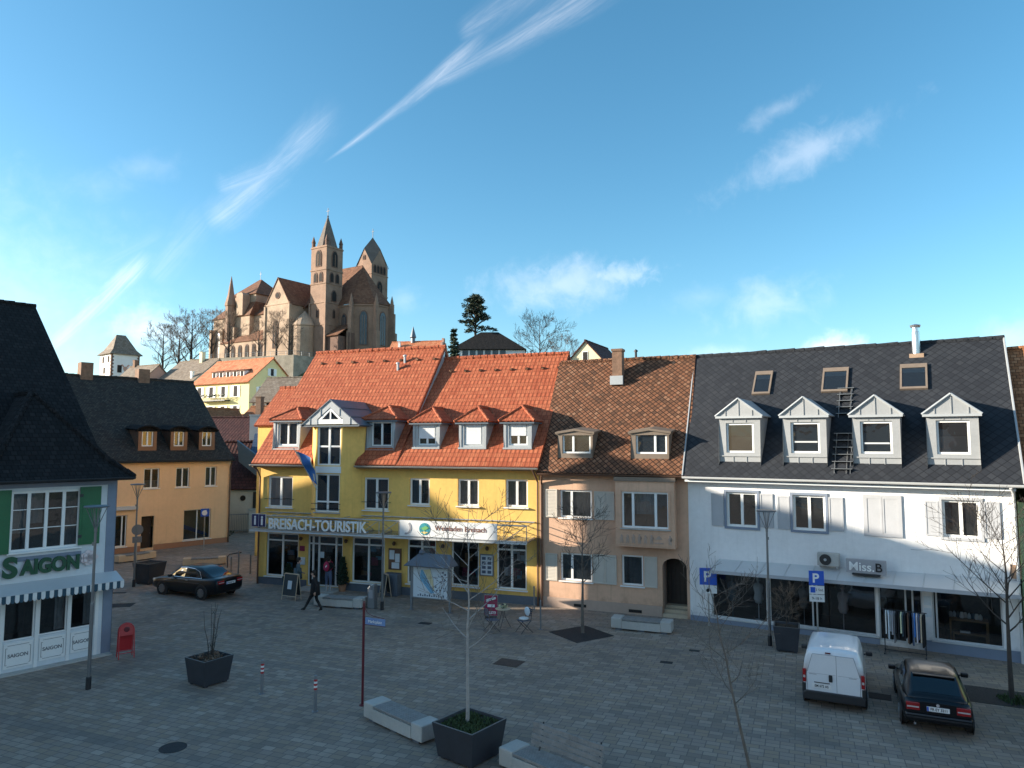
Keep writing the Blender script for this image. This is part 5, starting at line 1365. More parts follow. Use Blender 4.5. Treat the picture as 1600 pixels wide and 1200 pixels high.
E_ = [(-42.5, 1.0, 51.0), (-30.5, 1.0, 51.0), (-30.5, 13.5, 51.0), (-42.5, 13.5, 51.0)]; t0, t1 = (-37, 7.2, 56.9), (-35.9, 7.2, 56.9)
r.slab([E_[0], E_[1], t1, t0], .16); r.slab([E_[1], E_[2], t1], .16); r.slab([E_[2], E_[3], t0, t1], .16); r.slab([E_[3], E_[0], t0], .16); r.build('hall_roof', 'tile_church', wh)
MB().box(-36.5, -36.4, 7.15, 7.25, 56.8, 59.4).box(-36.8, -36.1, 7.17, 7.23, 58.6, 58.75).build('finial', 'dark_metal', wh)
MB().lathe([(1.5, 27.5), (1.5, 47.4), (1.75, 47.5), (1.75, 48), (1.05, 50.6), (.08, 56.6)], (-39, -1.2, 0), 8, a0=pi / 8).build('turret', 'sandstone', wh)

# retaining wall, railing
WL = thing('retaining_wall', 'rough stone retaining wall below the minster terrace', 'wall')
pts = [(-84, 184), (-54, 174.5), (-44, 187)]; w = MB()
for a, b in zip(pts, pts[1:]):
    A, B = Vector((*a, 0)), Vector((*b, 0)); d = (B - A).normalized(); n_ = Vector((-d.y, d.x, 0)) * 1.2
    w.prism([(A.x, A.y, 18), (B.x, B.y, 18), (B.x + n_.x, B.y + n_.y, 18), (A.x + n_.x, A.y + n_.y, 18)], (0, 0, 10.6))
w.build('masonry', 'stone_wall', WL)
g = MB()
for a, b in zip(pts, pts[1:]):
    A, B = Vector((*a, 28.6)), Vector((*b, 28.6)); n = int((B - A).length / 2.2)
    for k in range(n + 1): p = A.lerp(B, k / n); g.tube(p, p + Vector((0, 0, 1.0)), .04, n=4)
    g.tube(A + Vector((0, 0, 1)), B + Vector((0, 0, 1)), .045, n=4); g.tube(A + Vector((0, 0, .5)), B + Vector((0, 0, .5)), .03, n=4)
g.build('railing', 'steel_grey', WL)

# trees on the terrace
TG = 'bare trees on the minster terrace'
src = []
for k in range(3):
    t = plant_bare('bare_tree', '', 'tree', (0, 0, 0), ((13, 5.2, 20 + k), dict(r0=.40, levels=4, kids=4, twig_r=.026, up=.75, trunk_h=.16, leader=True, start_levels=6)), TG, ('bark_dark', 'bark_twig'))
    src.append(t)
tl = [(-92, 186, 23.5, 1.0, 'bare tree at the left end of the terrace row'), (-88.5, 187.5, 24, 1.1, 'second bare tree from the left of the terrace row'), (-84.5, 186, 24.5, 1.2, 'tallest bare tree in the row left of the minster'),
      (-79.5, 186.5, 28, .95, 'bare tree just in front of the west end of the minster'), (-74.5, 185.5, 28.3, .9, 'bare tree in front of the slender minster turret'), (-65, 181, 28.3, .72, 'bare tree in front of the minster aisle windows'), (-60, 179.6, 28.3, .82, 'bare tree in front of the pale transept gable'), (-56.6, 179, 28.3, .7, 'bare tree before the round side apse of the minster')]
for k, (x, y, z, s_, lab) in enumerate(tl):
    t = src[k] if k < 3 else copy_tree(src[k % 3])
    t.location = (x, y, z); t.rotation_euler = (0, 0, k * 1.9); t.scale = (s_, s_, s_); t['label'] = lab
conifer('conifer', 'small dark evergreen beside the choir of the minster', (-29, 176, 26), 6.5, 2.0, 4, size=.5)

# ---------------------------------------------------------------- houses on the slope
def far_house(name, label, org, deg, L, D, zb, he, hr, wallm, roofm, wins=(), gwins=(), over=.4, hip=0.0, frame='white_paint', shut=None, pane='dark_opening', chim=()):
    H = thing(name, label, 'house', (org[0], org[1], 0), deg)
    w = MB(); w.box(0, L, 0, D, zb, he)
    if not hip:
        w.prism([(0, 0, he), (0, D, he), (0, D / 2, hr - .15)], (.2, 0, 0)); w.prism([(L, 0, he), (L, D, he), (L, D / 2, hr - .15)], (-.2, 0, 0))
    w.build('wall', wallm, H)
    k = (hr - he) / (D / 2); ze = he - over * k; r = MB()
    a, b = -over * .6, L + over * .6
    if hip:
        p = [(a, -over, ze), (b, -over, ze), (b, D + over, ze), (a, D + over, ze)]; t0, t1 = (a + hip, D / 2, hr), (b - hip, D / 2, hr)
        r.slab([p[0], p[1], t1, t0], .14); r.slab([p[1], p[2], t1], .14); r.slab([p[2], p[3], t0, t1], .14); r.slab([p[3], p[0], t0], .14)
    else:
        r.slab([(a, -over, ze), (b, -over, ze), (b, D / 2, hr), (a, D / 2, hr)], .14); r.slab([(a, D / 2, hr), (b, D / 2, hr), (b, D + over, ze), (a, D + over, ze)], .14)
        ridge_caps(r, (a, D / 2, hr), (b, D / 2, hr), .14, .6)
    r.build('roof', roofm, H)
    for (x0, x1, z0, z1) in wins:
        o = MB().box(x0 - .08, x1 + .08, -.06, -.002, z0 - .08, z1 + .08).build('window', frame, H); MB().box(x0, x1, -.075, -.062, z0, z1).build('pane', pane, o)
        if shut: MB().box(x0 - .62, x0 - .1, -.09, -.003, z0 - .05, z1 + .05).build('shutter', shut, o); MB().box(x1 + .1, x1 + .62, -.09, -.003, z0 - .05, z1 + .05).build('shutter', shut, o)
    for (y0, y1, z0, z1) in gwins:
        o = MB().box(L + .002, L + .06, y0 - .08, y1 + .08, z0 - .08, z1 + .08).build('window', frame, H); MB().box(L + .062, L + .075, y0, y1, z0, z1).build('pane', pane, o)
        if shut: MB().box(L + .003, L + .09, y0 - .6, y0 - .1, z0, z1).build('shutter', shut, o); MB().box(L + .003, L + .09, y1 + .1, y1 + .6, z0, z1).build('shutter', shut, o)
    for (x, y, z0, z1, s_, m_) in chim: MB().box(x - s_ / 2, x + s_ / 2, y - s_ / 2, y + s_ / 2, z0, z1).box(x - s_ / 2 - .06, x + s_ / 2 + .06, y - s_ / 2 - .06, y + s_ / 2 + .06, z1, z1 + .12).build('chimney', m_, H)
    return H


yw = [(1.2 + 3.05 * k, 2.1 + 3.05 * k, z, z + 1.75) for k in range(4) for z in (11.3, 14.6)]
LH = far_house('villa', 'lemon yellow villa with orange roof, white shutters and a row of dormers below the minster', (-54.8, 122), -30, 14, 9.4, 5, 17.3, 21.3, 'plaster_lemon', 'tile_orange_far', yw, [(2, 2.9, 14.6, 16.2), (5.4, 6.3, 14.6, 16.2), (4.3, 4.9, 18.2, 19.4), (2, 2.9, 11.3, 12.9), (5.4, 6.3, 11.3, 12.9)], over=.5, shut='white_paint')
for k in range(5):
    x0 = 3.6 + k * 1.75; d = MB().box(x0, x0 + .95, .9, 2.9, 17.6, 19.0).build('dormer', 'white_paint', LH); MB().box(x0 + .15, x0 + .8, .87, .895, 18.0, 18.85).build('pane', 'dark_opening', d)
    MB().slab([(x0 - .15, .7, 19.0), (x0 + 1.1, .7, 19.0), (x0 + 1.1, 3.4, 19.6), (x0 - .15, 3.4, 19.6)], .12).build('dormer_roof', 'tile_church', d)
bl = MB().box(2.5, 9.5, -1.1, -.002, 13.9, 14.08)
for k in range(26): bl.box(2.55 + k * .27, 2.58 + k * .27, -1.08, -1.05, 14.08, 14.95)
bl.box(2.5, 9.5, -1.1, -1.04, 14.95, 15.0); bl.build('balcony', 'dark_metal', LH)
bx = MB(); rr = random.Random(2)
for k in range(14): leaf_cloud(bx, (2.8 + k * .5, -1.2, 14.75), .28, 14, .2, rr)
bx.build('balcony_plants', 'leaf_green', LH)
far_house('grey_roof_house', 'house with broad weathered grey roof left of the lemon villa', (-71.5, 140.8), -30, 12, 12, 8, 18.6, 23.6, 'plaster_dirty_white', 'tile_greybrown', [(2, 3, 15, 16.6), (6, 7, 15, 16.6)], chim=((7.5, 5.6, 22, 25, .8, 'plaster_cream'), (10.6, 1.2, 18, 20.6, .5, 'white_paint')))
far_house('grey_roof_house', 'smaller house with darker grey roof behind the white tower', (-82, 144), -30, 9.5, 9, 8, 18.5, 22.8, 'plaster_rose', 'tile_greybrown', [(2, 3, 15, 16.6)], chim=((1.5, 4.5, 22, 24, .7, 'brick_chimney'),))
HT = far_house('timbered_house', 'half timbered white house with brown roof left of the orange tiled roofs', (-35.7, 97.5), -12, 13, 8, 3, 12.9, 16.3, 'plaster_dirty_white', 'tile_greybrown', [(1.0 + 1.3 * k, 1.7 + 1.3 * k, 11.5, 12.6) for k in range(5)], frame='wood_dark')
tb = MB()
for k in range(11): tb.box(.05 + k * 1.28, .23 + k * 1.28, -.05, -.003, 11.0, 12.9)
tb.box(0, 13, -.055, -.002, 11.15, 11.35); tb.build('timber_frame', 'wood_dark', HT)
MB().slab([(-1.5, -2.6, 9.0), (8, -2.6, 9.0), (8, -.06, 11.0), (-1.5, -.06, 11.0)], .15).build('lower_roof', 'tile_rust', HT)
far_house('rose_house', 'rose coloured house with low rust roof below the half timbered house', (-33.5, 86), -14, 9, 7, 2, 9.2, 11.6, 'plaster_rose', 'tile_rust', [(1, 1.8, 7.4, 8.7), (3, 3.8, 7.4, 8.7)], chim=((2.0, 2, 9.8, 12.6, .7, 'brick_chimney'),))
far_house('small_house', 'small grey gabled house peeping over the maroon roof', (-36.5, 81), 52, 7, 5, 2, 9.1, 11.2, 'plaster_dirty_white', 'tile_rust', [])
far_house('maroon_house', 'low house with wide maroon tiled roof and tall metal chimney in the side street', (-34, 66.5), -3, 16, 10, 0, 7.0, 9.6, 'plaster_dirty_white', 'tile_maroon', [], chim=((9.9, .8, 6.6, 9.6, .8, 'zinc'),))
SH = far_house('side_street_house', 'small white house with maroon roof and oval window in the side street', (-24.5, 58), 0, 9, 7, 0, 3.75, 7.2, 'plaster_dirty_white', 'tile_maroon', [(4.2, 5.2, 1.9, 3.1)], over=.35, shut='black_plastic')
MB().lathe([(.22, 0), (.22, .05)], (2.75, -.055, 2.65), 16, 'y').build('window', 'dark_opening', SH)
MB().slab([(3.2, -.5, 5.2), (9.3, -.5, 5.2), (9.3, 3.2, 7.9), (2.4, 3.2, 7.9)], .12).build('sheet_roof', 'sheet_blue', SH)
MB().prism([(2.3, -.5, 7.3), (2.5, -.5, 5.6), (4.6, -.5, 3.95), (5.4, -.5, 5.0)], (0, .35, 0)).build('dormer_cheek', 'zinc_dark', SH)
MB().path([(1.3, -.4, 3.5), (1.2, -.1, 3.2), (1.2, -.08, 0)], [.05] * 3, 6).build('downpipe', 'steel_grey', SH)
GW = thing('garden_gate', 'grey metal gate between brick pillars in front of the small white house', 'gate', (-23.8, 56.3, 0), 20)
for x in (0, 1.0, 3.0): MB().box(x, x + .5, -.25, .25, 0, 1.75).box(x - .05, x + .55, -.3, .3, 1.75, 1.85).build('pillar', 'brick_chimney' if x < .5 else 'concrete', GW)
g = MB()
for k in range(11): g.box(1.55 + k * .13, 1.58 + k * .13, -.02, .02, .1, 1.5)
g.box(1.5, 3.0, -.03, .03, .15, .22).box(1.5, 3.0, -.03, .03, 1.4, 1.46); g.build('gate_leaf', 'steel_grey', GW)
PB = thing('bush', 'dark potted bush at the end of the orange house', 'bush', (-21.1, 52.5, 0)); rr = random.Random(8); b = MB()
MB().lathe([(.26, 0), (.36, .45), (.33, .45), (.05, .4)], n=12).build('pot', 'plaster_terracotta', PB)
for k in range(9): leaf_cloud(b, (rr.uniform(-.35, .35), rr.uniform(-.35, .35), rr.uniform(.5, 1.0)), .32, 26, .16, rr)
b.build('leaves', 'conifer_green', PB)
RB_ = thing('bush', 'green bush growing over the brick pillar of the garden gate', 'bush', (-23.4, 56.4, 1.85)); b = MB()
for k in range(9): leaf_cloud(b, (rr.uniform(-.6, .6), rr.uniform(-.3, .3), rr.uniform(0, .5)), .32, 26, .18, rr)
b.build('leaves', 'conifer_green', RB_)

# white tower with steep hipped roof at the left
TW = thing('white_tower', 'white square tower with steep brown roof and dark corner stones at the left', 'tower', (-94.2, 166, 0), 51)
tb = MB().box(0, 6.4, 0, 6.4, 12, 28.2).build('wall', 'plaster_white', TW)
q = MB()
for k in range(20):
    z = 20 + k * .41; d = .55 if k % 2 else .32
    q.box(-.03, d, -.03, -.002, z, z + .4); q.box(-.03, -.002, -.002, .9 - d, z, z + .4); q.box(6.4 - d, 6.43, -.03, -.002, z, z + .4)
q.build('corner_stones', 'sandstone_dark', TW)
r = MB(); E_ = [(-.55, -.55, 27.9), (6.95, -.55, 27.9), (6.95, 6.95, 27.9), (-.55, 6.95, 27.9)]; K_ = [(.5, .5, 29.1), (5.9, .5, 29.1), (5.9, 5.9, 29.1), (.5, 5.9, 29.1)]; t0, t1 = (2.2, 3.2, 32.9), (4.3, 3.2, 32.9)
for k in range(4): r.slab([E_[k], E_[(k + 1) % 4], K_[(k + 1) % 4], K_[k]], .15)
r.slab([K_[0], K_[1], t1, t0], .15); r.slab([K_[1], K_[2], t1], .15); r.slab([K_[2], K_[3], t0, t1], .15); r.slab([K_[3], K_[0], t0], .15); r.build('roof', 'tile_greybrown', TW)
for (a, z) in ((1.5, 23.6), (4.4, 23.6)): o = MB().box(a - .1, a + .9, -.06, -.002, z - .1, z + 1.7).build('window', 'sandstone_dark', TW); MB().box(a, a + .8, -.075, -.062, z, z + 1.6).build('pane', 'dark_opening', o)
for (a, z) in ((1.2, 26), (4.2, 26), (3.4, 23.4)): o = MB().box(-.06, -.002, a - .1, a + .8, z - .1, z + 1.4).build('window', 'sandstone_dark', TW); MB().box(-.075, -.062, a, a + .7, z, z + 1.3).build('pane', 'dark_opening', o)
cr_ = MB().prism([(2.7, -.05, 24.4), (3.2, -.05, 23.6), (3.7, -.05, 24.4), (3.6, -.05, 25), (2.8, -.05, 25)], (0, .04, 0))
for sx in (-1, 1): cr_.prism([(3.2 + sx * .45, -.05, 24.8), (3.2 + sx * 1.0, -.05, 25.4), (3.2 + sx * .6, -.05, 25.5), (3.2 + sx * .3, -.05, 25.05)], (0, .04, 0))
cr_.build('crest', 'plaster_rose', TW)

# right hand group on the hill
HR = far_house('hill_house', 'house with big dark hipped roof and a band of windows beside the umbrella pine', (-9.2, 108), 0, 11.2, 10, 8, 21.5, 24.7, 'plaster_pale', 'tile_black', [(1.6 + 1.15 * k, 2.5 + 1.15 * k, 20.3, 21.15) for k in range(6)], hip=4.4, over=.35, pane='stained_glass')
far_house('hill_house', 'small house with lit pale gable and dark roof right of the bare hill tree', (12.3, 113), -116, 10, 6.2, 8, 18.6, 21.9, 'plaster_cream', 'tile_maroon', [(5.5, 6.3, 19, 20)], gwins=[(2.7, 3.4, 19, 20.2)])
SG_ = far_house('stepped_gable_house', 'distant house with orange roof and stepped gable right of the minster', (-27, 150), -12, 11.5, 9, 14, 24.6, 28.9, 'plaster_cream', 'tile_orange_far', [], chim=((2, 3.2, 27, 28.5, .5, 'white_paint'),))
sg = MB()
for k in range(5): sg.box(11.3, 11.75, .4 + k * .9, 8.6 - k * .9, 24.6, 25.6 + k * .95)
sg.build('stepped_gable', 'plaster_rose', SG_)
MB().lathe([(.5, 28.6), (.5, 29.6), (.75, 29.8), (.05, 32.2)], (4.6, 4.5, 0), 8).build('ridge_turret', 'zinc_dark', SG_)
UP = thing('umbrella_pine', 'tall umbrella pine with tiered dark crown above the roofs', 'tree', (-5.9, 114, 15)); rr = random.Random(12)
tk = MB().path([(0, 0, 0), (.1, 0, 5), (-.05, 0, 10), (.15, 0, 15.4)], [.34, .28, .2, .08], 8); cw = MB()
for (z, rad, n, asym) in ((10.5, 2.4, 6, 1.9), (11.6, 2.3, 9, .6), (12.7, 2.5, 10, -.3), (13.8, 2.0, 9, .1), (14.8, 1.7, 9, .2), (15.5, 1.1, 6, .1)):
    for k in range(n):
        a = 2 * pi * k / n + rr.uniform(-.5, .5); L = rad * rr.uniform(.4, 1.12); ex = (L * cos(a) + asym * .6 * max(0, cos(a)), L * sin(a), z + rr.uniform(-.35, .55) - .45 * max(0, cos(a)) * (1 if asym > 1 else 0))
        tk.path([(0, 0, z - .8), (ex[0] * .5, ex[1] * .5, z - .1), ex], [.09, .06, .03], 4)
        for s_ in (.45, .75, 1.0): leaf_cloud(cw, (ex[0] * s_ + rr.uniform(-.2, .2), ex[1] * s_, ex[2] + rr.uniform(-.1, .3)), rr.uniform(.35, .65), 42, .26, rr, .55)
    leaf_cloud(cw, (0, 0, z + .25), .6, 40, .28, rr, .6)
tk.build('trunk', 'bark_dark', UP); cw.build('crown', 'conifer_dark', UP)
conifer('conifer', 'dark spruce in front of the hipped hill house', (-8.6, 104, 14.5), 9.8, 1.7, 6, n=4200, size=.38)
plant_bare('bare_tree', 'broad bare tree on the hill between the two hill houses', 'tree', (4.3, 109, 14), ((11.8, 3.9, 31), dict(r0=.26, levels=4, kids=4, twig_r=.018, up=.55, trunk_h=.38, start_levels=7)), mats=('bark_dark', 'bark_dark'))
plant_bare('bare_tree', 'small reddish bare tree right of the broad hill tree', 'tree', (8.0, 107, 14), ((8.6, 3.0, 35), dict(r0=.14, levels=4, kids=4, twig_r=.014, up=.5, trunk_h=.4, start_levels=6)), mats=('bark_twig', 'bark_twig'))
conifer('conifer', 'dark bushy evergreen between the bare tree and the pale gable', (7.6, 103.5, 14.5), 5.6, 1.5, 9, n=2600, size=.34)
MB().box(-.4, .4, 6.9, 7.7, 11.2, 12.9).build('chimney', 'brick_chimney', ORG); MB().box(3.5, 4.3, 6.9, 7.7, 11.2, 12.7).build('chimney', 'brick_chimney', ORG)
# ================================================================ street furniture
def lamp(label, x, y, h):
    t = thing('street_lamp', label, 'street lamp', (x, y, 0), 0, 'slim street lamps of the square')
    MB().lathe([(.075, 0), (.075, .34), (.06, .36)], n=10).build('base_collar', 'black_plastic', t)
    MB().lathe([(.052, .3), (.052, h * .46), (.04, h * .47), (.036, h - .78), (.045, h - .76), (.045, h - .62)], n=10).box(-.045, .045, -.075, -.04, h * .78, h * .78 + .1).build('pole', 'lamp_grey', t)
    a = MB()
    for k in range(4):
        w = k * pi / 2 + pi / 4 - .75; a.tube((.03 * cos(w), .03 * sin(w), h - .68), (.31 * cos(w), .31 * sin(w), h - .05), .013, .011, 5)
        a.tube((.03 * cos(w), .03 * sin(w), h - .6), (.09 * cos(w), .09 * sin(w), h - .06), .012, .010, 5)
    a.build('bracket', 'lamp_grey', t)
    MB().lathe([(.03, h - .07), (.33, h - .05), (.345, h - .02), (.33, h), (.05, h + .02)], n=22).build('lamp_head', 'lamp_grey', t)


lamp('street lamp standing in front of the restaurant shutters', -12.36, 21.37, 5.3)
lamp('street lamp in front of the tourist office lettering', -5.58, 31.17, 5.02)
lamp('street lamp in front of the white boutique house', 9.13, 25.8, 4.75)
lamp('street lamp beside the dark planter before the orange house', -18.81, 36.02, 5.08)


def bollard(label, x, y, h=.95, bands=True, r=.045, deg=0):
    t = thing('bollard', label, 'bollard', (x, y, 0), deg, 'slim steel bollards')
    MB().lathe([(.09, 0), (.09, .015), (r, .02), (r, h - .02), (r * .7, h)], n=12).build('post', 'steel_grey', t)
    if bands:
        for k, m in enumerate(('red_paint', 'sign_white', 'red_paint', 'sign_white', 'red_paint')):
            MB().lathe([(r + .002, h - .38 + .055 * k), (r + .003, h - .379 + .055 * k), (r + .003, h - .327 + .055 * k), (r + .002, h - .326 + .055 * k)], n=12).build('band', m, t)


bollard('bollard with red and white bands nearer the dark planter', -7.17, 21.0); bollard('bollard with red and white bands nearer the concrete bench', -5.27, 19.65)
bollard('plain thin bollard directly behind the black sedan boot', -15.62, 40.2, .8, False, .04); bollard('tall plain bollard in the middle of the three by the yellow corner', -14.95, 39.5, 1.25, False, .04); bollard('plain bollard nearest the yellow house corner', -14.3, 39.5, 1.05, False, .04)
bollard('thin plain post in front of the pink house corner', 1.1, 28.0, 1.1, False, .03); bollard('thin pale post against the yellow house corner', .95, 31.2, 1.0, False, .03)
HB = thing('bike_stand', 'low bent steel bike hoop behind the black sedan', 'bike stand', (-16.3, 41.4, 0), 30)
MB().path([(0, 0, 0), (0, 0, .65), (.1, 0, .75), (.75, 0, .82)], [.028] * 4, 7).build('hoop', 'dark_metal', HB)


def planter(label, x, y, deg, top, base, h, filler='soil', z_fill=.07):
    t = thing('planter', label, 'planter', (x, y, 0), deg, 'dark square planters')
    b = MB(); a, c = base / 2, top / 2; e = .045; fz = .05
    O_ = [(-a, -a, fz), (a, -a, fz), (a, a, fz), (-a, a, fz)]; T_ = [(-c, -c, h), (c, -c, h), (c, c, h), (-c, c, h)]; ci = c - e; I_ = [(-ci, -ci, h), (ci, -ci, h), (ci, ci, h), (-ci, ci, h)]; J_ = [(p[0] * .96, p[1] * .96, h - z_fill - .03) for p in I_]
    for k in range(4):
        m = (k + 1) % 4; b.cur = 0; b.poly([O_[k], O_[m], T_[m], T_[k]]); b.cur = 1; b.poly([T_[k], T_[m], I_[m], I_[k]]); b.cur = 0; b.poly([I_[k], I_[m], J_[m], J_[k]])
    b.poly(O_)
    for sx in (-1, 1):
        for sy in (-1, 1): b.box(sx * a * .8 - .05, sx * a * .8 + .05, sy * a * .8 - .05, sy * a * .8 + .05, 0, fz + .002)
    b.build('tub', ['planter_anthracite', 'rim_grey'], t)
    s_ = MB(); n = 8; g = [[(J_[0][0] + (J_[1][0] - J_[0][0]) * i / n, J_[0][1] + (J_[2][1] - J_[0][1]) * j / n, h - z_fill + .02 * sin(i * 2.3 + j * 1.7) * (0 < i < n) * (0 < j < n)) for i in range(n + 1)] for j in range(n + 1)]
    for j in range(n):
        for i in range(n): s_.poly([g[j][i], g[j][i + 1], g[j + 1][i + 1], g[j + 1][i]])
    s_.build('soil', 'soil', t)
    return t


planter('planter beside the lamp in front of the orange house', -18.55, 37.0, -20, 1.12, .86, 1.05)
planter('planter with bare whips between the red board and the bollards', -9.1, 21.95, -33, .98, .80, .78)
PBIG = planter('big planter with weeds and a young tree in the front', -.98, 16.95, -38, 1.22, 1.02, .80)
planter('planter with a round shrub behind the white van', 9.55, 25.3, -22, .86, .68, .86)
def grass_tuft(label, x, y, z, r, n, h, seed, mat='leaf_green'):
    rr = random.Random(seed); g = MB()
    for _ in range(n):
        px_, py_ = rr.uniform(-r, r), rr.uniform(-r, r); a = rr.uniform(0, 6.3); l = h * rr.uniform(.4, 1.2); w = .012 * rr.uniform(.7, 1.8); b = Vector((cos(a), sin(a), 0))
        p = Vector((px_, py_, 0)); tip = p + b * l * rr.uniform(.1, .8) + Vector((0, 0, l)); q = Vector((-b.y, b.x, 0)) * w; mid = p.lerp(tip, .5) + Vector((0, 0, l * .12))
        g.poly([p - q, p + q, mid + q * .8, tip, mid - q * .8])
    return g
o = grass_tuft('', 0, 0, 0, .50, 1500, .075, 4).build('weeds', 'leaf_green', None, (-.98, 16.95, .72), radians(-38)); tag(o, 'low green weeds covering the soil of the big front planter', 'weeds', kind='stuff')
rr = random.Random(5); g = MB()
for k in range(70): leaf_cloud(g, (rr.uniform(-.38, .38), rr.uniform(-.38, .38), .03), .07, 3, .09, rr)
o = g.build('dry_leaves', 'bark_twig', None, (-9.1, 21.95, .72), radians(-33)); tag(o, 'dry brown plants on the soil of the planter with whips', 'plants', kind='stuff')
# young trees and shrubs
def whips(name, label, loc, n, h, seed, mat, cat='shrub', spread=.25, side=3):
    t = thing(name, label, cat, loc); rr = random.Random(seed); st, tw_ = MB(), MB()
    for k in range(n):
        a = rr.uniform(0, 6.3); l = h * rr.uniform(.6, 1.1); b = Vector((cos(a), sin(a), 0)); p0 = b * .06; pts = [p0 + b * spread * l * (q / 5) ** 1.3 * rr.uniform(.8, 1.2) + Vector((0, 0, l * q / 5)) for q in range(6)]
        st.path(pts, [.014 - .002 * q for q in range(6)], 5)
        for j in range(side):
            q = rr.randint(1, 4); c = rr.uniform(0, 6.3); e = pts[q] + Vector((cos(c) * .22, sin(c) * .22, .3)) * l * .3; tw_.path([pts[q], pts[q].lerp(e, .5) + Vector((0, 0, -.02)), e], [.007, .006, .004], 4)
    st.build('stem', mat, t); tw_.build('twigs', mat, t)


whips('shrub', 'few tall bare whips growing from the planter left of the bollards', (-9.05, 21.95, .72), 6, 1.75, 3, 'bark_dark', spread=.16)
plant_bare('young_tree', 'thin pale stemmed young tree in the big front planter', 'tree', (-1.03, 17.05, .70), ((4.9, 1.55, 44), dict(r0=.05, levels=3, kids=4, twig_r=.0055, up=.45, trunk_h=.34, start_levels=7)), mats=('bark_pale', 'bark_grey'))
plant_bare('young_tree', 'dark young tree in a square grate before the pink house', 'tree', (2.67, 27.5, 0), ((4.55, 1.35, 51), dict(r0=.07, levels=3, kids=5, twig_r=.0065, up=.55, trunk_h=.40, start_levels=8)), mats=('bark_grey', 'bark_dark'))
plant_bare('young_tree', 'bare street tree at the right edge behind the black hatchback', 'tree', (13.97, 20.5, 0), ((5.1, 1.9, 58), dict(r0=.075, levels=3, kids=5, twig_r=.006, up=.75, trunk_h=.36, start_levels=8)), mats=('bark_dark', 'bark_dark'))
plant_bare('young_tree', 'leaning thin sapling rising from the bottom edge of the picture', 'tree', (5.1, 15.7, 0), ((4.5, 1.15, 63), dict(r0=.04, levels=3, kids=4, twig_r=.0045, up=.6, trunk_h=.33, start_levels=6, lean=(-.85, .2))), mats=('bark_grey', 'bark_grey'))
SHB = thing('shrub', 'round twiggy brown shrub in the planter behind the white van', 'shrub', (9.55, 25.3, .8)); tr_, cr_ = bare_tree(1.25, .62, 71, trunk_h=.08, r0=.025, levels=3, kids=5, twig_r=.005, up=.5, start_levels=7); tr_.build('stem', 'bark_dark', SHB); cr_.build('twigs', 'bark_twig', SHB)
def potted(label, x, y, h, r, mat='conifer_green'):
    t = thing('potted_conifer', label, 'potted plant', (x, y, 0), 0, 'potted conifers at the tourist office'); rr = random.Random(int(h * 100) + int(x * 10)); MB().lathe([(.15, 0), (.21, .32), (.19, .33), (.05, .3)], n=12).build('pot', 'plaster_terracotta', t)
    MB().tube((0, 0, .28), (0, 0, h * .8), .02, .01, 5).build('stem', 'bark_dark', t); c = MB()
    for k in range(16):
        f = k / 15; leaf_cloud(c, (0, 0, .42 + (h - .5) * f), r * (1 - f) ** .8 + .04, 60, .11, rr, .8)
    c.build('leaves', mat, t)


potted('tall potted conifer right of the tourist office door', -8.2, 35.0, 1.65, .30); potted('smaller potted conifer in front of the first tourist office window', -11.0, 35.55, 1.25, .24)


def bench(label, x, y, deg, L=2.4, back=False, conc='concrete', seat=True):
    t = thing('bench', label, 'bench', (x, y, 0), deg, 'concrete benches of the square')
    hz_ = .46; e = .42
    for sx in (-1, 1):
        MB().box(*sorted((sx * L / 2, sx * (L / 2 - e))), -.3, .3, .07, hz_).build('end_block', conc, t, bevel=.03)
    MB().box(-L / 2 + e, L / 2 - e, -.3, .3, .07, .36).build('core', conc, t)
    for sx in (-.75, 0, .75): MB().box(sx * L / 2 - .12, sx * L / 2 + .12, -.24, .24, 0, .07).build('foot', 'plinth_grey', t)
    s_ = MB()
    for k in range(7): y0 = -.29 + k * .083; s_.box(-L / 2 + e + .012, L / 2 - e - .012, y0, y0 + .07, .385, .435)
    for sx in (-.4, 0, .4): s_.box(sx - .03, sx + .03, -.28, .28, .361, .384)
    s_.build('seat', 'wood_weathered', t)
    if back:
        b = MB()
        for k in range(4): b.box(-L / 2 + .5, L / 2 + .02, .22 + k * .03, .25 + k * .03, .52 + k * .115, .62 + k * .115)
        b.build('backrest', 'wood_weathered', t)
        p = MB()
        for xx in (-L / 2 + .75, L / 2 - .08): p.path([(xx, .2, .4), (xx, .27, .55), (xx, .37, 1.0)], [.02] * 3, 6)
        p.build('back_support', 'dark_metal', t)


bench('concrete bench with grey wooden seat left of the big front planter', -2.80, 18.5, -44)
bench('concrete bench with wooden backrest right of the big front planter', .78, 15.75, -43, back=True)
bench('concrete bench in front of the tourist office where the man walks by', -7.5, 31.75, -15, 2.3)
bench('concrete bench in front of the pink house', 4.98, 27.85, -21, 2.3)
bench('concrete bench tinted with orange light behind the black sedan', -18.0, 42.3, 20, 2.3, conc='concrete_warm')  # orange light of the street put into the concrete colour
bench('warm toned concrete bench along the orange house', -22.85, 43.8, 56, 2.3, conc='concrete_warm')


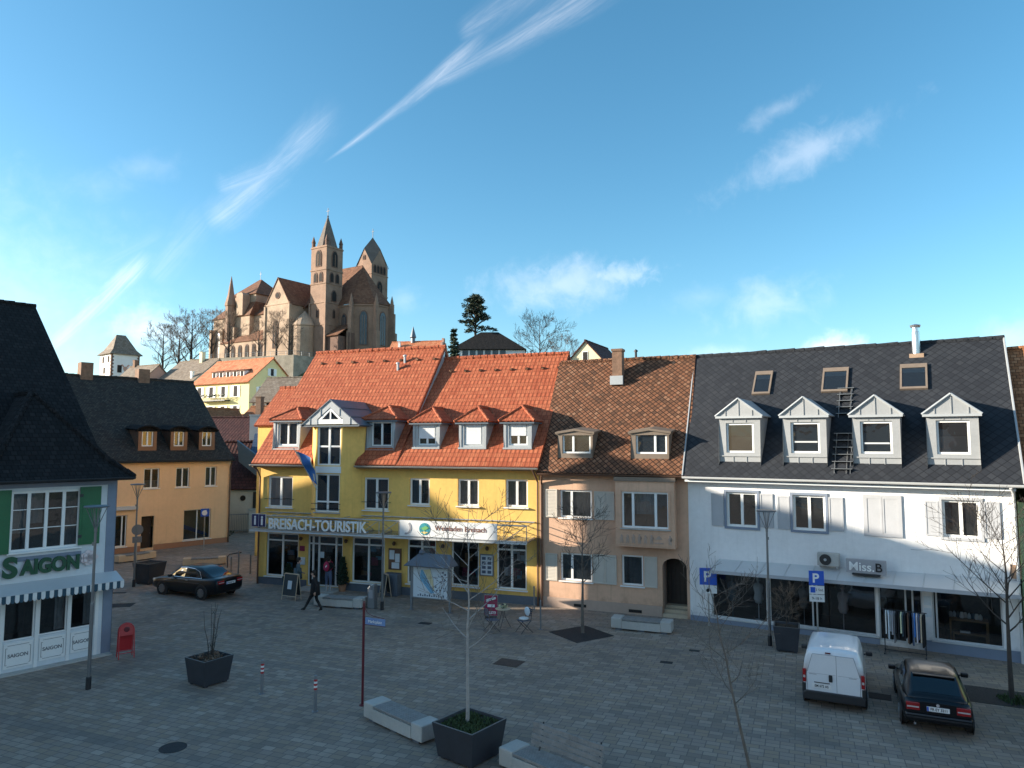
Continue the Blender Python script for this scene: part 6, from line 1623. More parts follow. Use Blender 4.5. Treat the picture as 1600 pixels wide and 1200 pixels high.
def a_board(label, x, y, deg, w, h, face, frame, cat='sign board', arch=False, lean=.16, sheetm=None):
    t = thing('sign_board', label, cat, (x, y, 0), deg, 'folding boards on the square')
    for sy in (-1, 1):
        f = MB(); P = lambda u, z: (u, sy * (.03 + lean * (h - z) / h), z)
        for u in (-w / 2, w / 2): f.tube(P(u, 0), P(u, h if not arch else h - w / 2), .018, n=6)
        if arch:
            pts = [P(w / 2 * cos(pi * k / 10), h - w / 2 + w / 2 * sin(pi * k / 10)) for k in range(11)]; f.path(pts, [.018] * 11, 6)
        else: f.tube(P(-w / 2, h), P(w / 2, h), .018, n=6)
        f.tube(P(-w / 2, .18), P(w / 2, .18), .014, n=6); f.build('frame', frame, t)
        zt = h - (w / 2 if arch else .02)
        if face and (sy < 0 or face != 'red_paint' or True): 
            pn = MB(); a, b, c, d = P(-w / 2 + .02, .2), P(w / 2 - .02, .2), P(w / 2 - .02, zt), P(-w / 2 + .02, zt)
            if not (arch and sy < 0): pn.slab([a, b, c, d], .012)
            if arch: pn.prism([P(w / 2 * .97 * cos(pi * k / 10), zt - .16 + (w / 2 * .97 * sin(pi * k / 10) + .16) * (1 if 0 < k < 10 else 0)) for k in range(11)], (0, .012, 0))
            pn.build('panel', face, t)
        if sheetm and sy < 0:
            MB().slab([P(-.14, h * .42), P(.1, h * .42), P(.1, h * .74), P(-.14, h * .74)], -.012).build('notice', sheetm, t)
    return t


RBD = a_board('red arched sign board beside the restaurant corner', -12.95, 24.45, 38, .46, 1.12, 'red_paint', 'red_paint', arch=True)
MB().lathe([(.07, 0), (.09, .008)], (0, -.085, .93), 12, 'y').build('emblem', 'dark_red_paint', RBD)
a_board('dark chalk board with pale frame near the man in the teal coat', -10.1, 33.2, -27, .82, 1.15, 'chalkboard', 'concrete_warm', sheetm='poster_pale')
a_board('narrow pale framed board beside the grey meter box', -5.9, 33.75, -55, .5, 1.05, 'chalkboard', 'concrete_warm')
PS = thing('poster_stand', 'purple red poster stand with white bands near the bistro table', 'poster stand', (-.86, 29.73, 0), -8)
MB().box(-.27, .27, -.02, .02, .12, .92).build('panel', 'poster_red', PS); MB().box(-.29, .29, -.03, .0301, .92, .95).box(-.29, .29, -.03, .0301, .09, .119).box(-.29, -.271, -.03, .03, .12, .92).box(.271, .29, -.03, .03, .12, .92).build('frame', 'steel', PS)
pb = MB(); pb.prism([(-.2, -.026, .66), (.2, -.026, .78), (.2, -.026, .86), (-.2, -.026, .76)], (0, .005, 0)).box(-.14, .16, -.026, -.021, .45, .56).box(-.2, .2, -.026, -.021, .18, .28).build('poster_band', 'sign_white', PS)
pb = MB()
for k in range(5): pb.box(-.17 + k * .07, -.125 + k * .07, -.031, -.027, .205, .255)
pb.build('poster_text', 'poster_red', PS); MB().box(-.2, .2, -.2, .2, 0, .05).box(-.25, -.2, -.02, .02, .05, .1).box(.2, .25, -.02, .02, .05, .1).build('base', 'dark_metal', PS)

IB = thing('info_board', 'roofed town map board on two grey posts before the yellow house', 'information board', (-3.47, 30.94, 0), -21.9)
for sx in (-1, 1): MB().box(sx * .93 - .045, sx * .93 + .045, -.045, .045, 0, 2.05).box(sx * .93 - .1, sx * .93 + .1, -.1, .1, 0, .02).build('post', 'steel_grey', IB)
MB().box(-.88, .88, -.05, .05, .52, 1.86).build('case', 'steel_grey', IB); MB().box(-.82, .82, -.062, -.052, .56, 1.82).build('map_sheet', 'poster_pale', IB)
mp = MB().prism([(-.45, -.07, 1.72), (-.36, -.07, 1.72), (.2, -.07, .8), (.05, -.07, .74), (-.5, -.07, 1.35)], (0, .006, 0)); mp.build('map_water', 'map_blue', IB)
MB().prism([(-.34, -.07, 1.72), (.0, -.07, 1.76), (.14, -.07, 1.3), (.22, -.07, .85)], (0, .006, 0)).build('map_land', 'map_sand', IB)
mp = MB(); rr = random.Random(4)
for k in range(26): x0, z0 = rr.uniform(.2, .72), rr.uniform(.8, 1.72); s_ = rr.uniform(.03, .09); mp.box(x0, x0 + s_, -.069, -.063, z0, z0 + s_ * .7)
for k in range(12): x0 = -.6 + k * .11; mp.box(x0, x0 + .06, -.069, -.063, .62, .62 + .05 * (1 + k % 2))
mp.build('map_marks', 'map_dark', IB)
r = MB(); A_ = [(-1.1, -.42, 1.92), (1.1, -.42, 1.92), (1.1, .42, 1.92), (-1.1, .42, 1.92)]; r0, r1 = (-.55, 0, 2.42), (.95, 0, 2.42)
r.slab([A_[0], A_[1], r1, r0], .04); r.slab([A_[1], A_[2], r1], .04); r.slab([A_[2], A_[3], r0, r1], .04); r.slab([A_[3], A_[0], r0], .04); r.lathe([(.1, 2.38), (.14, 2.44), (.08, 2.55), (.01, 2.57)], (-.45, 0, 0), 8); r.build('roof', 'plinth_grey', IB)

ST = thing('info_pillar', 'short grey pillar with slanted round top beside the middle lamp', 'pillar', (-6.06, 31.5, 0), -20)
pr = [(-.17, 0, 0), (.17, 0, 0), (.17, 0, .98), (.1, 0, 1.03), (-.05, 0, .98), (-.17, 0, .86)]; MB().prism([(p[0], -.15, p[2]) for p in pr], (0, .3, 0)).build('body', 'steel_grey', ST, bevel=.03)
MB().box(-.1, .1, -.165, -.152, .45, .8).build('plate', 'sign_grey', ST)

BT = thing('bistro_table', 'small round metal bistro table beside the poster stand', 'table', (-.35, 28.3, 0), 10)
MB().lathe([(.3, .70), (.31, .71), (.3, .725)], n=20).build('table_top', 'concrete_warm', BT)
for k in range(3):
    a = 2 * pi * k / 3; MB().path([(.04 * cos(a), .04 * sin(a), .7), (.1 * cos(a + .5), .1 * sin(a + .5), .4), (.3 * cos(a), .3 * sin(a), 0)], [.012] * 3, 6).build('leg', 'dark_metal', BT)
DEC = thing('table_decoration', 'little lantern and sprigs on the bistro table', 'decoration', (-.35, 28.3, .726)); MB().lathe([(.05, 0), (.06, .1), (.03, .16), (.01, .18)], n=8).build('lantern', 'dark_metal', DEC); g = MB(); rr = random.Random(3)
for k in range(5): leaf_cloud(g, (.12 * cos(k), .12 * sin(k), .08), .09, 8, .09, rr)
g.build('sprigs', 'flag_gold', DEC)
def bistro_chair(label, x, y, deg, cushion=None):
    t = thing('bistro_chair', label, 'chair', (x, y, 0), deg, 'metal bistro chairs')
    s_ = MB()
    for k in range(6): s_.box(-.2, .2, -.2 + k * .068, -.15 + k * .068, .44, .455)
    s_.build('seat', 'map_dark', t); b = MB()
    for k in range(4): b.box(-.19, .19, .2 + k * .012, .215 + k * .012, .6 + k * .075, .65 + k * .075)
    b.build('backrest', 'map_dark', t)
    for sx in (-1, 1):
        MB().path([(sx * .2, .26, .92), (sx * .2, .19, .45), (sx * .21, -.24, 0)], [.012] * 3, 6).build('leg', 'dark_metal', t); MB().path([(sx * .19, -.19, .45), (sx * .2, .28, 0)], [.012] * 2, 6).build('leg', 'dark_metal', t)
    if cushion:
        c = MB(); c._sphere(Vector((0, 0, .51)), .2, .2, .06, 12, 6); o = c.build('cushion', cushion, None, (x, y, 0), radians(deg), smooth=True); tag(o, 'pale cushion lying on the bistro chair nearer the pink house', 'cushion')
        c = MB(); c._sphere(Vector((0, .15, .76)), .19, .05, .17, 12, 6); o = c.build('throw', 'poster_pale', None, (x, y, 0), radians(deg), smooth=True); tag(o, 'pale fleece leaning against the bistro chair backrest', 'throw')


bistro_chair('dark metal bistro chair left of the bistro table', -.75, 27.7, 115); bistro_chair('dark metal bistro chair with pale cushion right of the bistro table', .45, 27.6, -60, 'curtain_white')

NP = thing('name_post', 'dark red post carrying a small blue street name plate', 'street sign', (-4.1, 20.11, 0), -24)
MB().lathe([(.09, 0), (.09, .02), (.036, .03), (.036, 2.74), (.02, 2.8)], n=10).build('pole', 'dark_red_paint', NP)
MB().box(.06, .70, -.012, .012, 2.18, 2.36).build('plate', 'sign_blue_pale', NP); text('lettering', 'Marktplatz', .11, 'letter_white', NP, (.38, -.016, 2.235), ext=.003, align='CENTER', sx=.95)
MB().path([(.03, 0, 2.62), (.12, 0, 2.48), (.3, 0, 2.42), (.68, 0, 2.38)], [.01] * 4, 5).tube((.03, 0, 2.17), (.72, 0, 2.17), .01, n=5).build('bracket', 'dark_red_paint', NP)


def p_sign(label, x, y, deg, z0, w, kind):
    t = thing('parking_sign', label, 'traffic sign', (x, y, 0), deg, 'blue parking signs'); MB().lathe([(.03, 0), (.03, z0 + w)], n=8).build('pole', 'gutter_metal', t)
    pl = MB().box(-w / 2, w / 2, -.05, -.035, z0, z0 + w).build('plate', 'sign_blue', t); text('lettering', 'P', w * .88, 'letter_white', pl, (-w * .06, -.052, z0 + w * .2), ext=.004, align='CENTER', bold=.012)
    if kind:
        pl = MB().box(-w / 2, w / 2, -.05, -.035, z0 - w * .5, z0 - .02).build('plate', 'sign_white', t)
        MB().path([(0, -.055, z0 - .06), (-.02, -.055, z0 - w * .2), (.06, -.055, z0 - w * .25), (.09, -.055, z0 - w * .4)], [.014] * 4, 5).lathe([(.06, 0), (.07, .004)], (-.02, -.055, z0 - w * .33), 10, 'y').build('symbol', 'letter_black', pl)
    else:
        pl = MB().box(-w / 2, w / 2, -.05, -.035, z0 - w * .62, z0 - .02).build('plate', 'sign_white', t); MB().box(-w * .42, -w * .1, -.055, -.051, z0 - w * .52, z0 - .07).build('symbol', 'sign_blue', pl); text('lettering', '2 Std.', .12, 'letter_black', pl, (w * .18, -.053, z0 - w * .4), ext=.002, align='CENTER')
        pl = MB().box(-w / 2, w / 2, -.05, -.035, z0 - w * 1.15, z0 - w * .66).build('plate', 'sign_white', t); text('lettering', '9-18 h', .13, 'letter_black', pl, (0, -.053, z0 - w * 1.0), ext=.002, align='CENTER')


p_sign('parking sign with a wheelchair plate at the corner of the white house', 7.72, 28.5, -12, 1.59, .65, True)
p_sign('parking sign with two small white plates behind the white van', 10.8, 25.7, -14, 2.13, .50, False)
RS = thing('round_sign', 'round traffic sign seen from behind on a grey pole by the orange house door', 'traffic sign', (-21.24, 40.81, 0), 35)
MB().lathe([(.03, 0), (.03, 2.5)], n=8).build('pole', 'gutter_metal', RS); MB().lathe([(.3, 0), (.3, .012)], (0, -.05, 2.22), 20, 'y').build('disc', 'letter_grey', RS); MB().box(-.24, .24, -.05, -.038, 1.5, 1.85).build('plate', 'letter_grey', RS)
BS = thing('blue_sign', 'square blue traffic sign in front of the orange house shop window', 'traffic sign', (-20.6, 48.2, 0), 20)
MB().lathe([(.03, 0), (.03, 2.75)], n=8).build('pole', 'gutter_metal', BS); MB().box(-.26, .26, -.05, -.037, 2.2, 2.72).build('plate', 'sign_blue', BS); MB().lathe([(.13, 0), (.17, .005), (.13, .006)], (-.02, -.056, 2.44), 14, 'y').box(-.02, .1, -.057, -.0515, 2.5, 2.62).build('symbol', 'letter_white', BS)


# covers and grates let into the paving
def grate(name, label, x, y, deg, w, d, mat, cat, slots=True, z=.004):
    g = MB(); t = .03
    if slots:
        g.box(-w / 2, w / 2, -d / 2, -d / 2 + t, z - .004, z + .006).box(-w / 2, w / 2, d / 2 - t, d / 2, z - .004, z + .006).box(-w / 2, -w / 2 + t, -d / 2 + t, d / 2 - t, z - .004, z + .006).box(w / 2 - t, w / 2, -d / 2 + t, d / 2 - t, z - .004, z + .006)
        n = max(4, int(w / .09))
        for k in range(n): xx = -w / 2 + t + (w - 2 * t) * (k + .25) / n; g.box(xx, xx + (w - 2 * t) * .55 / n, -d / 2 + t, d / 2 - t, z - .003, z + .005)
        g.poly([(-w / 2 + t, -d / 2 + t, z - .001), (w / 2 - t, -d / 2 + t, z - .001), (w / 2 - t, d / 2 - t, z - .001), (-w / 2 + t, d / 2 - t, z - .001)])
    else: g.box(-w / 2, w / 2, -d / 2, d / 2, z - .004, z + .006); g.box(-w / 2 + .05, w / 2 - .05, -d / 2 + .05, d / 2 - .05, z + .0061, z + .009)
    o = g.build(name, mat, None, (x, y, 0), radians(deg)); tag(o, label, cat); return o


grate('tree_grate', 'square dark tree grate around the young tree before the pink house', 2.6, 27.35, 32, 1.75, 1.75, 'grate_dark', 'grate')
grate('tree_grate', 'dark tree grate at the right edge beside the black hatchback', 14.1, 20.55, -27, 2.3, 1.5, 'grate_dark', 'grate')
grate('drain_grate', 'dark drain grate on the paving between the van and the hatchback', 10.25, 20.85, -26, .95, .5, 'grate_dark', 'grate')
grate('drain_grate', 'dark drain grate on the paving near the restaurant corner', -17.3, 32.0, 10, 1.1, .75, 'grate_dark', 'grate')
grate('drain_grate', 'small drain grate between the info board and the poster stand', -3.45, 28.9, -20, .5, .3, 'grate_dark', 'grate')
grate('drain_grate', 'tiny drain grate in front of the pink house bench', 5.05, 23.9, -20, .4, .22, 'grate_dark', 'grate')
grate('drain_grate', 'tiny drain grate nearest the pink house bench', 6.3, 25.2, -20, .35, .2, 'grate_dark', 'grate')
grate('drain_grate', 'thin drain grate in front of the planter by the orange house', -18.9, 34.6, 10, .9, .25, 'grate_dark', 'grate')
grate('manhole_cover', 'rusty square manhole cover in the middle of the square', -.1, 23.85, -25, .85, .7, 'iron_rust', 'manhole cover', slots=False)
o = MB().lathe([(.31, .0), (.31, .008), (.27, .009), (.26, .006), (.02, .007)], n=24).build('manhole_cover', 'grate_dark', None, (-8.0, 17.4, .002)); tag(o, 'round dark manhole cover at the lower left of the square', 'manhole cover')
o = grass_tuft('', 0, 0, 0, .35, 260, .12, 14).build('weeds', 'leaf_green', None, (14.0, 20.4, .01)); tag(o, 'green weeds growing around the stem of the right street tree', 'weeds', kind='stuff')

# ================================================================ cars
def interp(tab, n):
    """smooth resampling of a station table along x"""
    out = []; m = len(tab) - 1
    for k in range(n + 1):
        x = tab[0][0] + (tab[-1][0] - tab[0][0]) * k / n
        for j in range(m):
            if x <= tab[j + 1][0] + 1e-9: break
        a, b = tab[j], tab[j + 1]; p = tab[max(0, j - 1)]; q = tab[min(m, j + 2)]; h = b[0] - a[0]; t = (x - a[0]) / h; row = [x]
        for c in range(1, len(a)):
            ma = (b[c] - p[c]) / max(1e-6, b[0] - p[0]) * h; mb_ = (q[c] - a[c]) / max(1e-6, q[0] - a[0]) * h
            lim = 3 * abs(b[c] - a[c]); ma = max(-lim, min(lim, ma)); mb_ = max(-lim, min(lim, mb_))
            row.append((2 * t ** 3 - 3 * t * t + 1) * a[c] + (t ** 3 - 2 * t * t + t) * ma + (-2 * t ** 3 + 3 * t * t) * b[c] + (t ** 3 - t * t) * mb_)
        out.append(row)
    return out


def loft(mb, rings, caps=True):
    n = len(rings[0]); base = len(mb.v)
    for r in rings: mb.v += [tuple(p) for p in r]
    fs = []
    for k in range(len(rings) - 1):
        for q in range(n - 1): fs.append((k * n + q, k * n + q + 1, (k + 1) * n + q + 1, (k + 1) * n + q))
        fs.append((k * n + n - 1, k * n, (k + 1) * n, (k + 1) * n + n - 1))
    if caps: fs += [tuple(range(n))[::-1], tuple((len(rings) - 1) * n + q for q in range(n))]
    mb._fs(base, fs)


def car(name, label, cat, loc, deg, paint, body, cab, wheels, wr, side_win, front_win, rear_win, group=None, van=False, trim=None):
    """body rows: x, z_low, z_top, half width; cab rows: x, z_base, z_roof, w_base, w_roof"""
    t = thing(name, label, cat, (loc[0], loc[1], 0), deg, group)
    B = interp(body, 44)
    def ring(x, zl, zt, w):
        h = zt - zl; half = [(w * .80, zl), (w * .97, zl + h * .14), (w, zl + h * .40), (w * 1.0, zl + h * .62), (w * .965, zl + h * .86), (w * .90, zl + h * .97), (w * .6, zt + .008), (w * .2, zt + .014)]
        return [(x, y, z) for y, z in half] + [(x, -y, z) for y, z in half[::-1]]
    b = MB(); loft(b, [ring(*r) for r in B]); bo = b.build('body', paint, t, smooth=True)
    for p in bo.data.polygons:
        if len(p.vertices) > 4: p.use_smooth = False
    C = interp(cab, 30)
    def cring(x, zb, zr, wb, wr_):
        h = max(.004, zr - zb); half = [(wb, zb), (wb + (wr_ - wb) * .5 + .02, zb + h * .5), (wr_ + .012, zb + h * .86), (wr_ * .93, zb + h * .965), (wr_ * .6, zr), (wr_ * .2, zr + .006)]
        return [(x, y, z) for y, z in half] + [(x, -y, z) for y, z in half[::-1]]
    c = MB(); loft(c, [cring(*r) for r in C]); c.build('roof', paint, t, smooth=True)
    def cab_at(x):
        for r0, r1 in zip(C, C[1:]):
            if x <= r1[0] + 1e-6: f = (x - r0[0]) / (r1[0] - r0[0]); return [a + (b_ - a) * f for a, b_ in zip(r0, r1)]
        return C[-1]
    def side_pt(x, z, s, off=.008):
        _, zb, zr, wb, wr_ = cab_at(x); f = (z - zb) / max(.01, zr - zb); w = wb + (wr_ - wb) * f + .04 * f * (1 - f) * 2
        return (x, s * (w + off), z)
    for s in (-1, 1):
        for poly_ in side_win: MB().poly([side_pt(x, z, s) for x, z in poly_]).build('side_window', 'pane_car', t)
        if trim:
            for poly_ in trim:
                m = MB(); m.path([side_pt(x, z, s, .012) for x, z in poly_], [.012] * len(poly_), 5); m.build('window_trim', 'chrome', t)
    def slope_pane(nm, xa, xb, k0, k1):
        m = MB(); n = 8; rows = []
        for q in range(n + 1):
            x = xa + (xb - xa) * q / n; _, zb, zr, wb, wr_ = cab_at(x); kk = k0 + (k1 - k0) * q / n; rows.append([(x, y, zr + .010 - .018 * (abs(y) / max(.1, wr_)) ** 3) for y in (-wr_ * kk, -wr_ * kk * .5, 0, wr_ * kk * .5, wr_ * kk)])
        for a, b_ in zip(rows, rows[1:]):
            for q in range(4): m.poly([a[q], a[q + 1], b_[q + 1], b_[q]])
        m.build(nm, 'pane_car', t, smooth=True, weld=True)
    if front_win: slope_pane('windscreen', *front_win)
    if rear_win: slope_pane('rear_window', *rear_win)
    for x in wheels:
        for s in (-1, 1):
            w = min(r[3] for r in B if abs(r[0] - x) < .35)
            MB().lathe([(wr + .075, 0), (wr + .07, .014 * s)], (x, s * (w - .004), wr + .01), 26, 'y').build('wheel_arch', 'black_plastic', t)
            tp = [(wr * .62, -.09), (wr * .92, -.10), (wr, -.07), (wr, .07), (wr * .92, .10), (wr * .62, .09)]; wo = bpy.data.objects.new('wheel', None); COL.objects.link(wo); wo.parent = t; wo.location = (x, s * (w - .07), wr)
            MB().lathe(tp, n=26, ax='y').build('tyre', 'black_rubber', wo)
            rm = MB(); rm.lathe([(wr * .63, 0), (wr * .66, .01 * s), (wr * .60, .02 * s)], (0, s * .085, 0), 26, 'y'); rm.build('rim_dish', 'letter_grey', wo)
            rm = MB()
            for k in range(10):
                a = 2 * pi * k / 10; ca, sa = cos(a), sin(a); w0, w1 = .022, .034
                rm.prism([(ca * .04 - sa * w0, s * .108, sa * .04 + ca * w0), (ca * wr * .62 - sa * w1, s * .112, sa * wr * .62 + ca * w1), (ca * wr * .62 + sa * w1, s * .112, sa * wr * .62 - ca * w1), (ca * .04 + sa * w0, s * .108, sa * .04 - ca * w0)], (0, .012 * s, 0))
            rm.lathe([(.055, .105 * s), (.05, .128 * s)], n=12, ax='y'); rm.build('rim', 'alloy', wo)
    MB().box(-1.2, 1.2, -.6, .6, .14, .3).build('underbody', 'black_plastic', t)
    return t


def rear_kit(t, xr, w, plate, plate_z, lights, light_mat='tail_red', euro=True, pc=0.0):
    for (y0, y1, z0, z1) in lights:
        o = MB().box(xr - .025, xr + .12, y0, y1, z0, z1).build('taillight', light_mat, t, bevel=.015); MB().box(xr - .029, xr - .02, y0 + .02, y1 - .02, z0 + (z1 - z0) * .34, z0 + (z1 - z0) * .52).build('reversing_lamp', 'tail_clear', o)
    pl = MB().box(xr - .035, xr - .012, pc - .26, pc + .26, plate_z, plate_z + .115).build('number_plate', 'sign_white', t)
    if euro: MB().box(xr - .038, xr - .0355, pc + .215, pc + .258, plate_z + .003, plate_z + .112).build('country_strip', 'sign_blue', pl)
    text('lettering', plate, .098, 'letter_black', pl, (xr - .037, pc - .0 - (.02 if euro else 0), plate_z + .025), rot=(pi / 2, 0, -pi / 2), ext=.002, align='CENTER', bold=.002, sx=.86)


def mirrors(t, x, y, z, mat):
    for s in (-1, 1): o = MB().box(x - .07, x + .07, *sorted((s * y, s * (y + .19))), z, z + .13).build('mirror', mat, t, bevel=.03); MB().tube((x, s * (y - .08), z + .03), (x, s * (y + .02), z + .05), .025, n=5).build('mirror_arm', 'black_plastic', o)


# black saloon at the left
SED = car('parked_car', 'black saloon car with chrome window trim parked near the orange house', 'car', (-14.98, 34.42), 153.8, 'car_black',
          [(-2.28, .46, .86, .70), (-2.2, .32, .97, .80), (-1.7, .22, .99, .875), (-.9, .2, .96, .885), (.4, .2, .93, .885), (1.2, .2, .90, .88), (1.9, .24, .80, .845), (2.2, .30, .68, .76), (2.3, .38, .60, .64)],
          [(-2.0, .93, .965, .62, .55), (-1.55, .93, 1.09, .74, .60), (-.95, .92, 1.36, .80, .60), (-.3, .91, 1.43, .82, .61), (.3, .9, 1.41, .82, .60), (.75, .88, 1.24, .80, .60), (1.35, .86, .90, .74, .66)],
          (-1.33, 1.36), .315, [[(-1.18, .98), (-.18, .97), (-.18, 1.34), (-.62, 1.32), (-.95, 1.2)], [(-.1, .97), (.86, .94), (.62, 1.2), (.35, 1.32), (-.1, 1.35)]], (1.25, .52, .92, .92), (-1.75, -.98, .88, .92),
          trim=[[(-1.24, .955), (-.2, .945), (.9, .92)], [(-1.24, .955), (-.98, 1.24), (-.64, 1.355), (-.1, 1.385), (.36, 1.35)]])
rear_kit(SED, -2.27, .8, 'FR AK 417', .70, [(.38, .72, .74, .90), (-.72, -.38, .74, .90)]); mirrors(SED, .72, .86, .92, 'car_black')
MB().tube((-1.2, .893, .74), (1.5, .89, .70), .008, n=4).tube((-1.2, -.893, .74), (1.5, -.89, .70), .008, n=4).build('body_crease', 'black_plastic', SED)
for s in (-1, 1):
    MB().box(2.0, 2.2, *sorted((s * .52, s * .78)), .60, .72).build('headlight', 'tail_clear', SED, bevel=.03)
    for x in (-.35, .55): MB().box(x - .09, x + .09, *sorted((s * .888, s * .91)), .83, .86).build('handle', 'chrome', SED)

# white panel van
VAN = car('delivery_van', 'small white panel van with twin rear doors parked on the square', 'van', (9.43, 21.28), 63.6, 'car_white',
          [(-1.90, .34, 1.02, .80), (-1.84, .28, 1.04, .84), (-1.0, .24, 1.04, .845), (.4, .22, 1.02, .845), (1.0, .22, .98, .84), (1.6, .26, .88, .80), (1.9, .32, .74, .70), (1.97, .4, .66, .56)],
          [(-1.88, 1.0, 1.62, .81, .66), (-1.80, 1.0, 1.70, .83, .69), (-1.0, 1.0, 1.74, .835, .70), (.1, .99, 1.73, .83, .69), (.5, .97, 1.62, .81, .67), (.95, .95, 1.30, .78, .66), (1.42, .93, .98, .72, .64)],
          (-1.22, 1.3), .30, [[(.0, 1.05), (.85, 1.03), (.45, 1.42), (.0, 1.5)]], (1.35, .55, .92, .94), None)
xr = -1.905
dp = MB().prism([(xr - .006, -.70, .50), (xr - .006, .70, .50), (xr - .006, .72, .98), (xr - .006, .55, 1.56), (xr - .006, -.55, 1.56), (xr - .006, -.72, .98)], (.035, 0, 0)).build('rear_doors', 'car_white', VAN)
MB().box(xr - .0085, xr - .0065, -.095, -.085, .50, 1.56).build('door_seam', 'letter_grey', dp)
sm = MB()
for (a, b) in (((-.70, .50), (.70, .50)), ((.70, .50), (.72, .98)), ((.72, .98), (.55, 1.56)), ((.55, 1.56), (-.55, 1.56)), ((-.55, 1.56), (-.72, .98)), ((-.72, .98), (-.70, .50))): sm.tube((xr - .007, a[0], a[1]), (xr - .007, b[0], b[1]), .007, n=4)
for y0, y1 in ((-.68, -.12), (-.06, .68)): sm.tube((xr - .007, y0, 1.0), (xr - .007, y1, 1.0), .004, n=4)
sm.build('door_edge', 'sign_grey', dp)
MB().box(xr - .05, xr - .008, .02, .12, .80, 1.0).build('handle', 'black_plastic', dp, bevel=.02)
MB().box(xr - .03, xr - .0, .05, .2, 1.60, 1.635).build('brake_lamp', 'dark_red_paint', VAN)
MB().prism([(xr - .05, -.84, .24), (xr - .05, .84, .24), (xr - .05, .84, .44), (xr - .05, .74, .5), (xr - .05, -.74, .5), (xr - .05, -.84, .44)], (.4, 0, 0)).build('bumper', 'black_plastic', VAN, bevel=.03)
for s in (-1, 1): MB().box(xr - .01, xr + .3, *sorted((s * .745, s * .852)), .44, .70).build('corner_guard', 'black_plastic', VAN, bevel=.02)
rear_kit(VAN, xr, .8, 'EM 672 AS', .60, [(.735, .835, .72, 1.10), (-.835, -.735, .72, 1.10)], euro=False, pc=.32)
MB().box(xr - .03, xr - .008, .1, .52, .74, .76).build('plate_lamp', 'black_plastic', VAN)
for y0, y1 in ((.45, .65), (-.62, -.42)): MB().box(xr - .010, xr - .007, y0, y1, .985 - .02, 1.0 - .02).build('badge', 'sign_grey', VAN)
mirrors(VAN, .62, .86, 1.02, 'black_plastic')
for s in (-1, 1):
    MB().box(-.9, .05, *sorted((s * .842, s * .862)), .5, .58).build('side_strip', 'black_plastic', VAN)
    MB().box(1.5, 1.8, *sorted((s * .5, s * .76)), .70, .86).build('headlight', 'tail_clear', VAN, bevel=.03)

# black hatchback
def hatch(label, loc, deg, paint, plate, badge=True, trimm='car_black'):
    t = car('parked_car', label, 'car', loc, deg, paint,
            [(-2.06, .44, .84, .70), (-1.98, .30, .90, .79), (-1.4, .21, .93, .845), (-.5, .2, .92, .85), (.5, .2, .90, .85), (1.2, .2, .87, .84), (1.8, .24, .76, .81), (2.06, .30, .64, .72), (2.14, .4, .56, .58)],
            [(-1.95, .88, .95, .70, .60), (-1.65, .89, 1.10, .76, .58), (-1.15, .89, 1.33, .79, .58), (-.55, .88, 1.40, .80, .59), (.1, .87, 1.39, .80, .59), (.55, .86, 1.22, .78, .6), (1.15, .85, .89, .72, .64)],
            (-1.3, 1.4), .31, [[(-1.2, .95), (-.4, .94), (-.4, 1.30), (-.85, 1.28)], [(-.32, .94), (.7, .92), (.42, 1.2), (.1, 1.31), (-.32, 1.32)]], (1.05, .32, .92, .92), (-1.80, -1.12, .94, .92))
    rear_kit(t, -2.055, .8, plate, .64, [(.42, .74, .62, .82), (-.74, -.42, .62, .82)]); mirrors(t, .55, .84, .90, trimm)
    MB().box(-2.12, -1.9, -.78, .78, .36, .56).build('bumper', paint, t, bevel=.05); MB().box(-2.13, -2.115, -.74, .74, .44, .475).build('bumper_strip', 'black_plastic', t)
    if badge: MB().lathe([(.038, 0), (.04, -.006)], (-2.055, 0, .80), 14, 'x').build('badge', 'tail_clear', t)
    sm = MB(); sm.path([(-2.052, -.40, .60), (-2.052, .40, .60)], [.006] * 2, 4); sm.path([(-2.06, -.41, .60), (-2.055, -.41, .84), (-1.95, -.62, .93)], [.006] * 3, 4); sm.path([(-2.06, .41, .60), (-2.055, .41, .84), (-1.95, .62, .93)], [.006] * 3, 4); sm.build('boot_seam', 'black_rubber', t)
    for s in (-1, 1): MB().path([(-.36, s * .853, .32), (-.36, s * .858, .84)], [.005] * 2, 4).build('door_seam', 'black_rubber', t); MB().box(-.58, -.42, *sorted((s * .855, s * .872)), .72, .75).build('handle', 'black_plastic', t)
    MB().box(-1.27, -1.15, -.5, .5, 1.325, 1.345).build('spoiler', 'black_plastic', t)
    MB().tube((-2.0, .55, .3), (-2.12, .55, .29), .03, n=8).build('exhaust', 'steel', t)
    for s in (-1, 1): MB().box(1.85, 2.05, *sorted((s * .45, s * .7)), .56, .68).build('headlight', 'tail_clear', t, bevel=.03)
    return t


HTB = hatch('black hatchback with round badge parked right of the white van', (11.25, 19.73), 65, 'car_black', 'FR EY 3211')
HTB.scale = (.93, .93, .93); VAN.scale = (.92, .92, .92); SED.scale = (.97, .97, .97)
hatch('silver car whose mirror shows at the right picture edge', (13.95, 17.55), 65, 'car_silver', 'FR TB 582', trimm='car_silver')


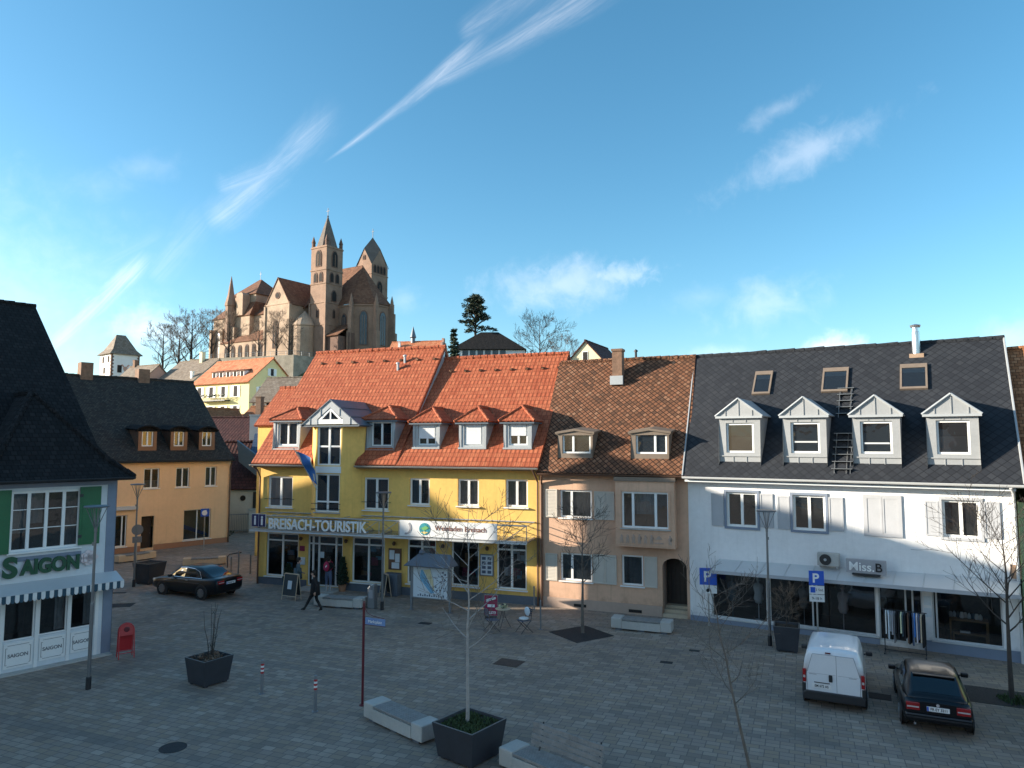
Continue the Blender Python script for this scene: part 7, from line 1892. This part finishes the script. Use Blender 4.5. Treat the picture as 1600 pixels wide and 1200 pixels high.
# ================================================================ people
def person(label, loc, deg, joints, mats, fingers=True, coat=None, hair='hair_dark', hat=False):
    """joints: name -> (x forward, y left, z); one skin grown over the whole skeleton, fingers included"""
    J = {k: Vector(v) for k, v in joints.items()}; vs, es, rad, own = [], [], [], []
    idx = {}
    def add(n, p, r, par, m):
        idx[n] = len(vs); vs.append(tuple(p)); rad.append(r)
        if m != 'skin': rad[-1] = (rad[-1][0] * 1.2, rad[-1][1] * 1.2)
        if par is not None: es.append((idx[par], idx[n]))
        own.append(m)
    sk, top, leg, sho = 'skin', 'top', 'leg', 'shoe'
    add('pelvis', J['pelvis'], (.145, .12), None, leg); add('waist', J['pelvis'].lerp(J['chest'], .45), (.14, .11), 'pelvis', top); add('chest', J['chest'], (.165, .125), 'waist', top)
    add('neck0', J['chest'].lerp(J['head'], .52), (.085, .075), 'chest', top); add('neck', J['chest'].lerp(J['head'], .66), (.055, .06), 'neck0', sk); add('chin', J['head'] + Vector((.035, 0, -.055)), (.062, .066), 'neck', sk); add('skull', J['head'] + Vector((.005, 0, .035)), (.078, .092), 'chin', sk); add('crown', J['head'] + Vector((-.005, 0, .10)), (.058, .066), 'skull', sk)
    add('nose', J['head'] + Vector((.115, 0, -.015)), (.014, .016), 'chin', sk)
    for s, S in ((1, 'l'), (-1, 'r')):
        add('ear' + S, J['head'] + Vector((-.005, s * .092, .0)), (.014, .022), 'skull', sk)
        add('sh' + S, J['chest'] + Vector((0, s * .17, .10)), (.075, .07), 'chest', top); add('ua' + S, J['sh' + S].lerp(J['el' + S], .35) if 'sh' + S in J else (J['chest'] + Vector((0, s * .2, .06))).lerp(J['el' + S], .4), (.06, .058), 'sh' + S, top)
        add('el' + S, J['el' + S], (.05, .048), 'ua' + S, top); add('wr' + S, J['wr' + S], (.036, .034), 'el' + S, top)
        d = (J['wr' + S] - J['el' + S]).normalized(); add('pm' + S, J['wr' + S] + d * .055, (.030, .020), 'wr' + S, sk)
        if fingers:
            a = Vector((1, 0, 0)); a = (a - d * a.dot(d)).normalized(); b = d.cross(a)
            for k, (off, L) in enumerate(((-.030, .062), (-.010, .075), (.010, .080), (.030, .070))):
                base = J['wr' + S] + d * .095 + a * -off; add('f%d%s' % (k, S), base, (.0095, .0095), 'pm' + S, sk); add('g%d%s' % (k, S), base + d * L * .5 + b * .008, (.0085, .0085), 'f%d%s' % (k, S), sk); add('h%d%s' % (k, S), base + d * L * .92 + b * .024, (.007, .007), 'g%d%s' % (k, S), sk)
            add('t0' + S, J['wr' + S] + d * .045 + a * .036, (.011, .011), 'pm' + S, sk); add('t1' + S, J['wr' + S] + d * .088 + a * .052, (.009, .009), 't0' + S, sk)
        add('hip' + S, J['pelvis'] + Vector((0, s * .085, -.06)), (.095, .095), 'pelvis', leg); add('th' + S, (J['pelvis'] + Vector((0, s * .09, -.05))).lerp(J['kn' + S], .45), (.082, .080), 'hip' + S, leg); add('kn' + S, J['kn' + S], (.058, .056), 'th' + S, leg)
        add('cf' + S, J['kn' + S].lerp(J['an' + S], .35), (.056, .056), 'kn' + S, leg); add('an' + S, J['an' + S], (.042, .040), 'cf' + S, sho)
        f = J['to' + S] - J['an' + S]; add('he' + S, J['an' + S] + Vector((-.2 * f.x, -.2 * f.y, -.04)), (.036, .034), 'an' + S, sho); add('to' + S, J['to' + S], (.036, .026), 'an' + S, sho)
    me = bpy.data.meshes.new('person'); me.from_pydata(vs, es, []); o = bpy.data.objects.new('person', me); COL.objects.link(o)
    md = o.modifiers.new('skin', 'SKIN'); md.use_smooth_shade = True; md.branch_smoothing = .6
    for i, sv in enumerate(me.skin_vertices[0].data): sv.radius = rad[i]; sv.use_root = (i == 0)
    o.modifiers.new('sub', 'SUBSURF').levels = 1; o.modifiers['sub'].render_levels = 1
    bpy.context.view_layer.update()
    m2 = bpy.data.meshes.new_from_object(o.evaluated_get(bpy.context.evaluated_depsgraph_get())); o.modifiers.clear(); o.data = m2; bpy.data.meshes.remove(me)
    keys = ['skin', 'top', 'leg', 'shoe']; m2.materials.clear()
    for k in keys: m2.materials.append(M[mats[k]])
    seg = [(Vector(vs[a]), Vector(vs[b]), own[b]) for a, b in es]
    for p in m2.polygons:
        c = p.center; best = None
        for a, b, m in seg:
            ab = b - a; t = max(0, min(1, (c - a).dot(ab) / max(1e-9, ab.length_squared))); d = (c - a - ab * t).length
            if best is None or d < best[0]: best = (d, m)
        p.material_index = keys.index(best[1]); p.use_smooth = True
    o.location = (loc[0], loc[1], loc[2] if len(loc) > 2 else 0); o.rotation_euler = (0, 0, radians(deg)); tag(o, label, 'person')
    h = MB(); hp = J['head']
    h._sphere(hp + Vector((-.028, 0, .055)), .098, .096, .098, 14, 9); h._sphere(hp + Vector((-.055, 0, -.01)), .062, .082, .085, 12, 7); h.build('hair', hair, o, smooth=True)
    if coat:
        zt, zb, r0, r1, m = coat; cm = MB(); n = 18; pl = J['pelvis']
        prof = [(r0, zt), (r0 * 1.04, (zt + zb) / 2), (r1, zb), (r1 * .9, zb + .01), (r0 * .8, zt - .05)]
        base = len(cm.v)
        cm.lathe(prof, (pl.x, pl.y, 0), n); cm.v = [(pl.x + (x - pl.x) * .80, y, z) for x, y, z in cm.v]; cm.build('coat_skirt', m, o, smooth=True)
    return o


walk = dict(pelvis=(0, 0, .94), chest=(.04, 0, 1.28), head=(.09, 0, 1.60), ell=(-.16, .27, 1.12), wrl=(-.10, .30, .88), elr=(.02, -.30, 1.10), wrr=(.20, -.28, .92), knl=(.22, .09, .52), anl=(.42, .09, .13), tol=(.58, .10, .12), knr=(-.04, -.09, .50), anr=(-.28, -.09, .10), tor=(-.13, -.10, .035))
person('man in black clothes striding across the paving past the concrete bench', (-8.38, 30.85), 178, walk, dict(skin='skin', top='cloth_black', leg='cloth_black', shoe='shoe_black'), coat=(1.22, .70, .225, .265, 'cloth_black'))
stand = dict(pelvis=(0, 0, .92), chest=(.02, 0, 1.25), head=(.06, 0, 1.55), ell=(-.03, .26, 1.08), wrl=(.10, .24, .88), elr=(.0, -.26, 1.08), wrr=(.18, -.20, 1.0), knl=(.02, .1, .50), anl=(-.02, .1, .09), tol=(.14, .12, .03), knr=(.03, -.1, .50), anr=(.0, -.1, .09), tor=(.16, -.12, .03))
person('person in a teal coat standing behind the chalk board', (-10.22, 34.5), 20, stand, dict(skin='skin', top='cloth_teal', leg='cloth_black', shoe='shoe_black'), coat=(1.17, .70, .225, .27, 'cloth_teal'))
st2 = dict(stand); st2.update(pelvis=(0, 0, .93), knl=(.03, .12, .5), tol=(.13, .2, .03), ell=(.03, .29, 1.12), wrl=(.2, .22, 1.2), elr=(.03, -.29, 1.12), wrr=(.2, -.2, 1.15))
person('person in dark jacket and jeans facing the tourist office door', (-8.82, 34.78), 72, st2, dict(skin='skin', top='cloth_black', leg='cloth_jeans', shoe='shoe_pale'))
BP = thing('backpack', 'magenta backpack worn by the person at the tourist office door', 'backpack', (-8.82, 34.78, 0), 72)
b = MB(); b._sphere(Vector((-.2, 0, 1.24)), .10, .155, .24, 14, 9); b.build('bag', 'cloth_magenta', BP, smooth=True)
b = MB(); b._sphere(Vector((-.275, 0, 1.15)), .05, .11, .11, 12, 7); b.build('pocket', 'cloth_magenta', BP, smooth=True)
for s in (-1, 1): MB().path([(-.13, s * .1, 1.42), (.02, s * .13, 1.47), (.14, s * .13, 1.36), (.1, s * .15, 1.12), (-.1, s * .13, 1.04)], [.018] * 5, 5).build('strap', 'cloth_magenta', BP)
MB().prism([(-.305, -.02, 1.2), (-.305, -.1, 1.28), (-.305, -.07, 1.34), (-.305, 0, 1.25)], (-.008, 0, 0)).build('emblem', 'letter_white', BP)
